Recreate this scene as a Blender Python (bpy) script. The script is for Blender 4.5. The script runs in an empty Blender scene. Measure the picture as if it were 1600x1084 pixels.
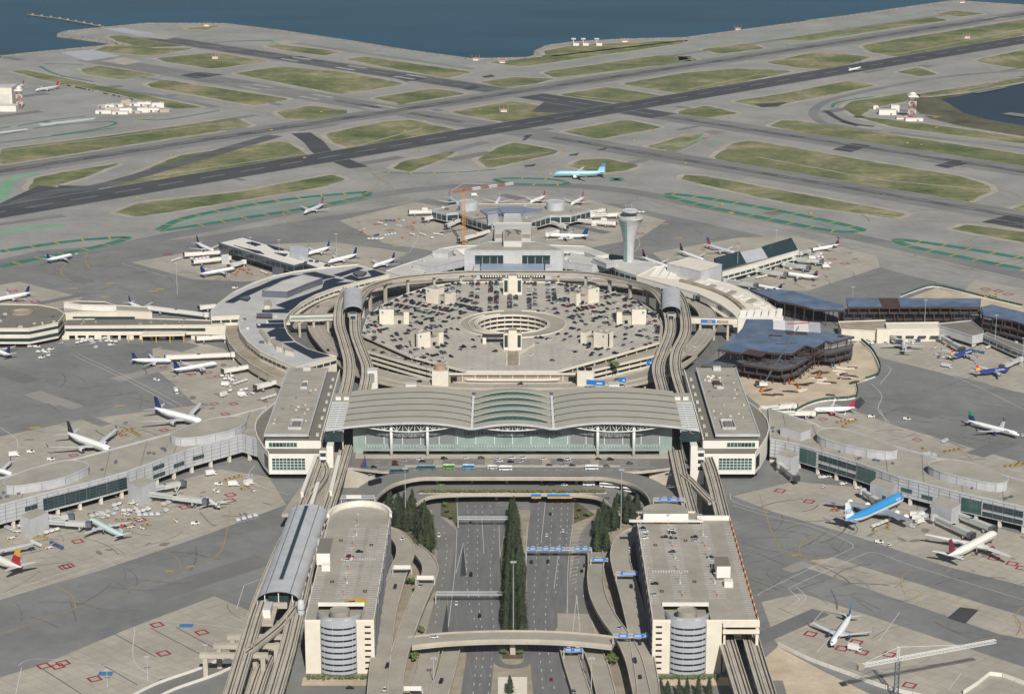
import bpy, math, random
from mathutils import Vector, Matrix
R = math.radians
rnd = random.Random(7)
scene = bpy.context.scene
# ------------------------------------------------------------------ camera, sky, sun, exposure
CAM_H, FOC, PITCH, CX, CY = 500.0, 3420.0, R(15.4), 800.0, 542.0
cam_data = bpy.data.cameras.new("camera"); cam = bpy.data.objects.new("camera", cam_data)
scene.collection.objects.link(cam); scene.camera = cam
cam.location = (0, 0, CAM_H); cam.rotation_euler = (math.pi/2 - PITCH, 0, 0)
cam_data.sensor_width = 36; cam_data.lens = 36*FOC/1600; cam_data.clip_start = 1; cam_data.clip_end = 60000
SUN_EL, SUN_AZ = R(39), R(10)          # sun behind the viewer, a little to the right
sd = Vector((math.sin(SUN_AZ)*math.cos(SUN_EL), -math.cos(SUN_AZ)*math.cos(SUN_EL), math.sin(SUN_EL)))
world = bpy.data.worlds.new("World"); scene.world = world; world.use_nodes = True
wn = world.node_tree; bg = wn.nodes["Background"]
sky = wn.nodes.new("ShaderNodeTexSky"); sky.sky_type = 'NISHITA'; sky.sun_disc = False
sky.sun_elevation = SUN_EL; sky.sun_rotation = math.atan2(sd.x, sd.y)
wn.links.new(sky.outputs[0], bg.inputs[0]); bg.inputs[1].default_value = 0.05
sl = bpy.data.lights.new("sun", 'SUN'); sl.energy = 5.0; sl.angle = R(0.53); sl.color = (1, 0.962, 0.905)
so = bpy.data.objects.new("sun", sl); scene.collection.objects.link(so)
so.rotation_euler = sd.to_track_quat('Z', 'Y').to_euler()
scene.view_settings.view_transform = 'Standard'; scene.view_settings.look = 'None'
scene.view_settings.exposure = -0.14; scene.view_settings.gamma = 1.0
scene.cycles.max_bounces = 5; scene.cycles.diffuse_bounces = 3; scene.cycles.glossy_bounces = 2
scene.cycles.transmission_bounces = 3; scene.cycles.transparent_max_bounces = 6
scene.cycles.caustics_reflective = False; scene.cycles.caustics_refractive = False
# ------------------------------------------------------------------ helpers
_s, _c = math.sin(PITCH), math.cos(PITCH)
def G(px, py, z=0.0):
    """surveyed spot in the photograph -> its place on the plane at height z (metres)"""
    u = (px-CX)/FOC; v = -(py-CY)/FOC
    t = (z-CAM_H)/(v*_c - _s)
    return Vector((u*t, (_c+v*_s)*t, z))
def PP(c, z=0.0): return [G(c[i], c[i+1], z) for i in range(0, len(c), 2)]
def ZP(ox, oy, c, z=0.0, k=2.963): return [G(ox+c[i]/k, oy+c[i+1]/k, z) for i in range(0, len(c), 2)]
def V(x, y, z=0.0): return Vector((x, y, z))
def smooth(pts, n=5, closed=False):
    P = [Vector(p) for p in pts]; out = []; N = len(P)
    for i in range(N if closed else N-1):
        if closed: a, b, c, d = P[i-1], P[i], P[(i+1) % N], P[(i+2) % N]
        else: a, b, c, d = P[max(i-1, 0)], P[i], P[i+1], P[min(i+2, N-1)]
        for k in range(n):
            t = k/n
            out.append(0.5*((2*b)+(c-a)*t+(2*a-5*b+4*c-d)*t*t+(3*b-a-3*c+d)*t**3))
    if not closed: out.append(P[-1].copy())
    return out
def arc(cx, cy, r, a0, a1, n, z=0.0, ry=None):
    ry = ry or r
    return [V(cx+r*math.cos(R(a0+(a1-a0)*i/n)), cy+ry*math.sin(R(a0+(a1-a0)*i/n)), z) for i in range(n+1)]
def area2(p): return sum(p[i-1].x*p[i].y-p[i].x*p[i-1].y for i in range(len(p)))
def ccw(p): return p if area2(p) > 0 else p[::-1]
def at_len(path, d):
    for i in range(len(path)-1):
        L = (path[i+1]-path[i]).length
        if d <= L or i == len(path)-2:
            return path[i].lerp(path[i+1], min(1, d/max(L, 1e-6))), (path[i+1]-path[i]).normalized()
        d -= L
def plen(path): return sum((path[i+1]-path[i]).length for i in range(len(path)-1))
class MB:
    def __init__(s): s.v = []; s.f = []; s.m = []
    def face(s, pts, mi=0):
        b = len(s.v); s.v += [tuple(p) for p in pts]; s.f.append(tuple(range(b, b+len(pts)))); s.m.append(mi); return s
    def sheet(s, poly, z, mi=0): return s.face([(p.x, p.y, z) for p in ccw(poly)], mi)
    def prism(s, poly, z0, z1, side=0, top=None, bottom=False, tops=None):
        p = ccw(poly); n = len(p); b = len(s.v); top = side if top is None else top
        zt = (lambda q: z1) if tops is None else tops
        s.v += [(q.x, q.y, z0) for q in p]+[(q.x, q.y, zt(q)) for q in p]
        for i in range(n):
            j = (i+1) % n; s.f.append((b+i, b+j, b+n+j, b+n+i)); s.m.append(side)
        s.f.append(tuple(range(b+n, b+2*n))); s.m.append(top)
        if bottom: s.f.append(tuple(range(b+n-1, b-1, -1))); s.m.append(side)
        return s
    def box(s, c, d, rz=0.0, mi=0, top=None, rx=0.0, ry=0.0):
        M = Matrix.Translation(c) @ Matrix.Rotation(rz, 4, 'Z') @ Matrix.Rotation(ry, 4, 'Y') @ Matrix.Rotation(rx, 4, 'X')
        b = len(s.v); top = mi if top is None else top
        for z in (-.5, .5):
            for x, y in ((-.5, -.5), (.5, -.5), (.5, .5), (-.5, .5)):
                s.v.append(tuple(M @ Vector((x*d[0], y*d[1], z*d[2]))))
        for q, m in (((3, 2, 1, 0), mi), ((4, 5, 6, 7), top), ((0, 1, 5, 4), mi), ((1, 2, 6, 5), mi), ((2, 3, 7, 6), mi), ((3, 0, 4, 7), mi)):
            s.f.append(tuple(b+i for i in q)); s.m.append(m)
        return s
    def bar(s, p, q, w, h=None, mi=0):
        """square bar from p to q"""
        p, q = Vector(p), Vector(q); d = q-p; L = d.length
        if L < 1e-6: return s
        d /= L; up = Vector((0, 0, 1)) if abs(d.z) < .95 else Vector((0, 1, 0))
        a = d.cross(up).normalized()*(w/2); u = a.cross(d).normalized()*((h or w)/2); b = len(s.v)
        for e in (p, q):
            for x, y in ((-1, -1), (1, -1), (1, 1), (-1, 1)): s.v.append(tuple(e+a*x+u*y))
        for t in ((3, 2, 1, 0), (4, 5, 6, 7), (0, 1, 5, 4), (1, 2, 6, 5), (2, 3, 7, 6), (3, 0, 4, 7)):
            s.f.append(tuple(b+i for i in t)); s.m.append(mi)
        return s
    def loft(s, rings, mi=0, caps=True, closed=True):
        n = len(rings[0]); b = len(s.v)
        for r in rings: s.v += [tuple(p) for p in r]
        for k in range(len(rings)-1):
            for i in range(n if closed else n-1):
                j = (i+1) % n; o = b+k*n
                s.f.append((o+i, o+j, o+n+j, o+n+i)); s.m.append(mi if not callable(mi) else mi(k, i))
        if caps and closed:
            c0 = mi if not callable(mi) else mi(0, 0)
            s.f.append(tuple(b+n-1-i for i in range(n))); s.m.append(c0)
            e = b+(len(rings)-1)*n; s.f.append(tuple(e+i for i in range(n))); s.m.append(c0)
        return s
    def tube(s, p, q, r, r2=None, n=8, mi=0):
        p, q = Vector(p), Vector(q); d = (q-p).normalized(); r2 = r if r2 is None else r2
        up = Vector((0, 0, 1)) if abs(d.z) < .95 else Vector((1, 0, 0))
        a = d.cross(up).normalized(); c = d.cross(a)
        f = lambda o, rr: [o+(a*math.cos(-2*math.pi*i/n)+c*math.sin(-2*math.pi*i/n))*rr for i in range(n)]
        return s.loft([f(p, r), f(q, r2)][::1], mi)
    def lathe(s, o, prof, n=16, mi=0, a0=0.0, a1=360.0, caps=True):
        full = abs(a1-a0) >= 360; k = n if full else n+1
        rings = [[Vector((o[0]+r*math.cos(R(a0+(a1-a0)*i/n)), o[1]+r*math.sin(R(a0+(a1-a0)*i/n)), o[2]+z)) for i in range(k)] for r, z in prof]
        return s.loft(rings, mi, caps and full, full)
    def sweep(s, path, prof, mi=0, closed_prof=True, closed=False, caps=True):
        """profile points (offset to the left, dz) carried along the path"""
        rings = []; N = len(path)
        for i in range(N):
            if closed: d = path[(i+1) % N]-path[i-1]
            else: d = path[min(i+1, N-1)]-path[max(i-1, 0)]
            n = Vector((-d.y, d.x, 0)).normalized()
            rings.append([path[i]+n*o+Vector((0, 0, dz)) for o, dz in prof])
        if closed: rings.append(rings[0])
        return s.loft(rings, mi, caps and not closed, closed_prof)
    def ribbon(s, path, w, z=None, mi=0, closed=False):
        pr = [(-w/2, 0), (w/2, 0)]
        P = path if z is None else [Vector((p.x, p.y, z)) for p in path]
        return s.sweep(P, pr, mi, False, closed, False)
    def build(s, name, mats, parent=None, smooth_shade=False, **props):
        me = bpy.data.meshes.new(name); me.from_pydata(s.v, [], s.f)
        for m in (mats if isinstance(mats, (list, tuple)) else [mats]): me.materials.append(m)
        if any(s.m): me.polygons.foreach_set('material_index', s.m)
        if smooth_shade: me.polygons.foreach_set('use_smooth', [True]*len(s.f))
        me.update()
        return link(name, me, parent, **props)
def link(name, me, parent=None, loc=None, rz=0.0, **props):
    o = bpy.data.objects.new(name, me); scene.collection.objects.link(o)
    if parent is not None: o.parent = parent
    if loc is not None: o.location = loc
    if rz: o.rotation_euler = (0, 0, rz)
    for k, v in props.items(): o[k] = v
    return o
def thing(name, label, cat, loc=(0, 0, 0), rz=0.0, group=None):
    o = link(name, None, None, loc, rz, label=label, category=cat); o.empty_display_size = 1
    if group: o['group'] = group
    return o
def copy_tree(o, loc, rz, label=None, group=None, scale=1.0):
    r = o.copy(); scene.collection.objects.link(r); r.location = loc; r.rotation_euler = (0, 0, rz)
    r.scale = (scale,)*3
    if label: r['label'] = label
    if group: r['group'] = group
    for ch in list(o.children):
        c = ch.copy(); scene.collection.objects.link(c); c.parent = r
        for g in list(ch.children):
            d = g.copy(); scene.collection.objects.link(d); d.parent = c
    return r
# ------------------------------------------------------------------ materials
def M(name, col, rough=.75, var=.12, scale=.08, metal=0.0, col2=None, spec=.4, bump=0.0, stretch=None, fine=.1):
    m = bpy.data.materials.new(name); m.use_nodes = True; t = m.node_tree; p = t.nodes["Principled BSDF"]
    p.inputs["Roughness"].default_value = rough; p.inputs["Metallic"].default_value = metal
    p.inputs["Specular IOR Level"].default_value = spec
    if var <= 0:
        p.inputs["Base Color"].default_value = (*col, 1); return m
    geo = t.nodes.new("ShaderNodeNewGeometry"); src = geo.outputs["Position"]
    if stretch:
        mp = t.nodes.new("ShaderNodeMapping"); mp.inputs["Rotation"].default_value = (0, 0, stretch[0]); mp.inputs["Scale"].default_value = (stretch[1], 1, 1)
        t.links.new(src, mp.inputs[0]); src = mp.outputs[0]
    def noise(sc, det):
        n = t.nodes.new("ShaderNodeTexNoise"); n.inputs["Scale"].default_value = sc; n.inputs["Detail"].default_value = det
        n.inputs["Roughness"].default_value = .62
        t.links.new(src, n.inputs["Vector"]); return n.outputs[0]
    a = noise(scale, 6); b = noise(scale*9, 3)
    ad = t.nodes.new("ShaderNodeMath"); ad.operation = 'MULTIPLY_ADD'; ad.inputs[1].default_value = .35
    t.links.new(b, ad.inputs[0]); t.links.new(a, ad.inputs[2])
    r = t.nodes.new("ShaderNodeValToRGB"); e = r.color_ramp.elements
    lo = tuple(max(0, x*(1-var)) for x in col); hi = tuple(min(1, x*(1+var)) for x in (col2 or col))
    if col2: lo = tuple(x*(1-var*.5) for x in col)
    e[0].position = .42; e[0].color = (*lo, 1); e[1].position = .92; e[1].color = (*hi, 1)
    t.links.new(ad.outputs[0], r.inputs[0]); t.links.new(r.outputs[0], p.inputs["Base Color"])
    if bump:
        bn = t.nodes.new("ShaderNodeBump"); bn.inputs["Strength"].default_value = bump; bn.inputs["Distance"].default_value = 1
        t.links.new(b, bn.inputs["Height"]); t.links.new(bn.outputs[0], p.inputs["Normal"])
    return m
def C(r, g, b):
    f = lambda c: (c/255/12.92) if c <= 10 else ((c/255+.055)/1.055)**2.4
    return (f(r), f(g), f(b))
m_ground = M("apron_asphalt", C(112, 113, 112), .9, .16, .012, col2=C(130, 130, 127), bump=.0)
m_concrete = M("apron_concrete", C(156, 150, 138), .9, .12, .02, col2=C(173, 166, 152))
def slab_joints(m, size, depth):
    t = m.node_tree; p = t.nodes["Principled BSDF"]; src = p.inputs["Base Color"].links[0].from_socket; geo = t.nodes.new("ShaderNodeNewGeometry")
    mp = t.nodes.new("ShaderNodeMapping"); mp.inputs["Rotation"].default_value = (0, 0, R(45)); t.links.new(geo.outputs["Position"], mp.inputs[0])
    b = t.nodes.new("ShaderNodeTexBrick"); b.offset = 0; b.inputs["Scale"].default_value = 1; b.inputs["Brick Width"].default_value = size; b.inputs["Row Height"].default_value = size
    b.inputs["Mortar Size"].default_value = .16; b.inputs["Color1"].default_value = (1.04, 1.04, 1.03, 1); b.inputs["Color2"].default_value = (.95, .95, .95, 1); b.inputs["Mortar"].default_value = (depth, depth, depth, 1)
    t.links.new(mp.outputs[0], b.inputs["Vector"])
    x = t.nodes.new("ShaderNodeMix"); x.data_type = 'RGBA'; x.blend_type = 'MULTIPLY'; x.inputs[0].default_value = 1; t.links.new(src, x.inputs[6]); t.links.new(b.outputs[0], x.inputs[7]); t.links.new(x.outputs[2], p.inputs["Base Color"])
slab_joints(m_concrete, 7.6, .72); slab_joints(m_ground, 23, .86)
m_taxi = M("taxiway_asphalt", C(134, 134, 130), .9, .15, .012, col2=C(153, 151, 145))
m_rwy = M("runway_asphalt", C(60, 62, 66), .85, .18, .02, stretch=(R(-45), .12, 0), col2=C(78, 79, 82))
m_rwy_old = M("runway_worn_asphalt", C(112, 112, 109), .85, .2, .02, stretch=(R(45), .12, 0), col2=C(130, 129, 125))
m_rubber = M("tyre_rubber_marks", C(66, 67, 70), .85, .3, .03, stretch=(R(-45), .08, 0), col2=C(98, 98, 97))
m_patch = M("fresh_asphalt", C(66, 68, 70), .85, .15, .05)
m_grass = None
def grass_mat():
    m = bpy.data.materials.new("infield_grass"); m.use_nodes = True; t = m.node_tree; p = t.nodes["Principled BSDF"]; p.inputs["Roughness"].default_value = .95; p.inputs["Specular IOR Level"].default_value = .1
    geo = t.nodes.new("ShaderNodeNewGeometry")
    def noise(sc, det, rough=.65, rot=None):
        n = t.nodes.new("ShaderNodeTexNoise"); n.inputs["Scale"].default_value = sc; n.inputs["Detail"].default_value = det; n.inputs["Roughness"].default_value = rough
        s = geo.outputs["Position"]
        if rot is not None:
            mp = t.nodes.new("ShaderNodeMapping"); mp.inputs["Rotation"].default_value = (0, 0, rot); mp.inputs["Scale"].default_value = (.1, 1, 1); t.links.new(s, mp.inputs[0]); s = mp.outputs[0]
        t.links.new(s, n.inputs["Vector"]); return n.outputs[0]
    def ramp(src, stops):
        r = t.nodes.new("ShaderNodeValToRGB"); e = r.color_ramp.elements
        e[0].position, e[0].color = stops[0][0], (*stops[0][1], 1); e[1].position, e[1].color = stops[-1][0], (*stops[-1][1], 1)
        for q, c in stops[1:-1]: x = e.new(q); x.color = (*c, 1)
        t.links.new(src, r.inputs[0]); return r.outputs[0]
    base = ramp(noise(.011, 7), [(.28, C(84, 98, 64)), (.41, C(106, 117, 80)), (.52, C(132, 133, 100)), (.66, C(168, 158, 130))])
    fine = ramp(noise(.09, 5, .7), [(.3, (.62, .64, .6)), (.7, (1.15, 1.12, 1.1))]); streak = ramp(noise(.05, 4, .6, R(45)), [(.35, (.82, .84, .82)), (.65, (1.08, 1.06, 1.0))])
    def mul(a, b):
        x = t.nodes.new("ShaderNodeMix"); x.data_type = 'RGBA'; x.blend_type = 'MULTIPLY'; x.inputs[0].default_value = 1; t.links.new(a, x.inputs[6]); t.links.new(b, x.inputs[7]); return x.outputs[2]
    t.links.new(mul(mul(base, fine), streak), p.inputs["Base Color"]); return m
m_grass = grass_mat()
m_runpaint = M("worn_white_paint", (.36, .36, .35), .8, .35, .1)
m_marsh = M("marsh_grass", C(58, 64, 50), .95, .3, .02, col2=C(104, 98, 74))
m_white = M("white_paint", (.62, .62, .6), .7, .15, .2)
m_yellow = M("yellow_paint", C(196, 160, 60), .7, .15, .2)
m_dimyel = M("worn_yellow_paint", C(166, 140, 84), .8, .2, .2)
m_teal = M("green_paint", C(44, 106, 88), .8, .2, .05, col2=C(62, 122, 104))
m_palegreen = M("pale_green_paint", C(120, 160, 130), .85, .2, .03)
m_red = M("red_paint", C(150, 48, 60), .8, .15, .2)
m_blue = M("blue_paint", C(62, 120, 170), .8, .1, .2)
m_black = M("black_paint", C(48, 48, 50), .8, .1, .2)
m_sand = M("construction_sand", C(176, 158, 132), .95, .2, .04, col2=C(196, 182, 160))
m_rock = M("riprap_rock", C(96, 92, 84), .95, .4, .2, col2=C(150, 144, 132))
m_salt = M("bleached_concrete", C(170, 172, 176), .9, .08, .02)
# ------------------------------------------------------------------ water, land, airfield
def water_mat(name, col, bump, sc):
    m = bpy.data.materials.new(name); m.use_nodes = True; t = m.node_tree; p = t.nodes["Principled BSDF"]
    p.inputs["Roughness"].default_value = .34; p.inputs["IOR"].default_value = 1.33
    geo = t.nodes.new("ShaderNodeNewGeometry")
    mp = t.nodes.new("ShaderNodeMapping"); mp.inputs["Scale"].default_value = (.5, 1.6, 1); t.links.new(geo.outputs["Position"], mp.inputs[0])
    n = t.nodes.new("ShaderNodeTexNoise"); n.inputs["Scale"].default_value = sc; n.inputs["Detail"].default_value = 8; n.inputs["Roughness"].default_value = .7
    t.links.new(mp.outputs[0], n.inputs["Vector"])
    n2 = t.nodes.new("ShaderNodeTexNoise"); n2.inputs["Scale"].default_value = .004; n2.inputs["Detail"].default_value = 5
    t.links.new(mp.outputs[0], n2.inputs["Vector"])
    r = t.nodes.new("ShaderNodeValToRGB"); e = r.color_ramp.elements
    e[0].position = .35; e[0].color = (*[c*.8 for c in col], 1); e[1].position = .7; e[1].color = (*[c*1.25 for c in col], 1)
    t.links.new(n2.outputs[0], r.inputs[0]); t.links.new(r.outputs[0], p.inputs["Base Color"])
    b = t.nodes.new("ShaderNodeBump"); b.inputs["Strength"].default_value = bump; b.inputs["Distance"].default_value = 2
    t.links.new(n.outputs[0], b.inputs["Height"]); t.links.new(b.outputs[0], p.inputs["Normal"])
    return m
m_water = water_mat("bay_water", (.010, .066, .110), .6, .05)
m_lagoon = water_mat("lagoon_water", (.012, .03, .05), .1, .1)
MB().face([(-15500, -2500, -4), (15500, -2500, -4), (15500, 30500, -4), (-15500, 30500, -4)]).build("bay_water", m_water, kind="structure")
COAST = [0,89,44,84,199,69,182,66,91,54,101,50,229,37.5,351,38,440,49,540,64,640,80,736,93,790,92,824,91,835,88,836,81,854,72.5,894,67,969,62.5,1070,60,1144,50,1300,29,1489,2,1600,9]
coast = PP(COAST)
lag_out = PP([1600,118,1482,147,1441,150,1418,158,1424,172,1450,186,1500,198,1600,214])
land = [V(-2600, 300), V(-2600, coast[0].y-700)] + coast + [V(1700, coast[-1].y-600), V(2400, 4200)] + [V(2400, lag_out[0].y), ] + lag_out + [V(2400, lag_out[-1].y-700), V(2400, 300)]
MB().sheet(land, 0).build("airfield_ground", m_taxi, kind="structure")
MB().sheet([V(1500,lag_out[0].y+600)]+lag_out+[V(1500,lag_out[-1].y-700)], -.9).build("marsh_bank", m_marsh, kind="structure")
lagw = PP([1640,128,1600,130,1566,138,1500,150,1470,155,1485,163,1505,176,1540,186,1600,196,1700,208], -.7)
MB().sheet(lagw, -.7).build("lagoon_water", m_lagoon, kind="structure")
# the sea wall: sloped stones with a kerb of concrete
sw = MB(); sw.sweep(coast, [(-6, .06), (-1, 1.6), (1.5, 1.7), (4, -4.5), (4, -5)], 0, False)
sw.build("sea_wall", m_rock, label="pale stone sea wall along the edge of the bay", category="sea wall")
sw = MB(); sw.sweep([V(p.x, p.y, 0) for p in lag_out], [(-3, -.9), (-1, .3), (1.5, .3), (4, .02)], 0, False)
sw.build("lagoon_shore", m_rock, kind="structure")
# runways lie at 45 degrees to the terminal axis: along a = (1,1), across b = (-1,1)
def AB(a, b, z=0.0): return V((a-b)/math.sqrt(2), (a+b)/math.sqrt(2), z)
S2 = math.sqrt(2)
def strip(name, mat, a0, a1, b0, b1, z):
    return MB().sheet([AB(a0, b0), AB(a1, b0), AB(a1, b1), AB(a0, b1)], z).build(name, mat, kind="structure")
bN, bF = 2943/S2, 3238/S2           # the two long runways
aN, aF = 2908/S2, 3238/S2           # the two crossing runways
strip("runway", m_rwy, 600, 4300, bN-30, bN+30, .10)
strip("runway", m_rwy_old, 600, 4300, bF-30, bF+30, .10)
strip("runway_rubber", m_rubber, 900, 4100, bF-11, bF+9, .13)
strip("runway_rubber", M("tyre_rubber_dense", C(54, 55, 58), .8, .25, .03, stretch=(R(-45), .08, 0), col2=C(74, 75, 78)), 2100, 4300, bN-14, bN+14, .13)
strip("runway", m_rwy_old, aN-30, aN+30, 900, 3040, .06)
strip("runway", m_rwy_old, aF-30, aF+30, 1200, 3215, .06)
strip("runway_rubber", m_rubber, aN-7, aN+6, 1000, 1980, .085)
strip("runway_rubber", m_rubber, aF-9, aF+5, 1200, 2000, .085)
strip("runway_rubber", m_rubber, aF-25, aF+22, 2320, 3180, .085)
strip("runway_rubber", m_rwy, aF-27, aF+27, 1990, 2250, .09)
strip("runway_rubber", m_rubber, aN-7, aN+6, 2150, 2420, .085)
# markings of the runways
mk = MB()
for b, z in ((bN, .2), (bF, .2)):
    for s in (-1, 1): mk.sheet([AB(600, b+s*29.6-.6), AB(4300, b+s*29.6-.6), AB(4300, b+s*29.6+.6), AB(600, b+s*29.6+.6)], z)
    a = 1250
    while a < 4200:
        mk.sheet([AB(a, b-.75), AB(a+37, b-.75), AB(a+37, b+.75), AB(a, b+.75)], z); a += 61
    for a in (3560, 3760):
        for s in (-1, 1): mk.sheet([AB(a, b+s*13-4), AB(a+46, b+s*13-4), AB(a+46, b+s*13+4), AB(a, b+s*13+4)], z)
for a, e0, e1 in ((aN, 1000, 3000), (aF, 1200, 3190)):
    for s in (-1, 1):
        for b0, b1 in ((e0, bN-32), (bN+32, bF-32), (bF+32, e1)):
            mk.sheet([AB(a+s*29.6-.6, b0), AB(a+s*29.6+.6, b0), AB(a+s*29.6+.6, b1), AB(a+s*29.6-.6, b1)], .16)
    b = e0+20
    while b < e1:
        if not (bN-50 < b+18 < bN+50 or bF-50 < b+18 < bF+50): mk.sheet([AB(a-.75, b), AB(a+.75, b), AB(a+.75, b+37), AB(a-.75, b+37)], .16)
        b += 61
    for b in (e1-420, e1-700, e1-560):
        for s in (-1, 1): mk.sheet([AB(a+s*13-4, b), AB(a+s*13+4, b), AB(a+s*13+4, b+46), AB(a+s*13-4, b+46)], .16)
mk.build("runway_markings", m_runpaint, kind="structure")
# dark repair patches
for c in ([1300,234,1332,224,1360,228,1330,238],[1460,259,1492,250,1522,254,1480,263],[1533,347,1580,335,1600,338,1600,358],
          [280,118,312,113,350,117,308,123],[430,90,470,88,482,90,440,94],[520,106,560,110,545,113],[618,123,640,118,668,122,636,128],
          [722,138,740,134,750,137,732,142],[752,120,768,117,774,120,758,122],[1178,163,1230,160,1215,167,1190,168],[1440,130,1480,128,1476,131],
          [1095,164,1160,170,1130,165],[1390,264,1380,282,1390,284],[820,212,833,210,822,219,816,220],
          [932,235,950,230,946,234,934,236],[890,242,905,239,902,243,888,244],[819,259,838,256,834,260,820,261],[1210,208,1290,218,1280,221],
          [1330,123,1398,122,1372,127],[0,318,60,290,130,296,90,318,0,335],[90,290,150,291,160,300,110,318],[1560,260,1600,268,1600,272],
          [830,175,860,152,910,166,935,162,945,168,900,178],[1060,182,1180,176,1100,198],[640,282,655,276,650,284]):
    if len(c) >= 8: MB().sheet(PP(c), .075+.002*len(c)).build("asphalt_patch", m_patch if len(c) < 10 else m_rwy, kind="structure")
for c, w, m in (([1290,173, 1310,186, 1335,194, 1366,198], 9, m_patch), ([470,208, 490,222, 508,240, 560,262], 26, m_rwy), ([0,330, 60,306, 110,296, 160,290, 260,262, 340,238, 430,212], 24, m_rubber), ([1313,190, 1340,197], 6, m_patch)):
    MB().ribbon(smooth(PP(c), 5), w, .098).build('asphalt_patch', m, kind='structure')
for k, c in enumerate(([160,45,192,44,245,53,214,56],[94,82,145,78,188,88,135,96],[205,57,245,53,280,58,258,62],[158,96,192,90,225,97,195,102],[428,66,445,62,475,67,440,70])):
    MB().sheet(PP(c), .17).build("concrete_blast_pad", m_salt if k < 2 else m_concrete, kind="structure")
m_shoulder = M("pale_shoulder", C(150, 146, 137), .9, .16, .03, col2=C(168, 163, 152))
GRASS = [  # outlines as seen, one infield each
 (0,0,[0,690,500,630,1090,545,1170,583,700,655,0,765]),(0,0,[130,870,160,825,300,795,560,755,400,820,150,890]),
 (0,0,[500,860,830,720,1290,655,1330,660,1440,725,1000,810,560,880]),(0,0,[400,900,440,875,550,878]),
 (0,0,[530,985,640,940,1100,890,1540,808,1600,832,1500,865,640,1005]),(0,0,[430,235,520,205,700,225,900,225,700,260,470,240]),
 (0,0,[500,170,560,165,700,185,890,212,700,220,560,200]),(0,0,[370,320,460,305,740,350,560,370,400,345]),
 (0,0,[50,330,120,325,950,500,800,505,560,440,200,370]),(0,0,[680,390,760,370,1350,460,1180,490,900,440,700,405]),
 (0,0,[720,270,990,245,1250,285,980,320,760,285]),(0,0,[1085,340,1300,308,1600,335,1880,390,1580,438,1150,355]),
 (0,0,[1230,215,1290,207,1580,240,1500,258,1310,232]),(0,0,[1280,520,1430,490,1610,512,1600,545,1330,555]),
 (0,0,[1505,620,1780,563,1900,555,2125,605,1660,702,1540,660]),(0,0,[860,130,1020,120,960,138,880,138]),
 (530,0,[30,275,120,263,620,335,500,362,200,310]),(530,0,[150,455,440,410,590,435,290,482]),
 (530,0,[510,520,800,468,1110,520,800,572]),(530,0,[650,380,800,358,1000,365,900,390,760,405]),
 (530,0,[940,335,1480,257,1600,262,1640,285,1000,362]),(530,0,[690,290,900,268,1600,187,1600,200,850,310]),
 (530,0,[960,262,945,238,1090,210,1600,186,1590,192,1000,262]),(530,0,[1010,440,1240,403,1590,460,1340,487]),
 (530,0,[1300,390,1600,338,1850,318,2110,330,1600,437]),(530,0,[1030,610,1330,555,1500,590,1200,645]),
 (530,0,[1420,680,1600,628,1690,618,1650,658,1550,702]),(530,0,[245,780,300,745,540,700,490,735,330,795]),
 (530,0,[640,740,740,680,810,660,980,690,1015,700,990,715,690,780]),(530,0,[1060,770,1120,740,1230,735,1390,765,1330,790,1200,805]),
 (1060,0,[455,185,620,160,1180,80,1250,95,1000,130,620,190]),(1060,0,[400,290,650,240,900,265,700,325,560,315]),
 (1060,0,[850,215,880,205,1600,90,1660,100,1600,165,1010,265,880,240]),(1060,0,[250,470,480,435,780,375,920,395,400,500]),
 (1060,0,[0,515,130,490,280,525,130,547,0,530]),(1060,0,[1010,335,1110,312,1200,345,1120,355]),(1060,0,[1370,280,1620,226,1640,325,1450,300]),
 (1060,0,[420,585,480,557,560,560,1660,725,1660,785,1000,690]),
 (1060,0,[155,735,250,665,320,653,400,660,900,750,1300,815,1440,860,1450,885,1330,940,900,870]),
 (1060,0,[10,830,30,810,120,815,1060,990,1000,1012,500,940]),(1060,0,[1260,1060,1330,1040,1700,1085,1700,1140]),
 (1060,0,[760,500,800,470,1050,432,1100,440,1050,470,900,500,830,545]),(1060,0,[1110,436,1600,360,1640,372,1300,432,1130,450]),
 (1060,0,[820,540,880,545,1120,570,1640,645,1640,672,1000,590]),(1060,0,[1520,975,1600,950,1700,975,1640,990]),
 (1060,0,[100,230,330,200,400,225,200,250]),(1060,0,[1190,65,1290,50,1420,65,1300,78]),(1060,0,[0,262,90,270,60,285,0,283]),
 (0,0,[20,118,20,120,22,121]),
]
for ox, oy, c in GRASS[:-1]:
    p = ccw(ZP(ox, oy, c)); n = len(p); q = []; rj = random.Random(int(c[0]*7+c[1]))
    for i in range(n):
        a, v, e = p[i-1], p[i], p[(i+1) % n]; q += [v.lerp(a, .12), v.lerp(v.lerp(a, .12).lerp(v.lerp(e, .12), .5), .4), v.lerp(e, .12)]
    out = []
    for i in range(len(q)):
        a, e = q[i], q[(i+1) % len(q)]; k = max(1, int((e-a).length/9)); nn = V(-(e-a).y, (e-a).x).normalized()
        out += [a.lerp(e, j/k)+nn*(rj.gauss(0, .7) if j else 0) for j in range(k)]
    MB().sweep(out, [(-8, .027), (.4, .027)], 0, False, True).build("grass_shoulder", m_shoulder, kind="structure")
    ed = [o for i, o in enumerate(out) if i % 2 == 0]; MB().sweep(ed, [(-10.6, .028), (-9.9, .028)], 0, False, True).build("edge_line", m_dimyel, kind="structure")
    MB().sheet(out, .05).build("grass_infield", m_grass, kind="structure")
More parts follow.
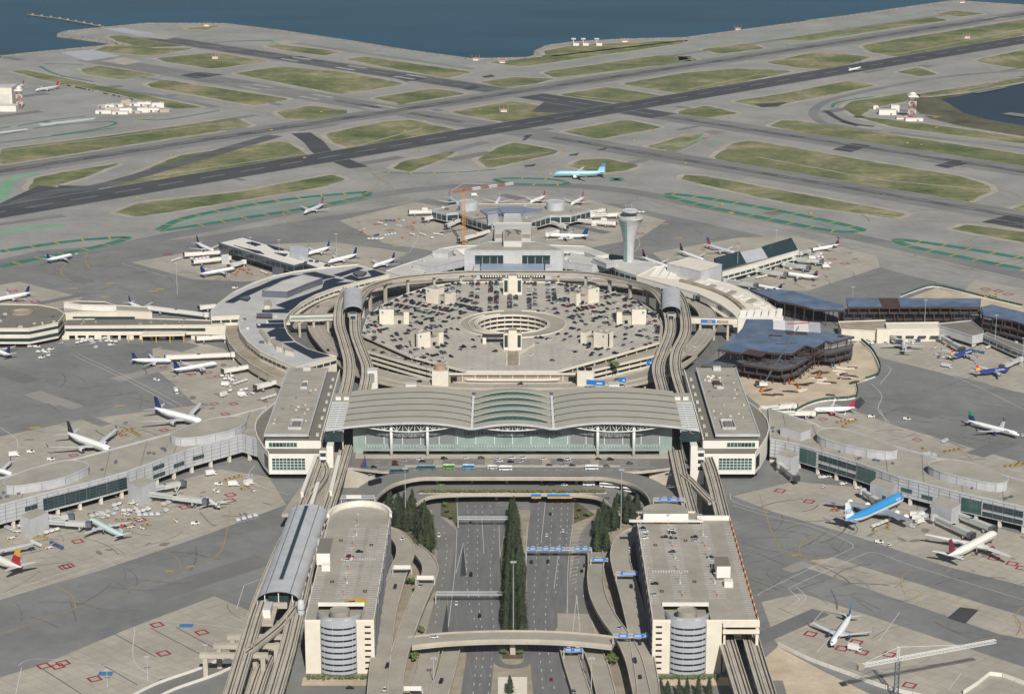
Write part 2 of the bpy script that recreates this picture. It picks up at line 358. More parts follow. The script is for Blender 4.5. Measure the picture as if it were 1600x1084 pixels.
# thin service tracks across the infields
for c in ([190,283,330,262,480,240],[270,350,400,325,540,300],[0,236,180,214,365,190],[560,235,640,215,720,203],[1080,300,1250,325,1410,340],[1180,245,1380,282,1545,297],[1075,140,1180,118,1250,112],[1400,85,1500,66,1600,45],[560,228,660,200],[760,250,860,238],[900,150,1000,160]):
    MB().ribbon(PP(c), 3.0, .08).build("service_track", m_concrete, kind="structure")
# teal painted islands with yellow ticks
m_islefill = M("faded_island_paint", C(122, 134, 126), .9, .12, .03, col2=C(136, 144, 136))
def teal(c, w=10, closed=False, mat=None, tick=True, n=4):
    p = smooth(PP(c), n, closed)
    if closed and w > 8: MB().sheet(p, .045).build("island_middle", m_islefill, kind="structure")
    MB().ribbon(p, w, .09, closed=closed).build("painted_island", mat or m_teal, kind="structure")
    if tick:
        b = MB(); L = plen(p); d = 8
        while d < L:
            q, t = at_len(p, d); nn = V(-t.y, t.x)
            b.sheet([q+nn*7-t*.9, q+nn*7+t*.9, q-nn*7+t*.9, q-nn*7-t*.9], .13); d += 28
        b.build("island_ticks", m_yellow, kind="structure")
teal([262,359,258,354,300,338,430,314,560,301,573,303,562,309,480,325,380,341], 11, True)
teal([0,393,60,384,120,376,188,371,194,374,150,386,60,404,0,417], 11)
teal([1045,304,1060,304,1130,314,1230,332,1335,355,1340,361,1300,361,1210,344,1120,326,1050,309], 11, True)
teal([1600,404,1500,387,1412,375,1404,378,1440,389,1600,421], 11)
teal([775,281,800,278.5,868,281,886,287,868,289,800,287], 9, True)
teal([598,269,640,271,720,269,775,265], 4)
teal([955,278,972,283], 8, False, None, False); teal([972,278,955,283], 8, False, None, False)
for c in ([28,197,80,188,133,182],[52,201,110,194,168,190,180,194,150,202,80,212],[0,211,40,205],[0,201,16,198],[0,223,60,216,180,200]): teal(c, 5, False, None, False)
teal([0,365,50,356,100,352], 16, False, m_palegreen, False); teal([0,313,20,280,60,272], 14, False, m_palegreen, False)
for c in ([62,104,90,117,145,128],[70,100,130,101],[220,187,260,187,343,173],[108,107,125,112,230,125],[1300,168,1310,160,1365,151],[1060,78,1300,45,1480,13],[1060,96,1200,76,1330,52],[850,105,960,86,1060,76],[1225,70,1260,76],[1260,32,1320,25],[1290,66,1360,80],[540,72,650,90,730,104],[300,52,420,62,428,70],[1250,175,1262,178],[1030,228,1080,222,1100,212],[1110,226,1125,222]):
    teal(c, 5, False, m_teal if c[0] in (1300, 62, 70, 220) else m_palegreen, False)
for c in ([60,194,150,184,146,187,66,197],[0,206,42,201,44,203,0,209]): MB().sheet(PP(c), .09).build("painted_bar", m_white, kind="structure")
# yellow taxi lines
yl = MB()
for c in ([580,270,600,283,616,297,612,305,590,310],[540,320,590,290,584,272,570,266],[850,275,846,266,870,252,900,246],[1560,296,1590,305,1585,318,1500,325,1420,330],
          [1430,352,1440,345,1600,352],[630,420,700,415],[1010,300,1100,330,1250,365,1420,400,1600,440],[180,400,330,368,520,335,640,312,760,298,900,296,980,305,1080,330],
          [0,440,100,420,180,400],[1260,180,1180,196,1100,215,1000,245,930,262],[440,340,470,332,520,318],[440,318,448,345,470,352],[105,410,95,425,110,440],[137,395,133,405,140,420]):
    yl.ribbon(smooth(PP(c), 5), .9, .14)
yl.build("taxiway_lines", m_dimyel, kind="structure")
# ------------------------------------------------------------------ aprons and their paint
m_apron_far = M("worn_apron", C(134, 133, 128), .9, .15, .02, col2=C(150, 148, 141))
MB().sheet(PP([-150,440, 60,392, 300,372, 640,318, 960,318, 1180,366, 1420,430, 1700,500, 1750,1095, -160,1095]), .02).build("apron", m_ground, kind="structure")
K3a = lambda c: [v for i in range(0, len(c), 2) for v in (c[i]/2.963, 720+c[i+1]/2.963)]
K3b = lambda c: [v for i in range(0, len(c), 2) for v in (1060+c[i]/2.963, 720+c[i+1]/2.963)]
for ci, c in enumerate(([-40,830, 200,772, 345,733, 420,745, 447,788, 330,832, 160,890, -40,948],[-60,1075, 60,1040, 205,980, 335,931, 392,955, 385,1010, 330,1045, 250,1060, 215,1095, -60,1095],
          [1145,775, 1240,752, 1330,760, 1480,805, 1640,845, 1640,925, 1480,885, 1330,835, 1210,800],[1190,940, 1252,926, 1640,1055, 1640,1095, 1440,1088, 1330,1056, 1215,1010],
          [238,545, 300,532, 350,545, 420,590, 445,640, 400,660, 345,655, 300,628, 272,600, 240,575],[-40,690, 130,655, 330,630, 420,640, 260,684, 110,722, -40,756],
          [205,410, 350,385, 520,378, 640,395, 560,430, 380,440, 300,436],[-40,452, 30,440, 130,465, 110,480, -40,500],[530,345, 640,318, 790,304, 920,312, 1040,345, 1000,372, 900,392, 700,396, 600,380],
          [1020,395, 1150,372, 1240,368, 1370,400, 1375,418, 1260,455, 1190,452, 1060,430],[1340,545, 1420,522, 1560,540, 1640,580, 1640,625, 1500,590, 1380,560],[1195,640, 1290,625, 1400,665, 1640,735, 1640,790, 1480,750, 1330,700, 1210,665],
          [1240,880, 1300,870, 1640,975, 1640,1005, 1560,990],[1490,468, 1525,437, 1600,452, 1640,470, 1640,490, 1540,470])):
    MB().sheet(PP(c), .04+.003*ci).build("apron_concrete", m_concrete, kind="structure")
for c in ([1480,965, 1500,948, 1530,952, 1508,974],[0,985, 40,975, 45,979, 0,994],[270,530, 312,540, 285,550, 250,545],[1260,470, 1290,460, 1300,465, 1275,476],[1330,630, 1345,620, 1352,628, 1340,640],[1060,460,1100,458,1090,470,1060,468],[590,420,620,412,640,420,610,428],[110,540,160,538,160,552,110,556]):
    MB().sheet(PP(c), .089).build("asphalt_patch", m_patch if c[0] in (1480, 1330) else m_rwy_old, kind="structure")
m_dark_taxi = M('dark_taxiway', C(112, 113, 112), .9, .16, .02, stretch=(0, .3, 0), col2=C(128, 128, 125))
for c, w in (([-60,432, 60,408, 300,362, 520,318, 640,298, 800,288, 960,296, 1100,322, 1300,362, 1640,440], 26), ([-40,356, 100,337], 14), ([-40,252, 180,216, 400,180], 16), ([300,70, 420,64, 560,82, 740,108], 14), ([860,112, 1060,86, 1300,50, 1500,20], 16), ([1640,88+20, 1480,120, 1330,148, 1280,165, 1275,185, 1330,200, 1640,236], 14), ([150,135, 260,152, 340,168], 16), ([640,258, 720,232, 760,222], 16), ([1100,215, 1040,240, 960,262], 14), ([200,118,330,140,440,165], 12)):
    MB().ribbon(smooth(PP(c), 5), w, .033).build('taxiway_strip', m_dark_taxi, kind='structure')
def lines(paths, w, mat, z, name, n=5):
    b = MB()
    for c in paths: b.ribbon(smooth(PP(c), n), w, z)
    return b.build(name, mat, kind="structure")
lines([K3a(c) for c in ([-40,815, 440,650, 880,490, 1000,440, 1040,370, 1065,215],[350,680, 330,620, 230,565, 110,550],[835,510, 832,470, 790,430, 700,415])], .55, m_dimyel, .12, "taxilane_lines")
lines([K3b(c) for c in ([375,155, 450,370, 520,430, 640,465, 1100,600, 1640,770],[570,450, 560,400, 590,360, 640,340],[1050,620, 1030,570, 1040,530, 1080,500],[1600,800, 1560,740, 1580,690, 1640,660],[1340,850, 1450,815, 1640,800])], .55, m_dimyel, .12, "taxilane_lines")
lines([[0,700, 60,668, 190,632, 300,618],[20,590, 120,570, 240,610],[1200,560, 1300,590],[1130,470, 1400,520, 1600,560],[300,448, 420,420, 600,372],[1100,400,1250,440,1420,460],[1430,640,1500,660,1600,690],[640,410,560,380,530,350]], .5, m_dimyel, .12, "taxilane_lines")
lines([K3a(c) for c in ([-40,655, 420,500, 760,375, 1200,260],[-40,632, 380,487],[625,770, 625,935, 770,1015],[85,945, 170,915, 450,940, 620,990, 720,1030],[700,735, 1070,770, 1150,810],[100,955, 70,1090],[1130,575, 1095,685],[1130,575, 1210,545],[1165,60, 1190,110, 1335,155],[1180,20, 1150,70, 1200,120])], .35, m_white, .125, "service_road_lines")
lines([K3b(c) for c in ([250,205, 420,255, 640,310, 780,370, 808,395, 770,420, 400,600, 385,620],[860,430, 920,425, 1100,490, 1640,655],[860,430, 540,575, 520,600, 560,640, 520,670],[545,580, 590,630, 560,665],[240,150, 260,190, 420,240],[195,130, 215,180],[600,775, 670,690],[640,885, 720,800],[930,830, 1025,700],[1250,1060, 1310,980])], .35, m_white, .125, "service_road_lines")
lines([[114,555, 200,595, 275,636],[120,552, 210,594, 285,634],[1190,575, 1380,575],[1362,600, 1378,618, 1372,640, 1390,660],[1382,570, 1392,578, 1375,600],[1420,568, 1500,592, 1600,640],[1230,650, 1250,640, 1420,690],[0,668, 25,685, 28,700],[190,412,260,432],[640,395,655,365,645,350],[985,400,1000,380,985,360],[1375,640,1385,660]], .4, m_white, .125, "service_road_lines")
lines([K3a(c) for c in ([530,800, 720,905],[700,775, 950,905],[815,770, 1010,875],[470,940, 635,1035],[195,960, 380,1080])], .5, m_patch, .12, "joint_lines", 2)
# tyre marks and stains
tm = MB(); r_ = random.Random(5)
for k in range(380):
    px, py = r_.choice([(r_.uniform(0, 400), r_.uniform(790, 980)), (r_.uniform(1130, 1330), r_.uniform(800, 960)), (r_.uniform(1130, 1600), r_.uniform(780, 1000)), (r_.uniform(1340, 1600), r_.uniform(590, 740)), (r_.uniform(0, 250), r_.uniform(520, 680)), (r_.uniform(60, 360), r_.uniform(400, 470)), (r_.uniform(1120, 1600), r_.uniform(400, 470)), (r_.uniform(520, 1100), r_.uniform(300, 400)), (r_.uniform(900, 1500), r_.uniform(290, 400))])
    a = r_.choice((R(45), R(-45), R(20), R(-60)))+r_.gauss(0, .25); p = G(px, py); L_ = r_.uniform(12, 45); cv = r_.uniform(-.5, .5)
    q = [p+V(math.cos(a+cv*t)*L_*t, math.sin(a+cv*t)*L_*t) for t in (0, .25, .5, .75, 1)]; tm.ribbon(q, r_.choice((.4, .5, .7, 1.1)), .0945+.00001*k)
tm.build("tyre_marks", M("tyre_mark", C(84, 84, 83), .9, .25, .2, col2=C(114, 113, 110)), kind="structure")
st = MB()
for k in range(130):
    px, py = r_.choice([(r_.uniform(0, 420), r_.uniform(760, 900)), (r_.uniform(1180, 1600), r_.uniform(770, 900)), (r_.uniform(240, 420), r_.uniform(550, 640)), (r_.uniform(560, 1020), r_.uniform(320, 390)), (r_.uniform(1040, 1350), r_.uniform(380, 450)), (r_.uniform(0, 420), r_.uniform(650, 720))])
    p = G(px, py); w, h = r_.uniform(1, 6), r_.uniform(.8, 3); a0 = r_.uniform(0, 3)
    st.sheet([p+V(w*math.cos(a)*r_.uniform(.6, 1.2)*math.cos(a0)-h*math.sin(a)*math.sin(a0), w*math.cos(a)*math.sin(a0)+h*math.sin(a)*math.cos(a0)*r_.uniform(.6, 1.2)) for a in [2*math.pi*i/9 for i in range(9)]], .0875+.00004*k)
st.build("oil_stains", M("oil_stain", C(112, 109, 103), .7, .2, .3, col2=C(132, 128, 120)), kind="structure")
mm = [M("repair_tone_%d" % k, C(*c_), .9, .12, .03) for k, c_ in enumerate(((112, 113, 112), (126, 126, 123), (146, 143, 136), (118, 117, 114)))]
for k in range(40, 120):
    if k < 60: px, py = r_.choice([(r_.uniform(0, 400), r_.uniform(800, 980)), (r_.uniform(1140, 1600), r_.uniform(800, 1060)), (r_.uniform(1380, 1600), r_.uniform(590, 700)), (r_.uniform(0, 250), r_.uniform(560, 650)), (r_.uniform(60, 360), r_.uniform(400, 470)), (r_.uniform(520, 1300), r_.uniform(292, 400))])
    else: px, py = r_.uniform(0, 1600), r_.uniform(60, 300)
    if k >= 60 and py < 130-abs(px-800)*.05: continue
    p = G(px, py); a = r_.choice((R(45), R(-45))); u = V(math.cos(a), math.sin(a)); v = V(-u.y, u.x); w, h = r_.uniform(10, 46), r_.uniform(4, 12)
    MB().sheet([p-u*w-v*h, p+u*w-v*h, p+u*w+v*h, p-u*w+v*h], .0305+.0001*k if k >= 60 else .0825+.0001*k).build("pavement_repair", mm[k % 4], kind="structure")
# red equipment boxes painted at the stands
rb_ = MB()
def redbox(px, py, w=7, a=.6):
    p = G(px, py); u = V(math.cos(a), math.sin(a)); v = V(-u.y, u.x)
    for s in (-1, 1):
        for uu, vv in ((u, v), (v, u)):
            m = p+vv*(s*w*.42); rb_.sheet([m-uu*w/2-vv*w*.09, m+uu*w/2-vv*w*.09, m+uu*w/2+vv*w*.09, m-uu*w/2+vv*w*.09], .13+(.003 if uu is u else 0))
for c in ([360,372,595,293,650,273,315,485,727,758,935,793,757,890,203,948,268,950,292,935,438,1008,855,213,1067,157,1065,183,300,490],):
    q = K3a(c); [redbox(q[i], q[i+1]) for i in range(0, len(q), 2)]
q = K3b([470,138,605,187,612,800,823,838,757,867,850,885,975,895,1070,1037,1460,450,1545,475,1590,495]); [redbox(q[i], q[i+1], 7, -.5) for i in range(0, len(q), 2)]
for px, py in ((256,672),(115,711),(335,631),(352,647),(365,631),(1286,655),(1433,687),(340,588),(356,594),(300,585),(255,574),(290,575),(325,582),(262,398),(330,412),(590,350),(610,360),(600,345),(1290,420),(1300,405),(1320,412),(640,355),(1000,365),(960,350),(1560,455),(1575,460),(1540,452),(20,455),(55,471),(30,470),(40,478)): redbox(px, py, 6 if py > 500 else 8)
rb_.build("stand_boxes", m_red, kind="structure")
for px, py in ((291,977),(165,1052)): MB().sheet([G(px, py)+V(x, y) for x, y in ((-4, -2.6), (4, -2.6), (4, 2.6), (-4, 2.6))], .13).build("stand_plate", m_blue, kind="structure")
ys = MB()
for c in ([1243,867,1274,875,1436,931,265,892,297,885],): 
    for i in range(0, len(c), 2): p = G(c[i], c[i+1]); ys.sheet([p+V(x, y) for x, y in ((-2.4, -1.2), (2.4, -.4), (2.4, 1.2), (-2.4, .4))], .15)
for px, py in ((172,443),(240,455),(250,452),(165,464),(115,451),(187,634),(55,668),(560,450),(1040,350),(1020,356),(1060,372),(1000,340),(1095,395),(620,385),(660,412)): p = G(px, py); ys.sheet([p+V(x, y) for x, y in ((-4, -2), (4, -1), (4, 2), (-4, 1))], .15)
ys.build("taxi_signs_painted", m_yellow, kind="structure")
for c in ([352,930, 357,911, 362,910, 356,932],): pass
# ------------------------------------------------------------------ building materials
m_roofbeige = M("terminal_roof_metal", C(172, 168, 152), .55, .06, .05, col2=C(180, 175, 160))
m_gutter = M("dark_gutter", C(70, 74, 72), .7, 0)
m_white_w = M("white_wall_panel", C(226, 222, 212), .6, .05, .2)
m_cream = M("cream_wall", C(214, 206, 188), .8, .06, .15, col2=C(222, 214, 198))
m_gravel = M("gravel_roof", C(150, 146, 134), .95, .14, .06, col2=C(166, 160, 146))
m_gravel2 = M("dark_gravel_roof", C(122, 118, 108), .95, .14, .06)
m_grayroof = M("pale_grey_roof", C(186, 184, 178), .7, .1, .04, col2=C(200, 197, 190))
m_metal = M("grey_metal_panel", C(176, 178, 180), .5, .1, .12, col2=C(192, 193, 194))
m_metal_d = M("dark_metal_panel", C(108, 112, 120), .45, .1, .12, metal=.2)
m_steel = M("white_painted_steel", C(225, 225, 220), .45, 0)
m_conc = M("viaduct_concrete", C(168, 161, 147), .9, .15, .06, col2=C(186, 178, 163))
m_conc_d = M("weathered_concrete", C(138, 128, 112), .9, .2, .08, col2=C(160, 150, 132))
m_road = M("road_asphalt", C(116, 114, 110), .9, .1, .04, col2=C(128, 126, 120))
m_road_d = M("dark_road_asphalt", C(102, 103, 103), .9, .12, .04, col2=C(116, 116, 114), stretch=(0, 7, 0))
m_deck = M("parking_deck", C(148, 142, 130), .9, .14, .05, col2=C(163, 156, 143))
m_track = M("dark_running_rail", C(66, 62, 58), .8, .15, .1)
m_screen = M("blue_grey_mesh_screen", C(178, 182, 189), .5, .08, .3, metal=.1)
m_screen_d = M("grey_mesh_screen", C(112, 114, 118), .6, .1, .3, metal=.1)
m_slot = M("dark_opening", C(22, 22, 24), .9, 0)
m_glass = M("tinted_window_glass", C(44, 62, 64), .08, .1, .1, spec=.6)
m_glass_g = M("pale_green_glass", C(132, 148, 142), .15, .1, .08, spec=.6, col2=C(152, 166, 160))
m_glass_t = M("teal_window_glass", C(56, 92, 86), .12, .25, .12, spec=.6)
m_letter = M("black_letters", C(40, 46, 48), .5, 0)
m_rust = M("rusty_steel", C(76, 58, 52), .8, .25, .2)
m_deckblue = M("galvanised_steel_deck", C(82, 98, 120), .4, .25, .06, metal=.2, col2=C(118, 134, 156))
m_solar = M("solar_panel", C(40, 46, 60), .45, .12, .2, spec=.25)
m_orange = M("orange_paint", C(214, 120, 40), .6, .08, .2)
m_sign = M("blue_sign", C(40, 120, 200), .5, 0)
m_bark = M("bark", C(80, 66, 52), .9, .2, .5)
XC = .4
# ------------------------------------------------------------------ international terminal hall
T = thing("international_terminal", "long wave-roofed terminal hall with a green glass front and black lettering", "terminal building", (XC, 1478, 15))
def TL(x, y, z): return V(x, y-1478, z-15)
def wave(x, amp=0.0):
    ax = abs(x)
    if ax < 28.5: return 36.6+(3.6+amp)*(1-(ax/28.5)**2)
    if ax < 66: t = (66-ax)/37.5; return 41.2-4.6*t*t
    t = (ax-66)/66; return 41.2-5.4*t*t
RF, RB, NS = 1466.0, 1556.0, 6
rows = [RF+(RB-RF)*i/NS for i in range(NS+1)]
xs_side = [29.3+(119-29.3)*i/14 for i in range(15)]; xs_mid = [-28+56*i/14 for i in range(15)]
for k in range(NS):
    y0, y1 = rows[k], rows[k+1]-.9
    for sgn in (-1, 1):
        b = MB(); r = [[TL(sgn*x, y, wave(x)+dz) for x in xs_side] for y, dz in ((y0, -1.0), (y0, .25), (y1, -.05), (y1, -1.0))]
        if sgn < 0: r = [q[::-1] for q in r]
        b.loft(r, lambda k, i: 1 if k != 1 else 0, False, False); b.build("roof_panel", [m_roofbeige, m_gutter], T)
    b = MB(); am = 0 if k == NS-1 else 0
    r = [[TL(x, y, wave(x, a)+dz) for x in xs_mid] for y, a, dz in ((y0, 1.8 if k else 0, -.6), (y0, 1.8 if k else 0, .3), (y1, 0, -.05), (y1, 0, -1.0))]
    b.loft(r, 0, False, False); b.build("roof_panel", m_roofbeige, T)
    if k:   # crescent of glass under the raised front edge of each panel
        b = MB()
        for i in range(14):
            x0, x1 = xs_mid[i], xs_mid[i+1]
            f = lambda x: wave(x, 1.8)-.6
            b.face([TL(x0, y0-5.2, wave(x0)+.05), TL(x1, y0-5.2, wave(x1)+.05), TL(x1, y0+.05, f(x1)+.2), TL(x0, y0+.05, f(x0)+.2)])
        sk = b.build("skylight", m_glass_t, T)
        b = MB()
        for i in range(2, 13):
            x0 = xs_mid[i]; b.bar(TL(x0, y0-5.2, wave(x0)+.15), TL(x0, y0+.05, wave(x0, 1.8)-.25), .35)
        b.build("glazing_bars", m_metal_d, sk, kind="stuff")
b = MB(); b.loft([[TL(x, y, wave(abs(x))-1.05) for x in [-119+238*i/40 for i in range(41)]] for y in (RF+.3, RB)], 0, False, False)
b.build("roof_gutter_deck", m_gutter, T)
for sgn in (-1, 1):
    b = MB(); b.bar(TL(sgn*28.7, RF-.5, wave(28.5)+.5), TL(sgn*28.7, RB-12, wave(28.5)+.5), 1.6, 1.4); b.build("roof_ridge_beam", m_steel, T)
b = MB(); b.loft([[TL(x, RF-.6+dy, wave(abs(x))+dz) for x in [-131+262*i/60 for i in range(61)]] for dy, dz in ((.6, -1.1), (0, -1.1), (0, .5), (.6, .5))], 0, False, False)
b.build("roof_fascia", m_metal, T)
# glass wall, its bands of louvres, canopy and doors
def wall(name, x0, x1, y, z0, z1f, mat, n=20, par=T):
    b = MB()
    for i in range(n):
        a, c = x0+(x1-x0)*i/n, x0+(x1-x0)*(i+1)/n
        b.face([TL(a, y, z0), TL(c, y, z0), TL(c, y, z1f(c)), TL(a, y, z1f(a))])
    return b.build(name, mat, par)
m_louv = M("louvred_glass", C(176, 180, 176), .4, .08, .2)
wl = lambda x: wave(x)-1.2
wall("glass_wall", -113, -104, 1478, 15, wl, m_glass_g, 4); wall("glass_wall", 104, 113, 1478, 15, wl, m_glass_g, 4)
lw = lambda x: 34.2
wall("louvre_wall", -104, -41, 1477.6, 22, lw, m_louv); wall("louvre_wall", 41, 104, 1477.6, 22, lw, m_louv)
wall("glass_wall", -41, 41, 1477.6, 20, lambda x: 35.2, m_glass_g); wall("upper_glass_wall", -104, 104, 1478.6, 34, wl, m_glass, 40)
wall("glass_wall", -104, 104, 1477.9, 19.5, lambda x: 23, m_glass_g, 6); wall("door_wall", -104, 104, 1479, 15, lambda x: 20, m_glass, 6)
b = MB()
for i in range(16): b.box(TL(-72.5, 1477.3, 22.6+i*.72), (63, .3, .12)); b.box(TL(72.5, 1477.3, 22.6+i*.72), (63, .3, .12))
b.build("louvre_lines", m_metal_d, T, kind="stuff")
for i in range(17):
    x = -104+13*i; MB().box(TL(x, 1477, 24.5), (.5, .6, 6)).build("mullion", m_steel, T)
MB().box(TL(0, 1473.5, 20.2), (210, 8, .7)).box(TL(0, 1469.6, 20.0), (210, .4, 1.6)).build("entrance_canopy", m_glass_g, T)
b = MB()
for i in range(105): b.box(TL(-104+2*i, 1474, 21.1), (.7, .5, .9))
b.build("canopy_fins", m_metal, T, kind="stuff")
for i in range(8):
    x = -91+26*i; MB().box(TL(x, 1478.2, 17), (7, 1.5, 4)).build("door", m_metal_d, T)
for x in (-85.5, -60, 60, 85.5):
    b = MB(); b.tube(TL(x, 1470, 15), TL(x, 1470, wave(abs(x))-.8), 1.1, 1.1, 12); b.build("column", m_steel, T, True)
def truss(x0, x1, depth, n, y=1468.5):
    b = MB(); top = lambda t: wave(abs(x0+(x1-x0)*t))-1.3
    bot = lambda t: top(t)*0+min(top(0), top(1))+.6-depth*4*t*(1-t)*.62
    P = [(TL(x0+(x1-x0)*i/n, y, top(i/n)), TL(x0+(x1-x0)*i/n, y, min(bot(i/n), top(i/n)))) for i in range(n+1)]
    for i in range(n):
        b.bar(P[i][0], P[i+1][0], .5); b.bar(P[i][1], P[i+1][1], .65)
        b.bar(P[i][0], P[i+1][1], .3) if i % 2 else b.bar(P[i][1], P[i+1][0], .3)
        if 0 < i: b.bar(P[i][0], P[i][1], .35)
    b.build("truss", m_steel, T)
truss(-107, -39, 7, 16); truss(39, 107, 7, 16); truss(-24, 24, 4, 14); truss(-107, -39, 7, 16, 1474.5); truss(39, 107, 7, 16, 1474.5)
cu = bpy.data.curves.new("sign_letters", 'FONT'); cu.body = "SAN FRANCISCO INTERNATIONAL"; cu.size = 3.55; cu.align_x = 'CENTER'; cu.extrude = .12
cu.space_character = 1.28; cu.offset = .035; cu.materials.append(m_letter)
tmp = link("sign_source", cu); me = bpy.data.meshes.new_from_object(tmp); bpy.data.objects.remove(tmp)
o = link("sign_letters", me, T, (0, -2.6, 14.2)); o.rotation_euler = (math.pi/2, 0, 0)
MB().box(TL(0, 1517, 19), (212, 76, 36)).build("hall_core", m_metal_d, T)
# forecourt slab with the kerbside pavement
MB().prism([V(-118, 1446), V(118, 1446), V(118, 1560), V(-118, 1560)], 0, 14.9, 0, 1).build("terminal_plinth", [m_conc, m_road], kind="structure")
# slatted canopies between hall and office blocks
for sgn, side in ((-1, "left"), (1, "right")):
    t = thing("louvre_canopy", f"grey slatted canopy bridging the {side} end of the wave-roofed hall and the office block", "canopy", (sgn*125, 1500, 0), 0, "slatted canopies beside the terminal hall")
    for i in range(16):
        y = 1467.5+i*4.5; z = 35.3-.02*i
        MB().box(V(0, y-1500, z), (13.5, 2.0, .35)).build("slat", m_steel, t)
    for x in (-6.6, 0, 6.6): MB().box(V(x, 1.5, 34.6), (.5, 72, .9)).build("beam", m_metal, t)
    MB().box(V(0, 1, 33.6), (13.6, 70, .2)).build("glass_ceiling", m_glass, t)
    MB().box(V(0, -33.5, 30), (13.5, .5, 6)).build("glass_end", m_glass, t)
    for x in (-5, 5):
        for y in (-20, 25): MB().box(V(x, y, 17.5), (1, 1, 34)).build("post", m_conc, t)
    MB().box(V(0, 50, 27), (15, 26, 14), top=1).build("link_block", [m_cream, m_gravel], t)
    for x in (-3, 3): MB().box(V(x, 46, 35), (4, 3, 2)).build("vent", m_white_w, t)
    t2 = thing("stair_tower", f"small white stair tower between the guideways by the {side} canopy", "stair tower", (sgn*129, 1452, 0), 0, "stair towers by the canopies")
    MB().box(V(-sgn*2.4, 0, 15), (4.6, 9, 30)).build("shaft", m_white_w, t2)
    MB().box(V(sgn*2.6, 1, 13.5), (5, 7, 25), top=1).build("stair_block", [m_white_w, m_gravel], t2)
    for z in (13, 18, 23): MB().box(V(sgn*2.6, -2.6, z), (4, .3, 2.6)).build("window", m_glass, t2)
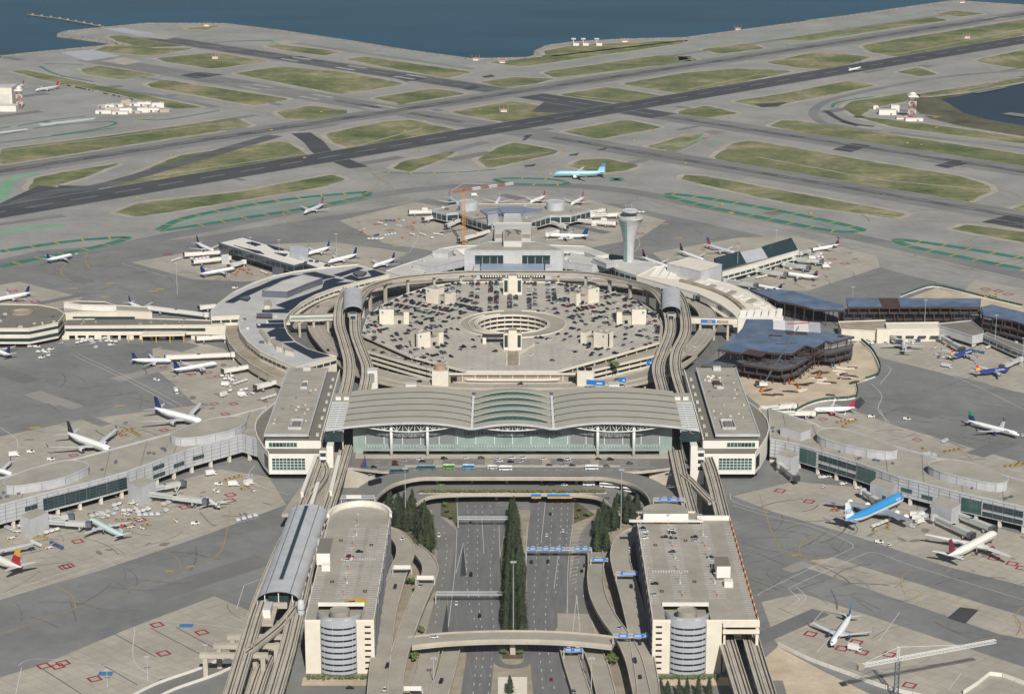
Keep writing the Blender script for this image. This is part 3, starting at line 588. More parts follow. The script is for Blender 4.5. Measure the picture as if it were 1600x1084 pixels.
# ------------------------------------------------------------------ office blocks at both ends
def office(sgn, lab):
    t = thing("office_block", lab, "office block", (sgn*155, 1478, 0), 0, "white office blocks flanking the terminal")
    X = lambda x: sgn*(x)-sgn*155          # x given as distance from axis
    def pr(pts, z0, z1, nm, mats, **k):
        MB().prism([V(X(x), y-1478) for x, y in pts], z0, z1, 0, 1).build(nm, mats, t)
    bow = [(x*-1, y) for x, y in [(p.x, p.y) for p in PP([419.7,708.5,411,698.5,402,683.5,398.5,670.7,401,657.8,409.5,646.7,429,631,450,618], 19.6)]]
    bow[0] = (bow[0][0], 1462)
    low = [(135, 1462)]+bow+[(172, bow[-1][1]), (135, bow[-1][1])]
    pr(low, 4.5, 19.6, "lower_storeys", [m_white_w, m_gravel2])
    rim = [V(X(x), y-1478, 19.6) for x, y in bow]
    MB().sweep(rim if sgn < 0 else rim, [(-.3, -.2), (-.3, 1.3), (.3, 1.3), (.3, -.2)]).build("parapet", m_white_w, t)
    pr([(136, 1466), (169, 1466), (174, 1474), (174, 1560), (136, 1560)], .0, 4.6, "ground_storey", [m_slot, m_slot])
    pr([(135, 1474), (174.5, 1474), (174.5, 1650), (135, 1650)], 19.6, 25.4, "middle_storey", [m_white_w, m_gravel2])
    pr([(145.6, 1479.5), (174.4, 1479.5), (174.4, 1649), (145.6, 1649)], 25.4, 27.4, "penthouse_glass", [m_glass_g, m_gravel])
    pr([(144, 1477), (175.6, 1477), (175.6, 1650), (144, 1650)], 27.4, 28.6, "roof_slab", [m_metal, m_gravel])
    for x, w in ((144.4, .9), (175.2, .9)): MB().box(V(X(x), 85.5, 28.9), (w, 172, .7)).build("roof_edge", m_metal, t)
    MB().box(V(0-sgn*-4.8, -.6, 28.9), (31, .9, .7)).build("roof_edge", m_metal, t)
    MB().box(V(X(135.3), 86, 26), (.7, 176, 1.4)).build("parapet", m_white_w, t)
    # the big green window of nine by four panes, and the smaller ones
    w = MB().box(V(X(157), -16.1, 12.2), (23.5, .3, 8.6)).build("window", m_glass_t, t)
    b = MB()
    for i in range(10): b.box(V(X(157)-11.7+2.6*i, -16.35, 12.2), (.3, .2, 8.6))
    for i in range(5): b.box(V(X(157), -16.4, 7.9+2.15*i), (23.5, .2, .3))
    b.build("glazing_bars", m_steel, w, kind="stuff")
    for i in range(9):
        if i % 4 != 3: MB().box(V(X(157)-10.4+2.6*i, -16.28, 15.3), (2.1, .1, 1.4)).build("dark_pane", m_glass, w)
    w = MB().box(V(X(162), -4.15, 22.4), (20, .3, 3)).build("window", m_glass_t, t)
    b = MB()
    for i in range(9): b.box(V(X(162)-10+2.5*i, -4.35, 22.4), (.25, .15, 3))
    b.build("glazing_bars", m_steel, w, kind="stuff")
    for i in range(3): MB().box(V(X(168)-sgn*2.5*i, -4.38, 22.4), (2, .1, 2.3)).build("dark_pane", m_glass, w)
    p0, p1 = Vector((X(bow[0][0]), bow[0][1]-1478, 12)), Vector((X(bow[1][0]), bow[1][1]-1478, 12))
    d = (p1-p0); n = Vector((d.y, -d.x, 0)).normalized()*(-sgn if sgn > 0 else 1)
    n = n if n.x*sgn > 0 else -n
    b = MB(); q = [p0+d*.1+n*.25, p0+d*.75+n*.25]
    b.face([q[0]-V(0, 0, 4.5), q[1]-V(0, 0, 4.5), q[1]+V(0, 0, 4.5), q[0]+V(0, 0, 4.5)]); b.build("window", m_glass, t)
    # plant on the roof
    for (x0, y0, w_, l_) in ((155, 1500, 9, 20), (158, 1600, 4.5, 16)):
        f = MB()
        for dx, dy, sx, sy in ((0, -l_/2, w_, .6), (0, l_/2, w_, .6), (-w_/2, 0, .6, l_), (w_/2, 0, .6, l_)): f.box(V(X(x0)+dx, y0-1478+dy, 29.4), (sx, sy, 2.2))
        f.build("plant_screen", m_metal, t)
        MB().box(V(X(x0), y0-1478, 29.3), (w_*.6, l_*.6, 1.4)).build("plant_unit", m_gravel2, t)
    MB().box(V(X(160), 1644-1478, 29.8), (6, 5, 3)).build("lift_house", m_grayroof, t)
    for q in range(22): MB().box(V(X(158+rnd.uniform(-11, 14)), rnd.uniform(20, 150), 29), (rnd.uniform(.8, 2), rnd.uniform(.8, 2.5), rnd.uniform(.7, 1.4))).build("roof_vent", m_grayroof if q % 3 else m_gravel2, t)
    for yy in (30, 60, 95, 130, 150): MB().box(V(X(159.7), yy, 28.66), (29, .35, .12)).build("roof_seam", m_gravel2, t)
    for i in range(8): MB().box(V(X(138.4), 8+i*20, 26.2), (2, 5, 1.2)).build("terrace_bench", m_grayroof, t)
    if sgn > 0:
        MB().box(V(X(156), 122, 30), (5, 12, 2.2)).build("scaffold_frame", m_rust, t)
        for dy in (-7, 7): MB().box(V(X(156), 122+dy, 30.4), (6, .4, 1.6)).build("scaffold_rail", m_conc_d, t)
        for i in range(6): MB().box(V(X(155+rnd.uniform(-5, 5)), 140+rnd.uniform(-6, 8), 29.2), (2.4, 1.6, 1.2)).build("pallet", m_cream, t)
office(-1, "white office block with a gravel roof at the left end of the terminal hall")
office(1, "white office block with scaffolding on its roof at the right end of the terminal hall")
# ------------------------------------------------------------------ viaducts, roads, guideways
def run_on(path):
    """carry a roadway that leaves the picture at the bottom on for another 110 m"""
    p = list(path)
    for _ in range(2):
        if p[0].y < 1112 and p[0].y < p[len(p)//2].y: p.insert(0, p[0]+(p[0]-p[1]).normalized()*110)
        p = p[::-1]
    return p
def viaduct(name, label, path, w, thick=1.4, mat=None, piers=True, cat="viaduct", group=None, step=28, closed=False, z_floor=0, pw=1.6, side=(1, 1), parapet=True, pier_skip=()):
    path = run_on(path) if not closed else path
    c = path[len(path)//2].copy(); c.z = 0
    t = thing(name, label, cat, c, 0, group)
    P = [p-c for p in path]
    MB().sweep(P, [(-w/2, 0), (-w/2, -thick), (w/2, -thick), (w/2, 0)], lambda k, i: 1 if i == 3 else 0, True, closed).build("deck", [m_conc, mat or m_road], t)
    if parapet:
        for s in (-1, 1):
            o = s*(w/2)
            if not side[(s+1)//2]: continue
            MB().sweep(P, [(o-.25, -thick*.5), (o+.25, -thick*.5), (o+.25, 1.05), (o-.25, 1.05)], 0, True, closed).build("parapet", m_conc, t)
    if piers:
        L = plen(P); d = step*.4
        while d < L:
            q, tg = at_len(P, d)
            if q.z-thick > z_floor+2 and not any(a < d < b for a, b in pier_skip):
                rz = math.atan2(tg.y, tg.x)
                MB().box(V(q.x, q.y, (z_floor+q.z-thick)/2), (pw, pw*1.4, q.z-thick-z_floor), rz).build("pier", m_conc, t)
                MB().box(V(q.x, q.y, q.z-thick-.6), (1.6, w*.75, 1.2), rz).build("pier_cap", m_conc, t)
            d += step
    return t
def PZ(*c): return [G(c[i], c[i+1], c[i+2]) for i in range(0, len(c), 3)]
def guideway(label, path, tracks=2, gap=4.0, **k):
    w = 4.2*tracks+.6 if tracks == 2 else 4.6
    t = viaduct("airtrain_guideway", label, path, w, 1.5, m_conc, cat="guideway", group="elevated people-mover guideways", step=26, pw=2.0, **k)
    c = t.location; path = run_on(path)
    P = [p-Vector(c) for p in path]
    for o in ((-2.1, 2.1) if tracks == 2 else (0,)):
        MB().sweep(P, [(o-1.25, .0), (o-1.25, .25), (o-.55, .25), (o-.55, .0)]).build("running_pad", m_conc, t)
        MB().sweep(P, [(o+.55, .0), (o+.55, .25), (o+1.25, .25), (o+1.25, .0)]).build("running_pad", m_conc, t)
        MB().sweep(P, [(o-.3, .02), (o-.3, .4), (o+.3, .4), (o+.3, .02)]).build("guide_rail", m_track, t)
        MB().sweep(P, [(o-1.75, .02), (o-1.75, .5), (o-1.55, .5), (o-1.55, .02)]).build("power_rail", m_track, t)
    return t
GZ = 17.0
# upper (departures) loop in front of the hall, and the lower (arrivals) loop under it
def mir(path): return [V(2*XC-p.x, p.y, p.z) for p in path]
half = PZ(563,822,14, 561,800,14.5, 566,780,15, 580,764,15, 606,750,15)+[V(-66, 1430.5, 15), V(-46, 1432, 15), V(XC, 1432.3, 15)]
up = smooth(half[:-1]+mir(half)[::-1], 6)
viaduct("departures_loop", "upper roadway loop curving in front of the terminal hall", up, 19, 1.8, m_road, cat="viaduct", step=24, pw=1.8, z_floor=8, side=(1, 0))
half = PZ(612,800,6, 625,786,7)+[V(-66, 1409, 8), V(-52, 1417, 8), V(-30, 1420, 8), V(XC, 1420.3, 8)]
lo = smooth(half[:-1]+mir(half)[::-1], 6)
viaduct("arrivals_loop", "lower roadway loop with a hedge along its outer edge", lo, 23, 1.6, m_road, cat="viaduct", step=27, pw=2.0, side=(1, 0))
MB().prism([V(-95, 1425), V(95, 1425), V(95, 1446), V(-95, 1446)], 6.4, 7.9).build("arrivals_floor", m_road_d, kind="structure")
MB().prism([V(-60, 1436), V(60, 1436), V(90, 1438), V(112, 1446), V(118, 1478), V(-118, 1478), V(-112, 1446), V(-90, 1438)], 13, 14.96, 0, 1).build("departures_kerbside", [m_conc, m_road], kind="structure")
MB().box(V(XC, 1445, 10), (190, 2, 6)).build("kerbside_wall", m_slot, kind="structure")
km = MB()
for y in (1440, 1446.5, 1452, 1458, 1463):
    for x in range(-96, 96, 9): km.box(V(x+2, y, 15.0), (3.4 if y not in (1446.5, 1463) else 9, .3, .02))
km.build("lane_lines", m_white, kind="structure")
for i, x in enumerate((-52, -16, 24, 58)):
    MB().box(V(x, 1456, 15.0), (6, 16, .03)).build("crosswalk", m_deck, kind="structure")
MB().box(V(XC, 1448.6, 15.1), (150, 3, .4)).build("kerbside_island", m_conc, kind="structure")
MB().box(V(XC, 1472, 15.05), (222, 12, .3)).build("pavement", m_conc, kind="structure")
# freeway floor between the garages
fw = PP([668,785, 930,785, 955,860, 950,1090, 600,1090, 650,860])
MB().sheet([V(-75, 950), V(78, 950), V(78, 1400), V(-75, 1400)], .06).build("freeway_ground", m_conc_d, kind="structure")
def road(c, mat, z=.12, name="road"): return MB().sheet(PP(c), z).build(name, mat, kind="structure")
k2 = lambda c: [v for i in range(0, len(c), 2) for v in (530+c[i]/2.963, 720+c[i+1]/2.963)]
road(k2([545,150, 725,150, 780,250, 745,430, 750,560, 765,720, 760,800, 720,880, 700,1095, 560,1095, 590,900, 560,800, 500,800, 505,600, 545,320]), m_road_d)
road(k2([430,175, 470,175, 470,260, 545,320, 505,600, 480,800, 395,805, 440,640, 455,420, 430,330]), m_road)
road(k2([885,150, 1085,150, 1080,290, 1075,380, 1060,600, 1050,720, 1000,780, 1010,880, 1075,1095, 900,1095, 880,880, 850,790, 870,600, 865,420, 885,240]), m_road_d)
road(k2([1120,330, 1185,255, 1175,430, 1130,500, 1135,640, 1190,790, 1260,1095, 1100,1095, 1060,800, 1060,600, 1090,430]), m_road)
road(k2([345,640, 440,650, 400,800, 460,870, 430,1095, 290,1095, 370,870, 350,800]), m_deck, .14)
road(k2([1010,705, 1155,708, 1200,800, 1100,870, 1150,1095, 1040,1000, 1010,800]), m_deck, .14)
for xa, xb in ((-29, -12), (12, 33)): MB().sheet([V(xa, 950), V(xb, 950), V(xb, 1093), V(xa, 1093)], .115).build("road", m_road_d, kind="structure")
# planted slivers of ground
for c in ([470,190,545,185,545,310,520,270,470,255],[1090,185,1185,250,1085,290],[170,180,440,250,430,420,360,430,230,300],[1440,180,1250,300,1170,440,1185,260],[742,470,790,200,815,200,868,500,850,790,765,790]):
    road(k2(c), m_marsh, .2, "planting_bed")
# lane lines
ll = MB()
def dashes(c, w=.22, on=3.2, off=8.5, z=.2, solid=False):
    p = smooth(PP(k2(c)), 4)
    if solid: ll.ribbon(p, w*1.3, z); return
    d, L = 0, plen(p)
    while d < L-on:
        a, _ = at_len(p, d); b_, _ = at_len(p, d+on); ll.ribbon([a, b_], w*1.6, z); d += on+off
for c in ([590,180, 600,300, 590,480, 600,650, 640,800, 620,1080],[625,180, 640,300, 640,480, 650,700, 670,860, 645,1080],[690,180, 720,300, 700,480, 705,650, 715,800, 690,1080],[660,180,665,280],[480,300, 500,420, 470,600, 440,780],
          [925,190, 915,420, 900,700, 925,860, 945,1080],[990,190, 975,420, 955,700, 965,860, 1000,1080],[1030,190, 1020,420, 1000,640],[1060,190,1050,420],[1110,430,1095,600,1120,780],[1215,900,1240,1080]): dashes(c)
for c in ([545,320, 535,520, 500,800],[660,260, 670,430],[575,380, 540,520],[575,380, 590,520],[740,300, 745,440, 760,620, 755,760],[955,190, 935,380],[1015,430, 995,590],[1080,300, 1060,480, 1055,700],[870,300, 862,560, 845,740],[1100,620,1080,800],[1100,620,1115,800],[1130,620,1190,800],[545,180,550,300],[725,200,785,180],[725,205,885,205]): dashes(c, solid=True)
for i in range(16):   # hatching beside the exit lane
    a = G(*k2([1062+2*i*.3, 300+i*18])); a2 = G(*k2([1092+(16-i)*3, 292+i*18])); ll.ribbon([a, a2], .4, .21)
ll.build("freeway_lane_lines", m_white, kind="structure")
dk = MB(); dk.sheet(PP(k2([575,380,590,530,560,535])), .22); dk.sheet(PP(k2([500,650,505,800,475,800])), .23); dk.build("gore_paint", m_patch, kind="structure")
# ramps beside the garages
ra = smooth(PZ(563,826,14, 585,826,13.5, 612,832,13, 630,848,12.5, 633,868,12, 623,892,12, 613,925,11.5, 603,965,11, 597,1010,10, 592,1060,9.5, 588,1110,9), 5)
viaduct("left_ramp", "elevated ramp hugging the left garage and running down the picture", ra, 11, 1.5, m_deck, cat="ramp", step=30)
rb = smooth(PZ(640,850,6, 660,866,8, 672,885,9, 669,905,10, 655,937,10.6, 641,972,11, 628,1010,10.5, 618,1050,9.8, 612,1110,9.3), 5)
viaduct("left_ramp", "elevated ramp merging from the freeway side into the left garage ramp", rb, 9.6, 1.5, m_deck, cat="ramp", step=30)
ra = smooth(PZ(1040,823,14, 1010,826,13.5, 985,836,13, 972,852,12.5, 969,872,12, 974,895,12, 984,930,11.5, 995,975,11, 1004,1020,10, 1012,1070,9.5, 1016,1110,9), 5)
viaduct("right_ramp", "elevated ramp hugging the right garage and running down the picture", ra, 12, 1.5, m_deck, cat="ramp", step=30)
rb = smooth(PZ(930,862,4, 931,884,6, 930,905,8, 934,930,9.5, 945,955,10.5, 960,978,11, 976,1000,11, 990,1030,10, 1000,1070,9.7), 5)
viaduct("right_ramp", "elevated ramp merging from the freeway side into the right garage ramp", rb, 9.5, 1.5, m_deck, cat="ramp", step=30)
for c, l in (([425,860, 405,960, 370,1100], "left"), ([520,870, 500,960, 460,1100], "inner left"), ([1060,870, 1085,960, 1130,1100], "inner right"), ([1170,870, 1205,960, 1240,1100], "right")):
    q = k2(c); viaduct("side_road", f"raised {l} side road passing under the curved overpass", smooth([G(q[0], q[1], 2.5), G(q[2], q[3], 3), G(q[4], q[5], 3)], 5), 9.5 if 'inner' in l else 10.5, 2.2, m_deck, False, cat="road")
ov = smooth(PZ(640,1003,10.5, 690,997.5,10.8, 745,994.5,11, 800,993.5,11, 860,994.5,11, 915,998,10.8, 960,1003,10.5), 5)
t_ov = viaduct("overpass", "curved overpass bridge spanning the freeway between the two garages", ov, 13, 2.2, m_deck, False, cat="bridge")
MB().box(V(XC-t_ov.location.x, 0, 4.4), (3, 2.4, 8.8)).build("pier", m_conc, t_ov)
MB().sheet(PP(k2([735,1000,870,1000,870,1095,735,1095])), .25).build("median_slab", m_cream, kind="structure")
MB().ribbon(smooth(PP(k2([730,880, 728,920, 755,945, 805,952, 850,945, 875,920, 872,880])), 5), 5, .22).build("turnaround_lane", m_road_d, kind="structure")
MB().sheet(PP(k2([750,885,855,885,850,915,755,915])), .24).build("planting_bed", m_marsh, kind="structure")
# ------------------------------------------------------------------ guideways of the people mover
gl_out = smooth(PZ(358,1100,16, 385,1010,16.5, 406,943,17, 440,860,17, 470,800,17, 489,750,17, 508,694,17, 524,645,17.5, 540,612,18.5, 546,570,20, 538,535,21, 530,505,22, 533,470,22, 545,450,22), 6)
gl_in = smooth(PZ(424,1100,16, 450,1010,16.5, 466,943,17, 487,860,17, 510,800,17, 528,744,17, 545,688,17, 557,648,17.5, 570,608,18.5, 574,576,20, 565,549,21, 556,522,22, 555,495,22, 561,470,22, 580,448,22, 631,434,22, 729,426,22), 6)
gr_in = smooth(PZ(1166,1100,16, 1133,993,16.5, 1100,880,17, 1079,800,17, 1064,744,17, 1052,688,17, 1043,648,17.5, 1035,610,18.5, 1028,576,20, 1036,549,21, 1047,519,22, 1046,495,22, 1036,470,22, 1016,451,22, 969,437,22, 901,427,22, 729,426,22), 6)
gr_out = smooth(PZ(1204,1100,16, 1172,993,16.5, 1146,880,17, 1127,800,17, 1111,738,17, 1093,688,17, 1080,645,17.5, 1066,612,18.5, 1056,576,20, 1058,549,21, 1071,520,22, 1070,490,22, 1062,465,22, 1050,450,22), 6)
guideway("outer guideway passing the left side of the vaulted station and the left office block", gl_out)
guideway("inner guideway from the vaulted station round the back left of the central garage", gl_in)
guideway("inner guideway from under the right garage round the back right of the central garage", gr_in)
guideway("outer guideway from under the right garage past the right office block", gr_out)
guideway("guideway crossing over between the tracks in front of the vaulted station", smooth(PZ(384,1020,16.6, 410,1000,16.8, 440,975,17, 462,948,17.2), 4), 1)
guideway("guideway crossing over beside the left office block", smooth(PZ(474,800,17.1, 489,770,17.2, 505,748,17.2, 509,734,17.2, 506,722,17.2, 509,700,17.2), 5), 1)
guideway("guideway crossing over beside the right office block", smooth(PZ(1066,740,17.2, 1080,752,17.2, 1092,765,17.2, 1112,785,17.2), 5), 1)
# white walkway roofs beside the tracks
for c, l in (([530,712,20, 517,768,20], "beside the inner track"), ([494,712,20, 472,770,20], "beside the left office block"), ([497,754,20, 486,790,20], "nearest the vaulted station")):
    p = PZ(*c); t = thing("walkway_roof", f"long white walkway roof {l}", "walkway roof", (p[0].x, p[0].y, 0), 0, "white walkway roofs along the tracks")
    P = [q-V(p[0].x, p[0].y, 0) for q in p]
    MB().sweep(P, [(-1.2, 0), (-1.2, .6), (1.2, .6), (1.2, 0)]).build("roof", m_white_w, t)
    MB().sweep([q-V(0, 0, 3.5) for q in P], [(-.9, 0), (-.9, 3.5), (.9, 3.5), (.9, 0)]).build("wall", m_white_w, t)
fl = PP([440,800, 512,800, 552,690, 515,690, 488,730], 15.3)
MB().prism(fl, 12, 14.2, 0, 1).build("track_platform", [m_conc, m_deck], kind="structure")
# vaulted station on the left
S = thing("vaulted_station", "long station with a vaulted grey metal roof beside the left garage", "station", (-134.5, 1264, 0))
SX = lambda y: -136+(y-1188)/(1340-1188)*4+134.5
nb = 38
def ring(y, k): return [V(SX(y)+12.3*math.cos(a), y-1264, 19.3+k*math.sin(a)) for a in [math.pi-math.pi*i/16 for i in range(17)]]
for i in range(nb):
    y0 = 1188+152*i/nb; y1 = 1188+152*(i+1)/nb-.07
    MB().loft([ring(y0, 6.3), ring(y1, 6.3)], 0, False, False).build("roof_panel", m_metal, S, True)
MB().loft([ring(1188, 6.0), ring(1340, 6.0)], 0, False, False).build("roof_lining", m_metal, S)
b = MB(); b.loft([[V(SX(y)+dx-.6, y-1264, 25.7) for dx in (-.9, .9)] for y in (1208, 1336)], 0, False, False); b.build("skylight", m_glass, S)
MB().loft([[V(SX(y)+dx-.6, y-1264, 25.66) for dx in (-1.3, 1.3)] for y in (1207, 1337)], 0, False, False).build("skylight_frame", m_metal_d, S)
for s in (-1, 1):
    MB().loft([[V(SX(y)+s*7+dx, y-1264, 24.62) for dx in (-.25, .25)] for y in (1188, 1340)], 0, False, False).build("roof_seam", m_metal_d, S)
    MB().sweep([V(SX(y)+s*11.6, y-1264, 17) for y in (1189, 1339)], [(-.3, 0), (-.3, 3), (.3, 3), (.3, 0)]).build("wall", m_glass, S)
    for i in range(11):
        y = 1190+14.6*i; MB().box(V(SX(y)+s*12.2, y-1264, 9.6), (1, 1.4, 19.4)).build("column", m_metal, S)
MB().prism([V(SX(1189)-5, -75), V(SX(1189)+5, -75), V(SX(1339)+5, 75), V(SX(1339)-5, 75)], 14.5, 18.2, 0, 1).build("platform", [m_conc, m_deck], S)
MB().box(V(SX(1190), -73.5, 20), (12, .4, 4)).build("end_screen", m_glass, S)
for x in (-8, 0, 8): MB().box(V(SX(1190)+x, -74, 21), (.5, .5, 6)).build("end_post", m_steel, S)
MB().box(V(SX(1300)+18, 18, 21), (12, 4, 4)).build("footbridge", m_metal, S)
# yard in front of the station
ty = thing("track_cabin", "white equipment cabin between the tracks below the vaulted station", "cabin", G(409, 1000, 0)+V(4, 0, 0))
MB().box(V(0, 0, 19), (4.5, 13, 5), top=1).build("body", [m_white_w, m_grayroof], ty); MB().box(V(0, 0, 15.7), (9, 30, 1.4)).build("deck", m_conc, ty); MB().box(V(0, 0, 7.5), (3, 3, 15)).build("pier", m_conc, ty)
tank = thing("silver_tank", "tall silver storage tank between the vaulted station and the left garage", "tank", (-121.5, 1175, 0))
MB().lathe((0, 0, 0), [(2.2, 0), (2.2, 24), (1.6, 25.5), (.1, 26)], 14).build("shell", m_metal, tank, True)
for i in range(5): MB().lathe((0, 0, 4+4*i), [(2.25, 0), (2.3, .2), (2.25, .4)], 14, caps=False).build("band", m_metal_d, tank)
for i in range(3): # cross heads that carry the tracks
    y = 1150-i*13; x = -150-i*6; t = thing("track_bent", ["concrete cross beam on two columns nearest the vaulted station", "concrete cross beam on two columns below the track cabin", "concrete cross beam on two columns at the lower left edge"][i], "beam", (x, y, 0), 0, "cross beams under the tracks")
    MB().box(V(8, 0, 13.4), (38, 3, 2.4)).build("cross_beam", m_conc, t)
    for dx in (-8, 24): MB().box(V(dx, 0, 6.1), (2.6, 2.6, 12.2)).build("column", m_conc, t)
low = smooth(PZ(392,1100,4, 412,1040,4.5, 440,985,5), 3)
guideway("lower guideway dipping under the cross beams at the lower left", low)
# ------------------------------------------------------------------ the two garages in front
def garage(sgn, x0, x1, lab, wing=None):
    """x0 inner (freeway) side, x1 outer side, given as distance from the axis"""
    cx = sgn*(x0+x1)/2; t = thing("parking_garage", lab, "parking garage", (cx, 1130, 0), 0, "cream parking garages with round blue fronts")
    X = lambda x: sgn*x-cx
    ZT = 31.0; Yb = 1296
    back = [V(X(x0), Yb-1130)]+[V((X(x0)+X(x1))/2+(X(x0)-X(x1))/2*math.cos(R(a)), Yb-1130+24*math.sin(R(a))) for a in range(15, 180, 15)]+[V(X(x1), Yb-1130)]
    deckp = [V(X(x1), 0), V(X(x0), 0)]+back
    if sgn > 0: deckp = [V(X(x1), 0), V(X(x0), 0), V(X(x0), 166), V(X(x0)+8, 178), V(X(x0)+38, 178), V(X(x0)+40, 166), V(X(x1), 166)]
    dx0, dx1 = sorted((X(x0+9.8), X(x0+30)))            # the blue drum's ends
    hole = [V(dx1+2.5, 5), V(dx1+2.5, 24), V(dx0-2.5, 24), V(dx0-2.5, 5)]
    b = MB(); L = ccw(deckp)
    front = sorted([X(x0), X(x1)])
    # deck in three pieces round the ramp opening
    b.face([(front[0], 0, ZT), (dx0-2.5, 0, ZT), (dx0-2.5, 22, ZT), (front[0], 22, ZT)]); b.face([(dx1+2.5, 0, ZT), (front[1], 0, ZT), (front[1], 22, ZT), (dx1+2.5, 22, ZT)])
    b.face([tuple(p) for p in [V(p.x, max(p.y, 22), ZT) for p in L]])
    for z in (27.2, 23.4):
        b.face([(front[0]+.5, 1, z), (front[1]-.5, 1, z), (front[1]-.5, 160, z), (front[0]+.5, 160, z)])
    b.build("roof_deck", m_deck, t)
    MB().sweep([V(p.x, p.y, 0) for p in L if True], [(0, ZT-1.2), (0, ZT+1.1), (.5, ZT+1.1), (.5, ZT-1.2)], 0, True, True).build("parapet", m_cream, t)
    # inner long wall: grey mesh with level bands
    xi = X(x0); yb = 166
    for k in range(8):
        z = .5+3.8*k
        MB().box(V(xi-sgn*.1, yb/2+.6, z+1.4), (.6, yb, 2.6)).build("mesh_band", m_screen_d, t)
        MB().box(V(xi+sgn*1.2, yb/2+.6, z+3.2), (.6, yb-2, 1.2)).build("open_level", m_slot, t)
    for k in range(12): MB().box(V(xi-sgn*.55, 4+k*14, ZT/2), (.5, .7, ZT+1)).build("fin", m_screen_d, t)
    xo = X(x1)
    if not wing:
        for k in range(8): MB().box(V(xo, yb/2+.6, 2+3.8*k), (.5, yb-1, 2.4)).build("spandrel", m_cream, t)
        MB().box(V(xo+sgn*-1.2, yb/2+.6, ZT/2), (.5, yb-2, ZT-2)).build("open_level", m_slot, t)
    MB().box(V((front[0]+front[1])/2 if not wing else X((x0+x0+39)/2), 170, ZT/2-.6), (abs(x1-x0)-2 if not wing else 39, .5, ZT-1.4)).build("back_wall", m_screen_d, t)
    # front: cream piers, a bowed blue screen with eight slots
    fa, fb = (front[0], dx0) , (dx1, front[1] if not wing else X(x0+38.5))
    for a, c in (fa, fb): MB().box(V((a+c)/2, .3, ZT/2), (abs(c-a), 1.4, ZT)).build("front_wall", m_cream, t)
    cxd = (dx0+dx1)/2; w = (dx1-dx0)/2
    bow = lambda a: V(cxd+w*math.sin(a), .4-4.6*(math.cos(a)-math.cos(1.25))/(1-math.cos(1.25)))
    an = [-1.25+2.5*i/18 for i in range(19)]
    bow = lambda a: V(cxd+w*math.sin(a)/math.sin(1.25), .4-5.0*(math.cos(a)-math.cos(1.25))/(1-math.cos(1.25)))
    levels = [2.6+3.55*k for k in range(8)]
    edges = [0.8]+[v for z in levels for v in (z, z+1.05)]+[ZT+2.2]
    for k in range(0, len(edges), 2):
        z0, z1 = edges[k], edges[k+1]
        MB().loft([[bow(a)+V(0, 0, z) for a in an] for z in (z0, z1)], 0, False, False).build("screen_band", m_screen, t, True)
    for z in levels:   # slots stop short of the screen's ends
        MB().loft([[bow(a)*1+V(0, .5, zz) for a in an] for zz in (z-.1, z+1.15)], 0, False, False).build("slot", m_slot, t)
        for q in (0, 1):
            aa = an[:2] if q == 0 else an[-2:]
            MB().loft([[bow(a)+V(0, 0, zz) for a in aa] for zz in (z, z+1.05)], 0, False, False).build("screen_end", m_screen, t)
    for a in an[3:-3:4]:
        p = bow(a); MB().box(V(p.x, p.y-.1, ZT/2+1), (.16, .16, ZT)).build("screen_rib", m_metal, t)
    sx = X(x0+3.6)
    for z in levels: MB().box(V(sx, -.45, z+.5), (3.4, .3, 1.0)).build("wall_slot", m_slot, t)
    # ramp core behind the screen
    MB().lathe((cxd, 11, 20), [(5.6, 0), (5.6, 13.6), (5.2, 13.6), (5.2, 12.8), (.1, 12.8)], 24).build("ramp_core", m_deck, t)
    for a0, a1 in ((-2.5, 22),): MB().box(V(cxd, 23, ZT+1.0), (dx1-dx0+6, 1.2, 2.0)).build("ramp_beam", m_white_w, t)
    MB().loft([[V(cxd+(w+2.4)*math.cos(R(a)), 11+11.5*math.sin(R(a)), z) for a in range(180, 361, 12)] for z in (ZT-3, ZT+2.0)], 0, False, False).build("ramp_wall", m_screen, t)
    MB().loft([[V(cxd+(w+2.0)*math.cos(R(a)), 11+11*math.sin(R(a)), z) for a in range(360, 179, -12)] for z in (ZT-3, ZT+2.0)], 0, False, False).build("ramp_wall", m_screen, t)
    MB().face([(dx0-2.5, 0, 26.5), (dx1+2.5, 0, 26.5), (dx1+2.5, 22, 27.5), (dx0-2.5, 22, 27.5)]).build("ramp_floor", m_deck, t)
    # stall stripes, islands with lamps
    st = MB(); Zp = ZT+.03
    if sgn < 0: rows_ = [(X(x0)-3.4, 5.2, 4, 158), (X(x0)-9, 5, 60, 150), (X((x0+x1)/2)+2.6, 5, 34, 150), (X((x0+x1)/2)-2.6, 5, 34, 150), (X(x1)-0+3, 5, 26, 88)]
    else: rows_ = [(X(x0)+3, 5.2, 26, 158), (X(x0)+17, 5, 34, 160), (X(x0)+22, 5, 34, 160), (X(x0)+37, 5, 34, 160), (X(x0)+42, 5, 34, 160), (X(x1)-3, 5, 4, 160)]
    for x, w_, y0, y1 in rows_:
        y = y0
        while y < y1: st.box(V(x, y, Zp), (w_, .38, .02)); y += 2.75
    for k in range(14): st.box(V(X(x0)+sgn*(5+k*1.55), 76 if sgn > 0 else 96, Zp), (.8, 3.4, .02))
    st.build("stall_lines", m_white, t, kind="stuff")
    mids = [X((x0+x1)/2)] if sgn < 0 else [X(x0)+19.5, X(x0)+39.5]
    for x in mids:
        for y in range(36, 160, 20):
            l = MB().tube((x, y, ZT), (x, y, ZT+7), .13, .08, 6).build("lamp_post", m_metal, t); MB().box(V(x, y, ZT+7), (2.0, .45, .25)).build("lamp_head", m_metal, l)
            MB().box(V(x, y+2, ZT+.35), (1.0, 2.6, .7)).build("island", m_orange if (y//20) % 2 else m_cream, t)
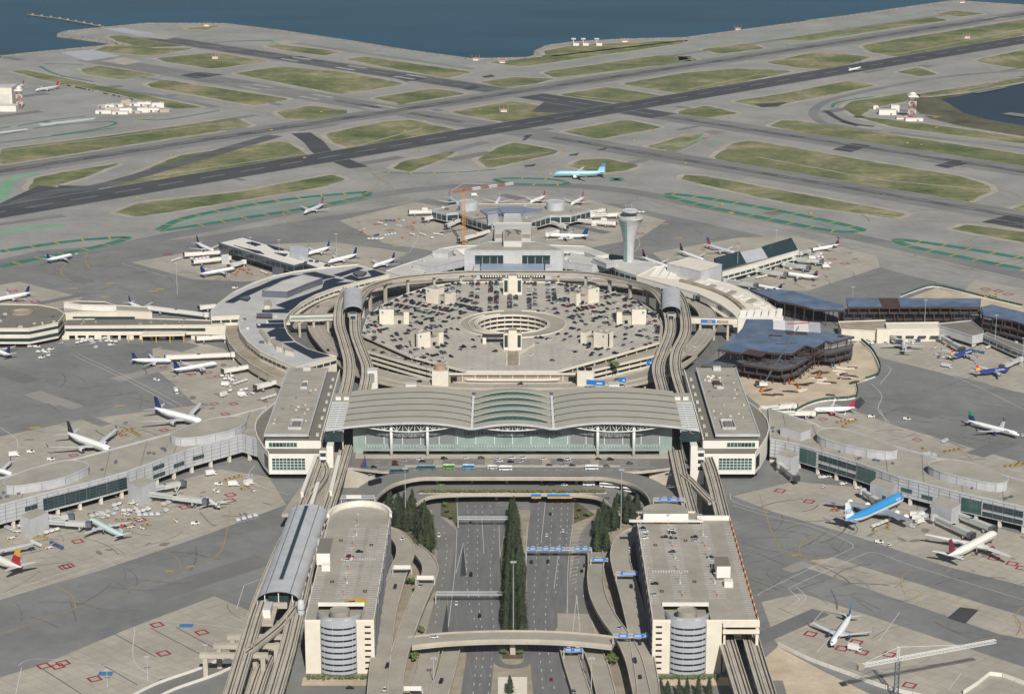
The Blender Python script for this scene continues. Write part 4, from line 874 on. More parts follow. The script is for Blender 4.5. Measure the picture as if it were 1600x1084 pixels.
    for y in range(26, 160, 19):
        l = MB().tube((X(x0)+.8, y, ZT), (X(x0)+.8, y, ZT+7), .13, .08, 6).build("lamp_post", m_metal, t); MB().box(V(X(x0)+1.2, y, ZT+7), (1.3, .4, .25)).build("lamp_head", m_metal, l)
    for (x, y) in ((X(x0)-sgn*-8, 45), (X(x0)+sgn*9, 120), (X(x0)+sgn*28, 128), (X(x0)+sgn*28, 60)):
        MB().box(V(x, y, Zp+.01), (2.2, 3.8, .02)).build("deck_number_plate", m_black, t); MB().box(V(x, y, Zp+.03), (1.0, 1.6, .02)).build("deck_number", m_dimyel, t)
    # lift house
    lx, ly = ((X(x1)+3.5), 76) if sgn < 0 else (X(x0)+45, 70)
    if sgn < 0: ly = 96
    h = MB().box(V(lx, ly, ZT+5.0), (8, 26 if sgn < 0 else 16, 7.2), top=1).build("lift_house", [m_white_w, m_gravel2], t)
    for dx in (-3, 3): MB().box(V(dx+lx, ly-5, ZT+.7), (1, 2, 1.4)).build("lift_house_post", m_white_w, h)
    MB().box(V(lx+2, ly-17, ZT+1.8), (5, 5, 3.6)).build("stair_head", m_white_w, t)
    return t, X, ZT
tg, X, ZT = garage(-1, 76.5, 115, "left cream garage with a bowed blue front and a nearly empty roof")
# arrow painted at the left garage's ramp
ar = MB(); ar.face([(X(80), 27, ZT+.05), (X(96), 27, ZT+.05), (X(91), 34, ZT+.05), (X(84), 34, ZT+.05)]); ar.build("ramp_paint", m_yellow, tg)
MB().box(V(X(92), 29, ZT+.08), (6, 2, .02), .3).build("ramp_arrow", m_black, tg); MB().box(V(X(103), 26.5, ZT+.08), (5, 2, .02), -.2).build("ramp_arrow", m_black, tg)
ap = [V(X(76.5)+(-19.25)+19.6*math.cos(R(a)), 166+25*math.sin(R(a)), 0) for a in range(0, 181, 12)]
MB().sweep(ap, [(-.8, ZT+1), (-.8, ZT+3.6), (.8, ZT+3.6), (.8, ZT+1)]).build("end_canopy", m_white_w, tg)
tg, X, ZT = garage(1, 78, 137, "right cream garage with a bowed blue front and tracks passing beneath its wing", wing=True)
for z, h in ((29.6, 3.6), (25.0, 2.2)): MB().box(V(X(127.2), 0, z), (20.4, 1.4, h)).build("wing_beam", m_cream, tg)
for k in range(5):
    MB().box(V(X(127), 22+k*3, 20.5-3.2*k-1.2), (20, 1, 1.4)).build("wing_level", m_cream, tg)
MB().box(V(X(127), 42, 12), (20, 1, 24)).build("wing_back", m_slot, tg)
for y in (1, 40, 80, 120, 160): MB().box(V(X(136.2), y, 14), (1.6, 1.6, 28)).build("wing_column", m_cream, tg); MB().box(V(X(118.2), y+1.2, 14), (1.2, 1.6, 28)).build("wing_column", m_cream, tg)
for k in range(16): MB().box(V(X(136.6), 6+k*10, ZT+1.2), (.5, 5, 1.5)).build("barrier", m_orange, tg)
ph = MB().prism([V(X(82), 158), V(X(110), 158), V(X(110), 166)]+[V(X(96)+14*math.cos(R(a)), 166+12*math.sin(R(a))) for a in range(15, 180, 15)]+[V(X(82), 166)], ZT-2, ZT+6.5, 0, 1).build("penthouse", [m_white_w, m_gravel], tg)
MB().box(V(X(96), 156.5, ZT+2.4), (46, 3, .8)).build("penthouse_canopy", m_white_w, tg)
for x in (91, 100): MB().box(V(X(x), 157.6, ZT+1.2), (5, .4, 1.4)).build("penthouse_sign", m_yellow, ph)
MB().box(V(X(126), 164, ZT+1.6), (20, 1.2, 3.0)).build("end_wall", m_white_w, tg)
# ------------------------------------------------------------------ central garage, ring roads and stations
def KP(ox, oy, k, c, z=0.0): return [G(ox+c[i]/k, oy+c[i+1]/k, z) for i in range(0, len(c), 2)]
def PG(c, z=0.0): return KP(530, 360, 2.963, c, z)
MB().sheet(PP([500,440, 1105,440, 1150,520, 1070,600, 1040,626, 560,626, 535,600, 450,520], 0), .07).build("ring_ground", m_road_d, kind="structure")
half = PZ(XC+800,603,9, 690,601,9, 600,586,9, 540,562,9, 507,532,9, 494,507,9, 504,481,9, 545,459,9, 620,444,9, 700,438,9, 800,437,9)
ringp = smooth(half+mir(half[1:-1])[::-1], 5, True)
viaduct("ring_road", "elevated ring road circling the central garage", ringp, 15, 1.4, m_deck, cat="viaduct", closed=True, step=30)
half = PZ(800,612,9, 690,609,9, 610,598,9, 556,581,9, 520,556,9)
viaduct("ring_slip_road", "slip road in front of the central garage feeding the ring road", smooth(half[::-1]+mir(half[1:]), 5), 9, 1.4, m_deck, cat="viaduct", step=30)
rg = MB()
for o in (-2.4, 2.4): rg.sweep([p+V(0, 0, .06) for p in ringp], [(o-.12, 0), (o+.12, 0)], 0, False, True)
rg.build("ring_lane_lines", m_white, kind="structure")
gr = MB()
for rr in (.80, .87):
    gr.sweep([V(p.x*rr, 1820+(p.y-1820)*rr*.98, .12) for p in ringp], [(-.15, 0), (.15, 0)], 0, False, True)
gr.build("lower_lane_lines", m_white, kind="structure")
ZD = 16.0
DECK = [110,488, 114,462, 130,402, 190,352, 300,300, 420,262, 540,244, 800,238, 1000,242, 1130,262, 1280,292, 1400,340, 1480,395, 1500,440, 1490,520, 1250,590, 1010,655, 940,655, 800,655, 665,655, 590,655, 330,585]
deck = PG(DECK, ZD); HC = V(.6, 1831)
GAR = thing("central_garage", "broad hexagonal parking garage with a round ramp well and crowded roof", "parking garage", (HC.x, HC.y, 0))
L = [p-HC for p in ccw(deck)]
def circ(r, n=64, z=0): return [V(r*math.cos(2*math.pi*i/n), r*math.sin(2*math.pi*i/n), z) for i in range(n)]
m_deckp = M("pale_parking_deck", C(170, 164, 152), .9, .12, .05, col2=C(182, 175, 162))
def holed(poly, r, z, nm, mat):
    """deck with a round hole: quads fan from the circle to the outline"""
    b = MB(); n = 96
    def ray(a):
        d = V(math.cos(a), math.sin(a)); best = None
        for i in range(len(poly)):
            p, q = poly[i-1], poly[i]; e = q-p; den = d.x*e.y-d.y*e.x
            if abs(den) < 1e-9: continue
            t = (p.x*e.y-p.y*e.x)/den; u = (p.x*d.y-p.y*d.x)/den
            if t > 0 and -1e-6 <= u <= 1+1e-6 and (best is None or t > best): best = t
        return d*best
    angs = sorted(set([round(2*math.pi*i/n, 5) for i in range(n)]+[round(math.atan2(p.y, p.x) % (2*math.pi), 5) for p in poly]))
    R_ = [(ray(a), V(r*math.cos(a), r*math.sin(a))) for a in angs]
    for i in range(len(R_)):
        (o0, i0), (o1, i1) = R_[i-1], R_[i]
        b.face([(i0.x, i0.y, z), (o0.x, o0.y, z), (o1.x, o1.y, z), (i1.x, i1.y, z)])
    return b.build(nm, mat, GAR)
holed(L, 31, ZD, "roof_deck", m_deckp)
lowtier = [V(p.x*1.0, p.y, 0) for p in L]
LOW = PG([100,520, 112,455, 130,402, 300,300, 540,244, 1000,242, 1280,292, 1480,395, 1500,455, 1500,545, 1470,580, 1010,690, 940,692, 800,692, 665,692, 590,690, 330,622, 120,560], 12)
L2 = [p-HC for p in ccw(LOW)]
for z, P_ in ((12, L2), (8, L2), (4, L2)): holed(P_, 31, z, "parking_level", m_deck)
def rimpar(P_, z, h, nm="parapet", mat=None, w=.5):
    MB().sweep([V(p.x, p.y, z) for p in P_], [(-.1, -.9), (-.1, h), (w, h), (w, -.9)], 0, True, True).build(nm, mat or m_cream, GAR)
rimpar(L, ZD, 1.1); rimpar(L2, 12, 1.1); rimpar(L2, 8, 1.1); rimpar(L2, 4, 1.1)
for p in [at_len(L2+[L2[0]], d)[0] for d in range(0, int(plen(L2)), 13)]: MB().box(V(p.x*.985, p.y*.985, 6), (1, 1, 12)).build("column", m_conc, GAR)
for p in [at_len(L+[L[0]], d)[0] for d in range(0, int(plen(L)), 13)]: MB().box(V(p.x*.985, p.y*.985, 14), (1, 1, 3.9)).build("column", m_conc, GAR)
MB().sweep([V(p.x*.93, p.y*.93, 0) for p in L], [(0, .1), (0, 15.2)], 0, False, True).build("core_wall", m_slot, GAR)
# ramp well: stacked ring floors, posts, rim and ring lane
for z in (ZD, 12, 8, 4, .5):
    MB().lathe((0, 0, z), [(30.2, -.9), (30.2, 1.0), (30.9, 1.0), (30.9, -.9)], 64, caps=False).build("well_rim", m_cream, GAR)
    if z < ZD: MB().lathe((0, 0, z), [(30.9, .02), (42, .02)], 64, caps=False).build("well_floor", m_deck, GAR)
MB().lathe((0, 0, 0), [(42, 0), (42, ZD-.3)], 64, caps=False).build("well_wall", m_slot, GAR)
for i in range(28):
    a = 2*math.pi*i/28; MB().box(V(31.6*math.cos(a), 31.6*math.sin(a), ZD/2-.5), (.9, .9, ZD-.8), a).build("well_post", m_conc, GAR)
MB().lathe((0, 0, 0), [(.1, .15), (30, .15)], 48, caps=False).build("well_base", m_road_d, GAR)
MB().lathe((0, 0, ZD+.05), [(33, 0), (46, 0)], 64, caps=False).build("ring_lane", m_deck, GAR)
MB().lathe((0, 0, ZD), [(32.6, 0), (32.6, 1.6), (33.2, 1.6), (33.2, 0)], 40, a0=110, a1=250, caps=False).build("ramp_wall", m_cream, GAR)
MB().lathe((0, 0, ZD), [(38, 0), (38, 1.3), (38.5, 1.3), (38.5, 0)], 40, a0=130, a1=280, caps=False).build("ramp_wall", m_cream, GAR)
MB().lathe((0, 0, ZD), [(45.6, 0), (45.6, .9), (46.2, .9), (46.2, 0)], 60, a0=100, a1=440, caps=False).build("ramp_wall", m_cream, GAR)
# front: two fan towers and the beige loading wall between them
for s in (-1, 1):
    p0 = G(800+s*93*.95-(0 if s < 0 else -2), 598, 0); x = s*57.5; y = 1671-HC.y
    w = MB().box(V(x, y, 10.5), (13, 11, 21)).build("fan_tower", m_cream, GAR)
    for dx in (-3, 3):
        MB().lathe((x+dx*1.0, y, 21), [(2.7, 0), (2.7, 1.2), (2.4, 1.2), (2.4, .3), (.1, .3)], 16).build("fan", m_conc_d if s < 0 else m_slot, w)
    if s < 0: MB().lathe((x, y, 21), [(4.6, 0), (4.6, 4.5), (4.2, 4.5), (.1, 4.0)], 20).build("fan_drum", M("tan_drum", C(170, 150, 124), .9, .1, .2), w)
MB().box(V(0, 1676-HC.y, 8), (102, 1, 16)).build("loading_wall", m_conc_d, GAR)
for i in range(9): MB().box(V(-40+10*i, 1675.2-HC.y, 8), (.6, .5, 15)).build("loading_rib", m_cream, GAR)
for x in (-47, 47): MB().box(V(x, 1675.3-HC.y, 10), (5, .6, 8)).build("loading_door", m_slot, GAR)
MB().box(V(0, 1675-HC.y, 16.4), (102, 2.6, 1.0)).build("loading_canopy", m_cream, GAR)
# stair towers on the roof
m_teal_sign = M("teal_sign", C(60, 160, 150), .6, 0)
def stair(zx, zy, sgn, kind=0):
    p = PG([zx, zy], ZD)[0]
    lab = {0: "cream stair tower with a lower wing on the garage roof"}[kind]
    return p
TW = [(220, 435, 1, "cream stair tower at the far left of the garage roof"), (395, 545, 1, "cream stair tower front left on the garage roof"), (425, 335, 1, "cream stair tower rear left on the garage roof"),
      (1388, 435, -1, "cream stair tower at the far right of the garage roof"), (1205, 545, -1, "cream stair tower front right on the garage roof"), (1180, 335, -1, "cream stair tower rear right on the garage roof")]
tower_pos = []
for i, (zx, zy, s, lab) in enumerate(TW):
    p = PG([zx, zy], ZD)[0]; tower_pos.append(p); rz = [0, R(-38)*-1, R(-40), 0, R(-38), R(40)][i]*.9
    t = thing("stair_tower", lab, "stair tower", p, rz, "cream stair towers on the central garage")
    if i in (2, 4): s = s
    MB().box(V(0, 6, 6.6), (12.5, 11, 13.2), top=1).build("main_block", [m_cream, m_gravel], t)
    MB().box(V(s*10.5, 6.5, 3.6), (9, 8, 7.2), top=1).build("wing", [m_conc, m_gravel2], t)
    MB().box(V(s*17, 6, 5.4), (4.6, 10, 10.8), top=1).build("end_shaft", [m_cream, m_gravel], t)
    MB().box(V(s*11, 2.4, 1.6), (2.8, .4, 2.8)).build("door", m_slot, t)
    MB().box(V(-s*3.4, .42, 10.5), (1.5, .3, 1.9)).build("sign", m_teal_sign, t)
    MB().box(V(s*13.4, 2.4, 2), (1.2, .3, 1.2)).build("sign", m_teal_sign, t)
    MB().box(V(-s*6.35, 4, 7), (.3, 1.6, 11)).build("slit_window", m_slot, t)
    for dx, dy in ((-2, 5), (2, 8)): MB().box(V(dx, dy, 13.7), (2.2, 2, 1.0)).build("roof_unit", m_grayroof, t)
for (zx, zy, lab, w, h) in ((803, 300, "tall cream stair block with dark glass at the back of the garage roof", 17, 18), (803, 556, "tall cream stair block in front of the garage ramp well", 15, 17)):
    p = PG([zx, zy], ZD)[0]; t = thing("lift_tower", lab, "lift tower", p, 0, "lift towers on the garage axis"); tower_pos.append(p)
    MB().box(V(0, 5, h/2), (w*.45, 9, h), top=1).build("core", [m_cream, m_gravel], t)
    for s in (-1, 1):
        MB().box(V(s*w*.36, 5, h*.42), (w*.28, 7, h*.84), top=1).build("side_shaft", [m_cream, m_gravel], t)
        MB().box(V(s*w*.36, 1.4, h*.45), (w*.18, .3, h*.6)).build("window", m_glass, t)
p = PG([720, 524], ZD)[0]; t = thing("toll_canopy", "dark flat canopy over the lanes beside the lift block on the garage roof", "canopy", p)
MB().box(V(0, 3, 6), (21, 9, 1)).build("roof", m_track, t); MB().box(V(-8.6, 0, 2.9), (3, 4, 5.6)).build("booth", m_cream, t); MB().box(V(9, 0, 2.9), (1, 1, 5.6)).build("post", m_cream, t)
ey = MB(); ey.face([PG([780, 560], ZD+.06)[0]-HC, PG([828, 560], ZD+.06)[0]-HC, PG([828, 622], ZD+.06)[0]-HC, PG([780, 622], ZD+.06)[0]-HC][::-1]); ey.build("exit_lane", m_conc_d, GAR)
for x0, x1 in ((775, 700), (833, 905)):
    a, b_, c = PG([x0, 575, x1, 530, x0, 622], ZD)
    MB().sweep([V(q.x-HC.x, q.y-HC.y, ZD) for q in (c, a, b_)], [(-.4, 0), (-.4, 1.2), (.4, 1.2), (.4, 0)]).build("lane_wall", m_cream, GAR)
# people mover stations over the ring road
def station(sgn, label):
    c = G(800+sgn*248.5, 478, 22); t = thing("arched_station", label, "station", (c.x, c.y, 0), R(-sgn*4), "arched stations over the ring road")
    def rg(y, k=1.0): return [V(8.4*math.cos(a), y, 25+5.2*k*math.sin(a)) for a in [math.pi-math.pi*i/12 for i in range(13)]]
    for i in range(9):
        y = -34+8*i; MB().loft([rg(y), rg(y+7.8)], 0, False, False).build("roof_panel", m_metal, t, True)
    MB().loft([rg(-34, .97), rg(38, .97)], 0, False, False).build("roof_lining", m_metal_d, t)
    MB().box(V(0, 2, 21.4), (9, 70, 2)).build("platform", m_conc, t)
    MB().box(V(0, -42, 19.5), (6, 9, 14), top=1).build("lift_shaft", [m_metal, m_metal_d], t)
    MB().box(V(0, -46.7, 19.5), (4.5, .3, 11)).build("shaft_glass", m_glass, t)
    for s in (-1, 1):
        MB().box(V(s*8.1, 2, 23.7), (.3, 70, 2.6)).build("side_glass", m_glass, t)
        for y in (-25, 5, 34): MB().box(V(s*3, y, 10.2), (2, 3, 20.4)).build("pier", m_conc, t)
    return t
station(-1, "arched silver station over the ring road left of the central garage")
station(1, "arched silver station over the ring road right of the central garage")
# enclosed footbridges from the stations to the terminals
def footbridge(name, label, a, b_, w=6, zb=15, h=5, wm=None, rm=None):
    d = b_-a; L_ = d.length; t = thing(name, label, "footbridge", (a.x, a.y, 0), math.atan2(d.y, d.x))
    MB().box(V(L_/2, 0, zb+h/2), (L_, w, h), top=1).build("body", [m_cream, rm or m_gravel], t)
    gw = MB().box(V(L_/2, 0, zb+h*.5), (L_*.97, w+.3, h*.5)).build("glazing", wm or m_glass_g, t)
    for k in range(3): MB().box(V(L_*(.2+.3*k), 0, zb/2), (2, 3, zb)).build("pier", m_conc, t)
    return t, L_, gw
footbridge("footbridge", "glazed footbridge from the left station to the curved solar-roofed terminal", G(453, 501, 15), G(527, 499, 15))
t, L_, gw = footbridge("footbridge", "footbridge with a blue banner from the right station to the terminal under construction", G(1080, 504, 15), G(1152, 506, 15), wm=m_cream)
MB().box(V(L_*.37, -3.3, 17.4), (L_*.32, .1, 3)).build("banner", m_sign, t); MB().box(V(L_*.4, -3.36, 17.1), (L_*.1, .1, 1.4)).build("banner_print", m_yellow, t); MB().box(V(L_*.68, -3.3, 17.4), (L_*.25, .1, 2.4)).build("banner", m_conc_d, t)
# ------------------------------------------------------------------ terminals and piers
def bldg(name, label, polys, cat="terminal building", group=None):
    """polys: (outline on the roof, z0, z1, wall, roof material, list of window bands (z0, z1, mat, step), parapet)"""
    c = sum(polys[0][0], V(0, 0))/len(polys[0][0]); c.z = 0
    t = thing(name, label, cat, c, 0, group)
    for poly, z0, z1, wm, rm, bands, par in polys:
        P = [V(p.x-c.x, p.y-c.y) for p in ccw(poly)]
        b = MB(); n = len(P)
        for i in range(n):
            p, q = P[i], P[(i+1) % n]; b.face([(p.x, p.y, z0), (q.x, q.y, z0), (q.x, q.y, z1), (p.x, p.y, z1)])
        w = b.build("wall", wm, t)
        MB().face([(p.x, p.y, z1-.15) for p in P]).build("roof", rm, t)
        if par: MB().sweep([V(p.x, p.y, z1) for p in P], [(-.35, -.3), (-.35, par), (.35, par), (.35, -.3)], 0, True, True).build("parapet", wm, t)
        for (a, e, m, step) in bands:
            for i in range(n):
                p, q = P[i], P[(i+1) % n]; d = q-p; Ln = d.length
                if Ln < 5: continue
                u = d/Ln; nn = V(u.y, -u.x)
                if nn.y > .35: continue            # faces away from the road side
                k = max(1, int(Ln/step)); 
                for j in range(k):
                    s0, s1 = (j+.06)/k*Ln, (j+.94)/k*Ln
                    x0, x1 = p+u*s0+nn*.12, p+u*s1+nn*.12
                    MB().face([(x0.x, x0.y, a), (x1.x, x1.y, a), (x1.x, x1.y, e), (x0.x, x0.y, e)]).build("window", m, w)
    return t, c
def vents(t, c, pts, z, n, seed, mat=None, s=(1.5, 4)):
    r = random.Random(seed); xs = [p.x for p in pts]; ys = [p.y for p in pts]
    P = ccw(pts); k = 0; tries = 0
    while k < n and tries < 400:
        tries += 1
        q = V(r.uniform(min(xs), max(xs)), r.uniform(min(ys), max(ys)))
        if not inside(q, P, 4): continue
        MB().box(V(q.x-c.x, q.y-c.y, z+.7), (r.uniform(*s), r.uniform(*s), r.uniform(1, 2.2)), r.uniform(0, 1.5)).build("roof_unit", mat or (m_grayroof if r.random() < .6 else m_metal_d), t); k += 1
def inside(q, P, margin=0):
    c = False; n = len(P)
    for i in range(n):
        a, b = P[i], P[i-1]
        if (a.y > q.y) != (b.y > q.y) and q.x < (b.x-a.x)*(q.y-a.y)/(b.y-a.y)+a.x: c = not c
    if c and margin:
        for i in range(n):
            a, b = P[i-1], P[i]; d = b-a; t = max(0, min(1, (q-a).dot(d)/max(d.length_squared, 1e-6)))
            if (a+d*t-q).length < margin: return False
    return c
A3 = lambda c, z=0.0: KP(330, 360, 4.3375, c, z)
A1 = lambda c, z=0.0: KP(950, 360, 4.0, c, z)
AF = lambda c, z=0.0: KP(0, 400, 4.2105, c, z)
ABt = lambda c, z=0.0: KP(1200, 400, 4.0, c, z)
CA = lambda c, z=0.0: KP(0, 610, 3.8095, c, z)
CG = lambda c, z=0.0: KP(1180, 610, 3.8095, c, z)
T2 = lambda c, z=0.0: KP(640, 285, 4.3243, c, z)
m_t3roof = M("pale_blue_grey_roof", C(174, 174, 172), .8, .1, .05, col2=C(188, 187, 183))
# --- curved terminal on the left with solar panels
T3o = A3([0,545, 60,490, 150,422, 280,360, 420,312, 560,282, 690,264, 990,234, 1205,300, 1000,350, 830,395, 700,445, 600,502, 530,560, 495,610, 498,660, 520,705, 565,755, 650,805, 760,838, 850,855, 575,930, 440,872, 330,820, 245,752, 198,690, 182,630, 195,580, 0,588], 18)
t3, c3 = bldg("curved_terminal", "crescent-shaped terminal with dark solar panels on its pale roof", [
    (T3o, 0, 18, m_cream, m_t3roof, [(12.5, 15, m_glass, 7)], .8),
    (A3([345,410, 480,342, 620,300, 755,325, 640,366, 515,418], 23.5), 18, 23.5, m_metal_d, m_grayroof, [], .4)])
for s in ([95,485,150,488,250,440,360,388,480,345,610,303,540,303,420,335,330,375,240,408],[440,505,520,475,650,432,752,392,762,352,860,352,970,350,830,382,705,428,605,482,545,538],[345,538,510,530,540,545,520,556,345,552],
          [760,345,830,322,900,335,830,352],[620,290,700,280,790,303,840,312,755,332,750,318],[830,300,1000,248,1030,256,880,310],[895,322,950,300,1000,325,1090,310,1060,275,1100,266,1190,298,1000,342],
          [385,608,490,606,492,622,390,622],[305,632,492,630,496,655,430,657,310,657],[380,690,440,662,498,662,520,700,560,745,420,752],[490,762,565,758,650,802,800,846,690,866,560,800]):
    P = [p-c3 for p in A3(s, 18.5)]; MB().prism(P, 18.0, 18.6).build("solar_array", m_solar, t3)
for s in ([325,672,345,672,400,740,385,752],[405,735,480,760,480,800,440,790],[490,785,560,810,560,830,500,815],[360,475,395,470,410,490,400,515,360,512]):
    MB().prism([p-c3 for p in A3(s, 21)], 17.8, 21.5, 0, 1).build("plant_house", [m_cream, m_gravel], t3)
for s, z in (([310,560,410,560,415,585,305,582],20),([960,285,1000,270,1055,280,1030,300,990,303],20),([190,455,250,440,265,450,245,468],20)):
    MB().prism([p-c3 for p in A3(s, z)], 17.8, z, 0, 1).build("plant_well", [m_rust, m_metal_d], t3)
vents(t3, c3, A3([200,600,480,560,450,800,300,780], 18), 18, 10, 3)
ring_in = smooth(A3([1230,345, 1000,395, 830,440, 700,490, 600,550, 545,600, 520,640], 12), 4)
MB().sweep([p-c3 for p in ring_in], [(-2, 0), (-2, 1.2), (2, 1.2), (2, 0)]).build("kerb_canopy", m_cream, t3)
lowr = A3([182,590, 182,640, 198,695, 245,757, 330,826, 440,878, 575,934, 530,985, 470,1005, 390,975, 270,905, 180,835, 120,760, 98,690, 105,640, 130,595], 10)
t, c = bldg("terminal_ring_wing", "lower weathered concrete wing curving round the outside of the solar-roofed terminal", [(lowr, 3.5, 10, m_conc, m_conc_d, [], .7)], "terminal wing")
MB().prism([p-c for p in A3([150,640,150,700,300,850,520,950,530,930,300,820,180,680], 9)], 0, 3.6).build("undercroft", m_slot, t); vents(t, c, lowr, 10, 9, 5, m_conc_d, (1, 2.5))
# --- white-roofed pier behind it
pe = A3([50,85, 215,48, 560,150, 865,250, 775,275, 625,222, 560,240, 470,215], 15)
t, c = bldg("white_roof_pier", "long pier with a white roof and glass sides behind the solar-roofed terminal", [(pe, 8, 15, m_metal_d, m_white_w, [(9, 13.5, m_glass, 9)], .6), (A3([60,112, 215,80, 760,270, 640,275], 8.5), 0, 8.5, m_glass, m_white_w, [], .5)], "pier")
for s in ([235,82,275,76,340,95,300,105],[380,100,470,118,495,135,430,130],[150,98,220,118,330,140,360,160,300,150,200,115],[425,150,520,160,500,175],[560,155,605,165,620,175,570,170]):
    MB().prism([p-c for p in A3(s, 15.4)], 14.8, 15.5).build("solar_array", m_solar, t)
vents(t, c, A3([500,160,840,245,760,265,600,210], 15), 15, 8, 8, m_track, (2, 4))
MB().prism([p-c for p in A3([535,110,580,102,660,118,655,180,600,170,535,150], 20)], 0, 20, 0, 1).build("stair_block", [m_metal, m_metal], t)
for k, s in enumerate(([415,250,490,250,490,300,415,300],[60,145,115,140,120,160,70,165])): MB().prism([p-c for p in A3(s, 10)], 0, 10, 0, 1).build("gate_house", [m_metal, m_metal_d], t)
# --- left pier with the eight-sided head
hexh = AF([-260,470, 0,478, 190,478, 380,440, 425,378, 370,345, 250,322, -100,318, -300,400], 17)
t, c = bldg("octagonal_pier_head", "eight-sided cream pier head with dark window bands at the left edge", [(hexh, 3.5, 17, m_cream, m_gravel2, [], .6)], "pier")
for a, e in ((12, 14.5), (5.5, 8.5)):
    P = [p-c for p in ccw(hexh)]; MB().sweep([V(p.x*1.002, p.y*1.002, 0) for p in P], [(-.12, a), (-.12, e)], 0, False, True).build("window_band", m_glass, t)
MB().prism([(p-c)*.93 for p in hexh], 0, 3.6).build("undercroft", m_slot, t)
o_ = AF([140, 375], 17)[0]-c; MB().lathe((o_.x, o_.y, 17), [(10, 0), (10, 1.6), (9.2, 1.6), (9.2, .2), (5, .2), (5, .9), (4.4, .9), (.1, .4)], 24).build("roof_ring", m_conc_d, t); vents(t, c, hexh, 17, 16, 11, None, (1, 3))
pf = AF([425,462, 440,418, 900,410, 1480,428, 1480,455], 12)
t, c = bldg("left_pier", "long low cream pier linking the eight-sided head to the curved terminal", [(pf, 3.6, 12, m_cream, m_gravel2, [], .6)], "pier")
P = AF([428,463, 1350,459], 12); a, b_ = P[0]-c, P[1]-c
MB().face([(a.x, a.y-.2, 8), (b_.x, b_.y-.2, 8), (b_.x, b_.y-.2, 10), (a.x, a.y-.2, 10)]).build("window_band", m_glass, t)
for k in range(14):
    x = a.x+(b_.x-a.x)*k/13; MB().box(V(x, a.y+.6, 1.8), (2.2 if k % 3 else 6, 1, 3.6)).build("pillar", m_cream, t)
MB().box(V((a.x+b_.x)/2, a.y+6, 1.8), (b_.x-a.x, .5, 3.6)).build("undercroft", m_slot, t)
up_ = AF([430,375, 1010,372, 1015,415, 430,415], 16); vents(t, c, pf, 12, 12, 14, m_conc_d, (1, 3))
t, c = bldg("pier_upper_storey", "upper cream storey with a long dark window behind the low left pier", [(AF([430,378, 490,372, 770,360, 1000,372, 960,335, 690,322, 420,335], 16.5), 0, 16.5, m_cream, m_gravel, [], .5), (AF([420,315, 540,332, 765,337, 690,312, 520,308], 20), 16.5, 21.5, m_white_w, m_gravel2, [], .4)], "pier")
a, b_ = [p-c for p in AF([485,400, 895,395], 13)]
MB().box(V((a.x+b_.x)/2, AF([600, 378], 16.5)[0].y-c.y-2.2, 12.2), (b_.x-a.x, .8, 4)).build("long_window", m_glass, t)
cp = AF([930,520, 1215,515, 1225,495, 945,490], 7)
t, c = bldg("loading_canopy", "cream flat canopy on yellow posts against the low left pier", [(cp, 5.6, 7, m_cream, m_cream, [], 0)], "canopy")
for k in range(6): MB().box(V(-30+12*k, -6, 2.8), (.8, .8, 5.6)).build("post", m_yellow, t)
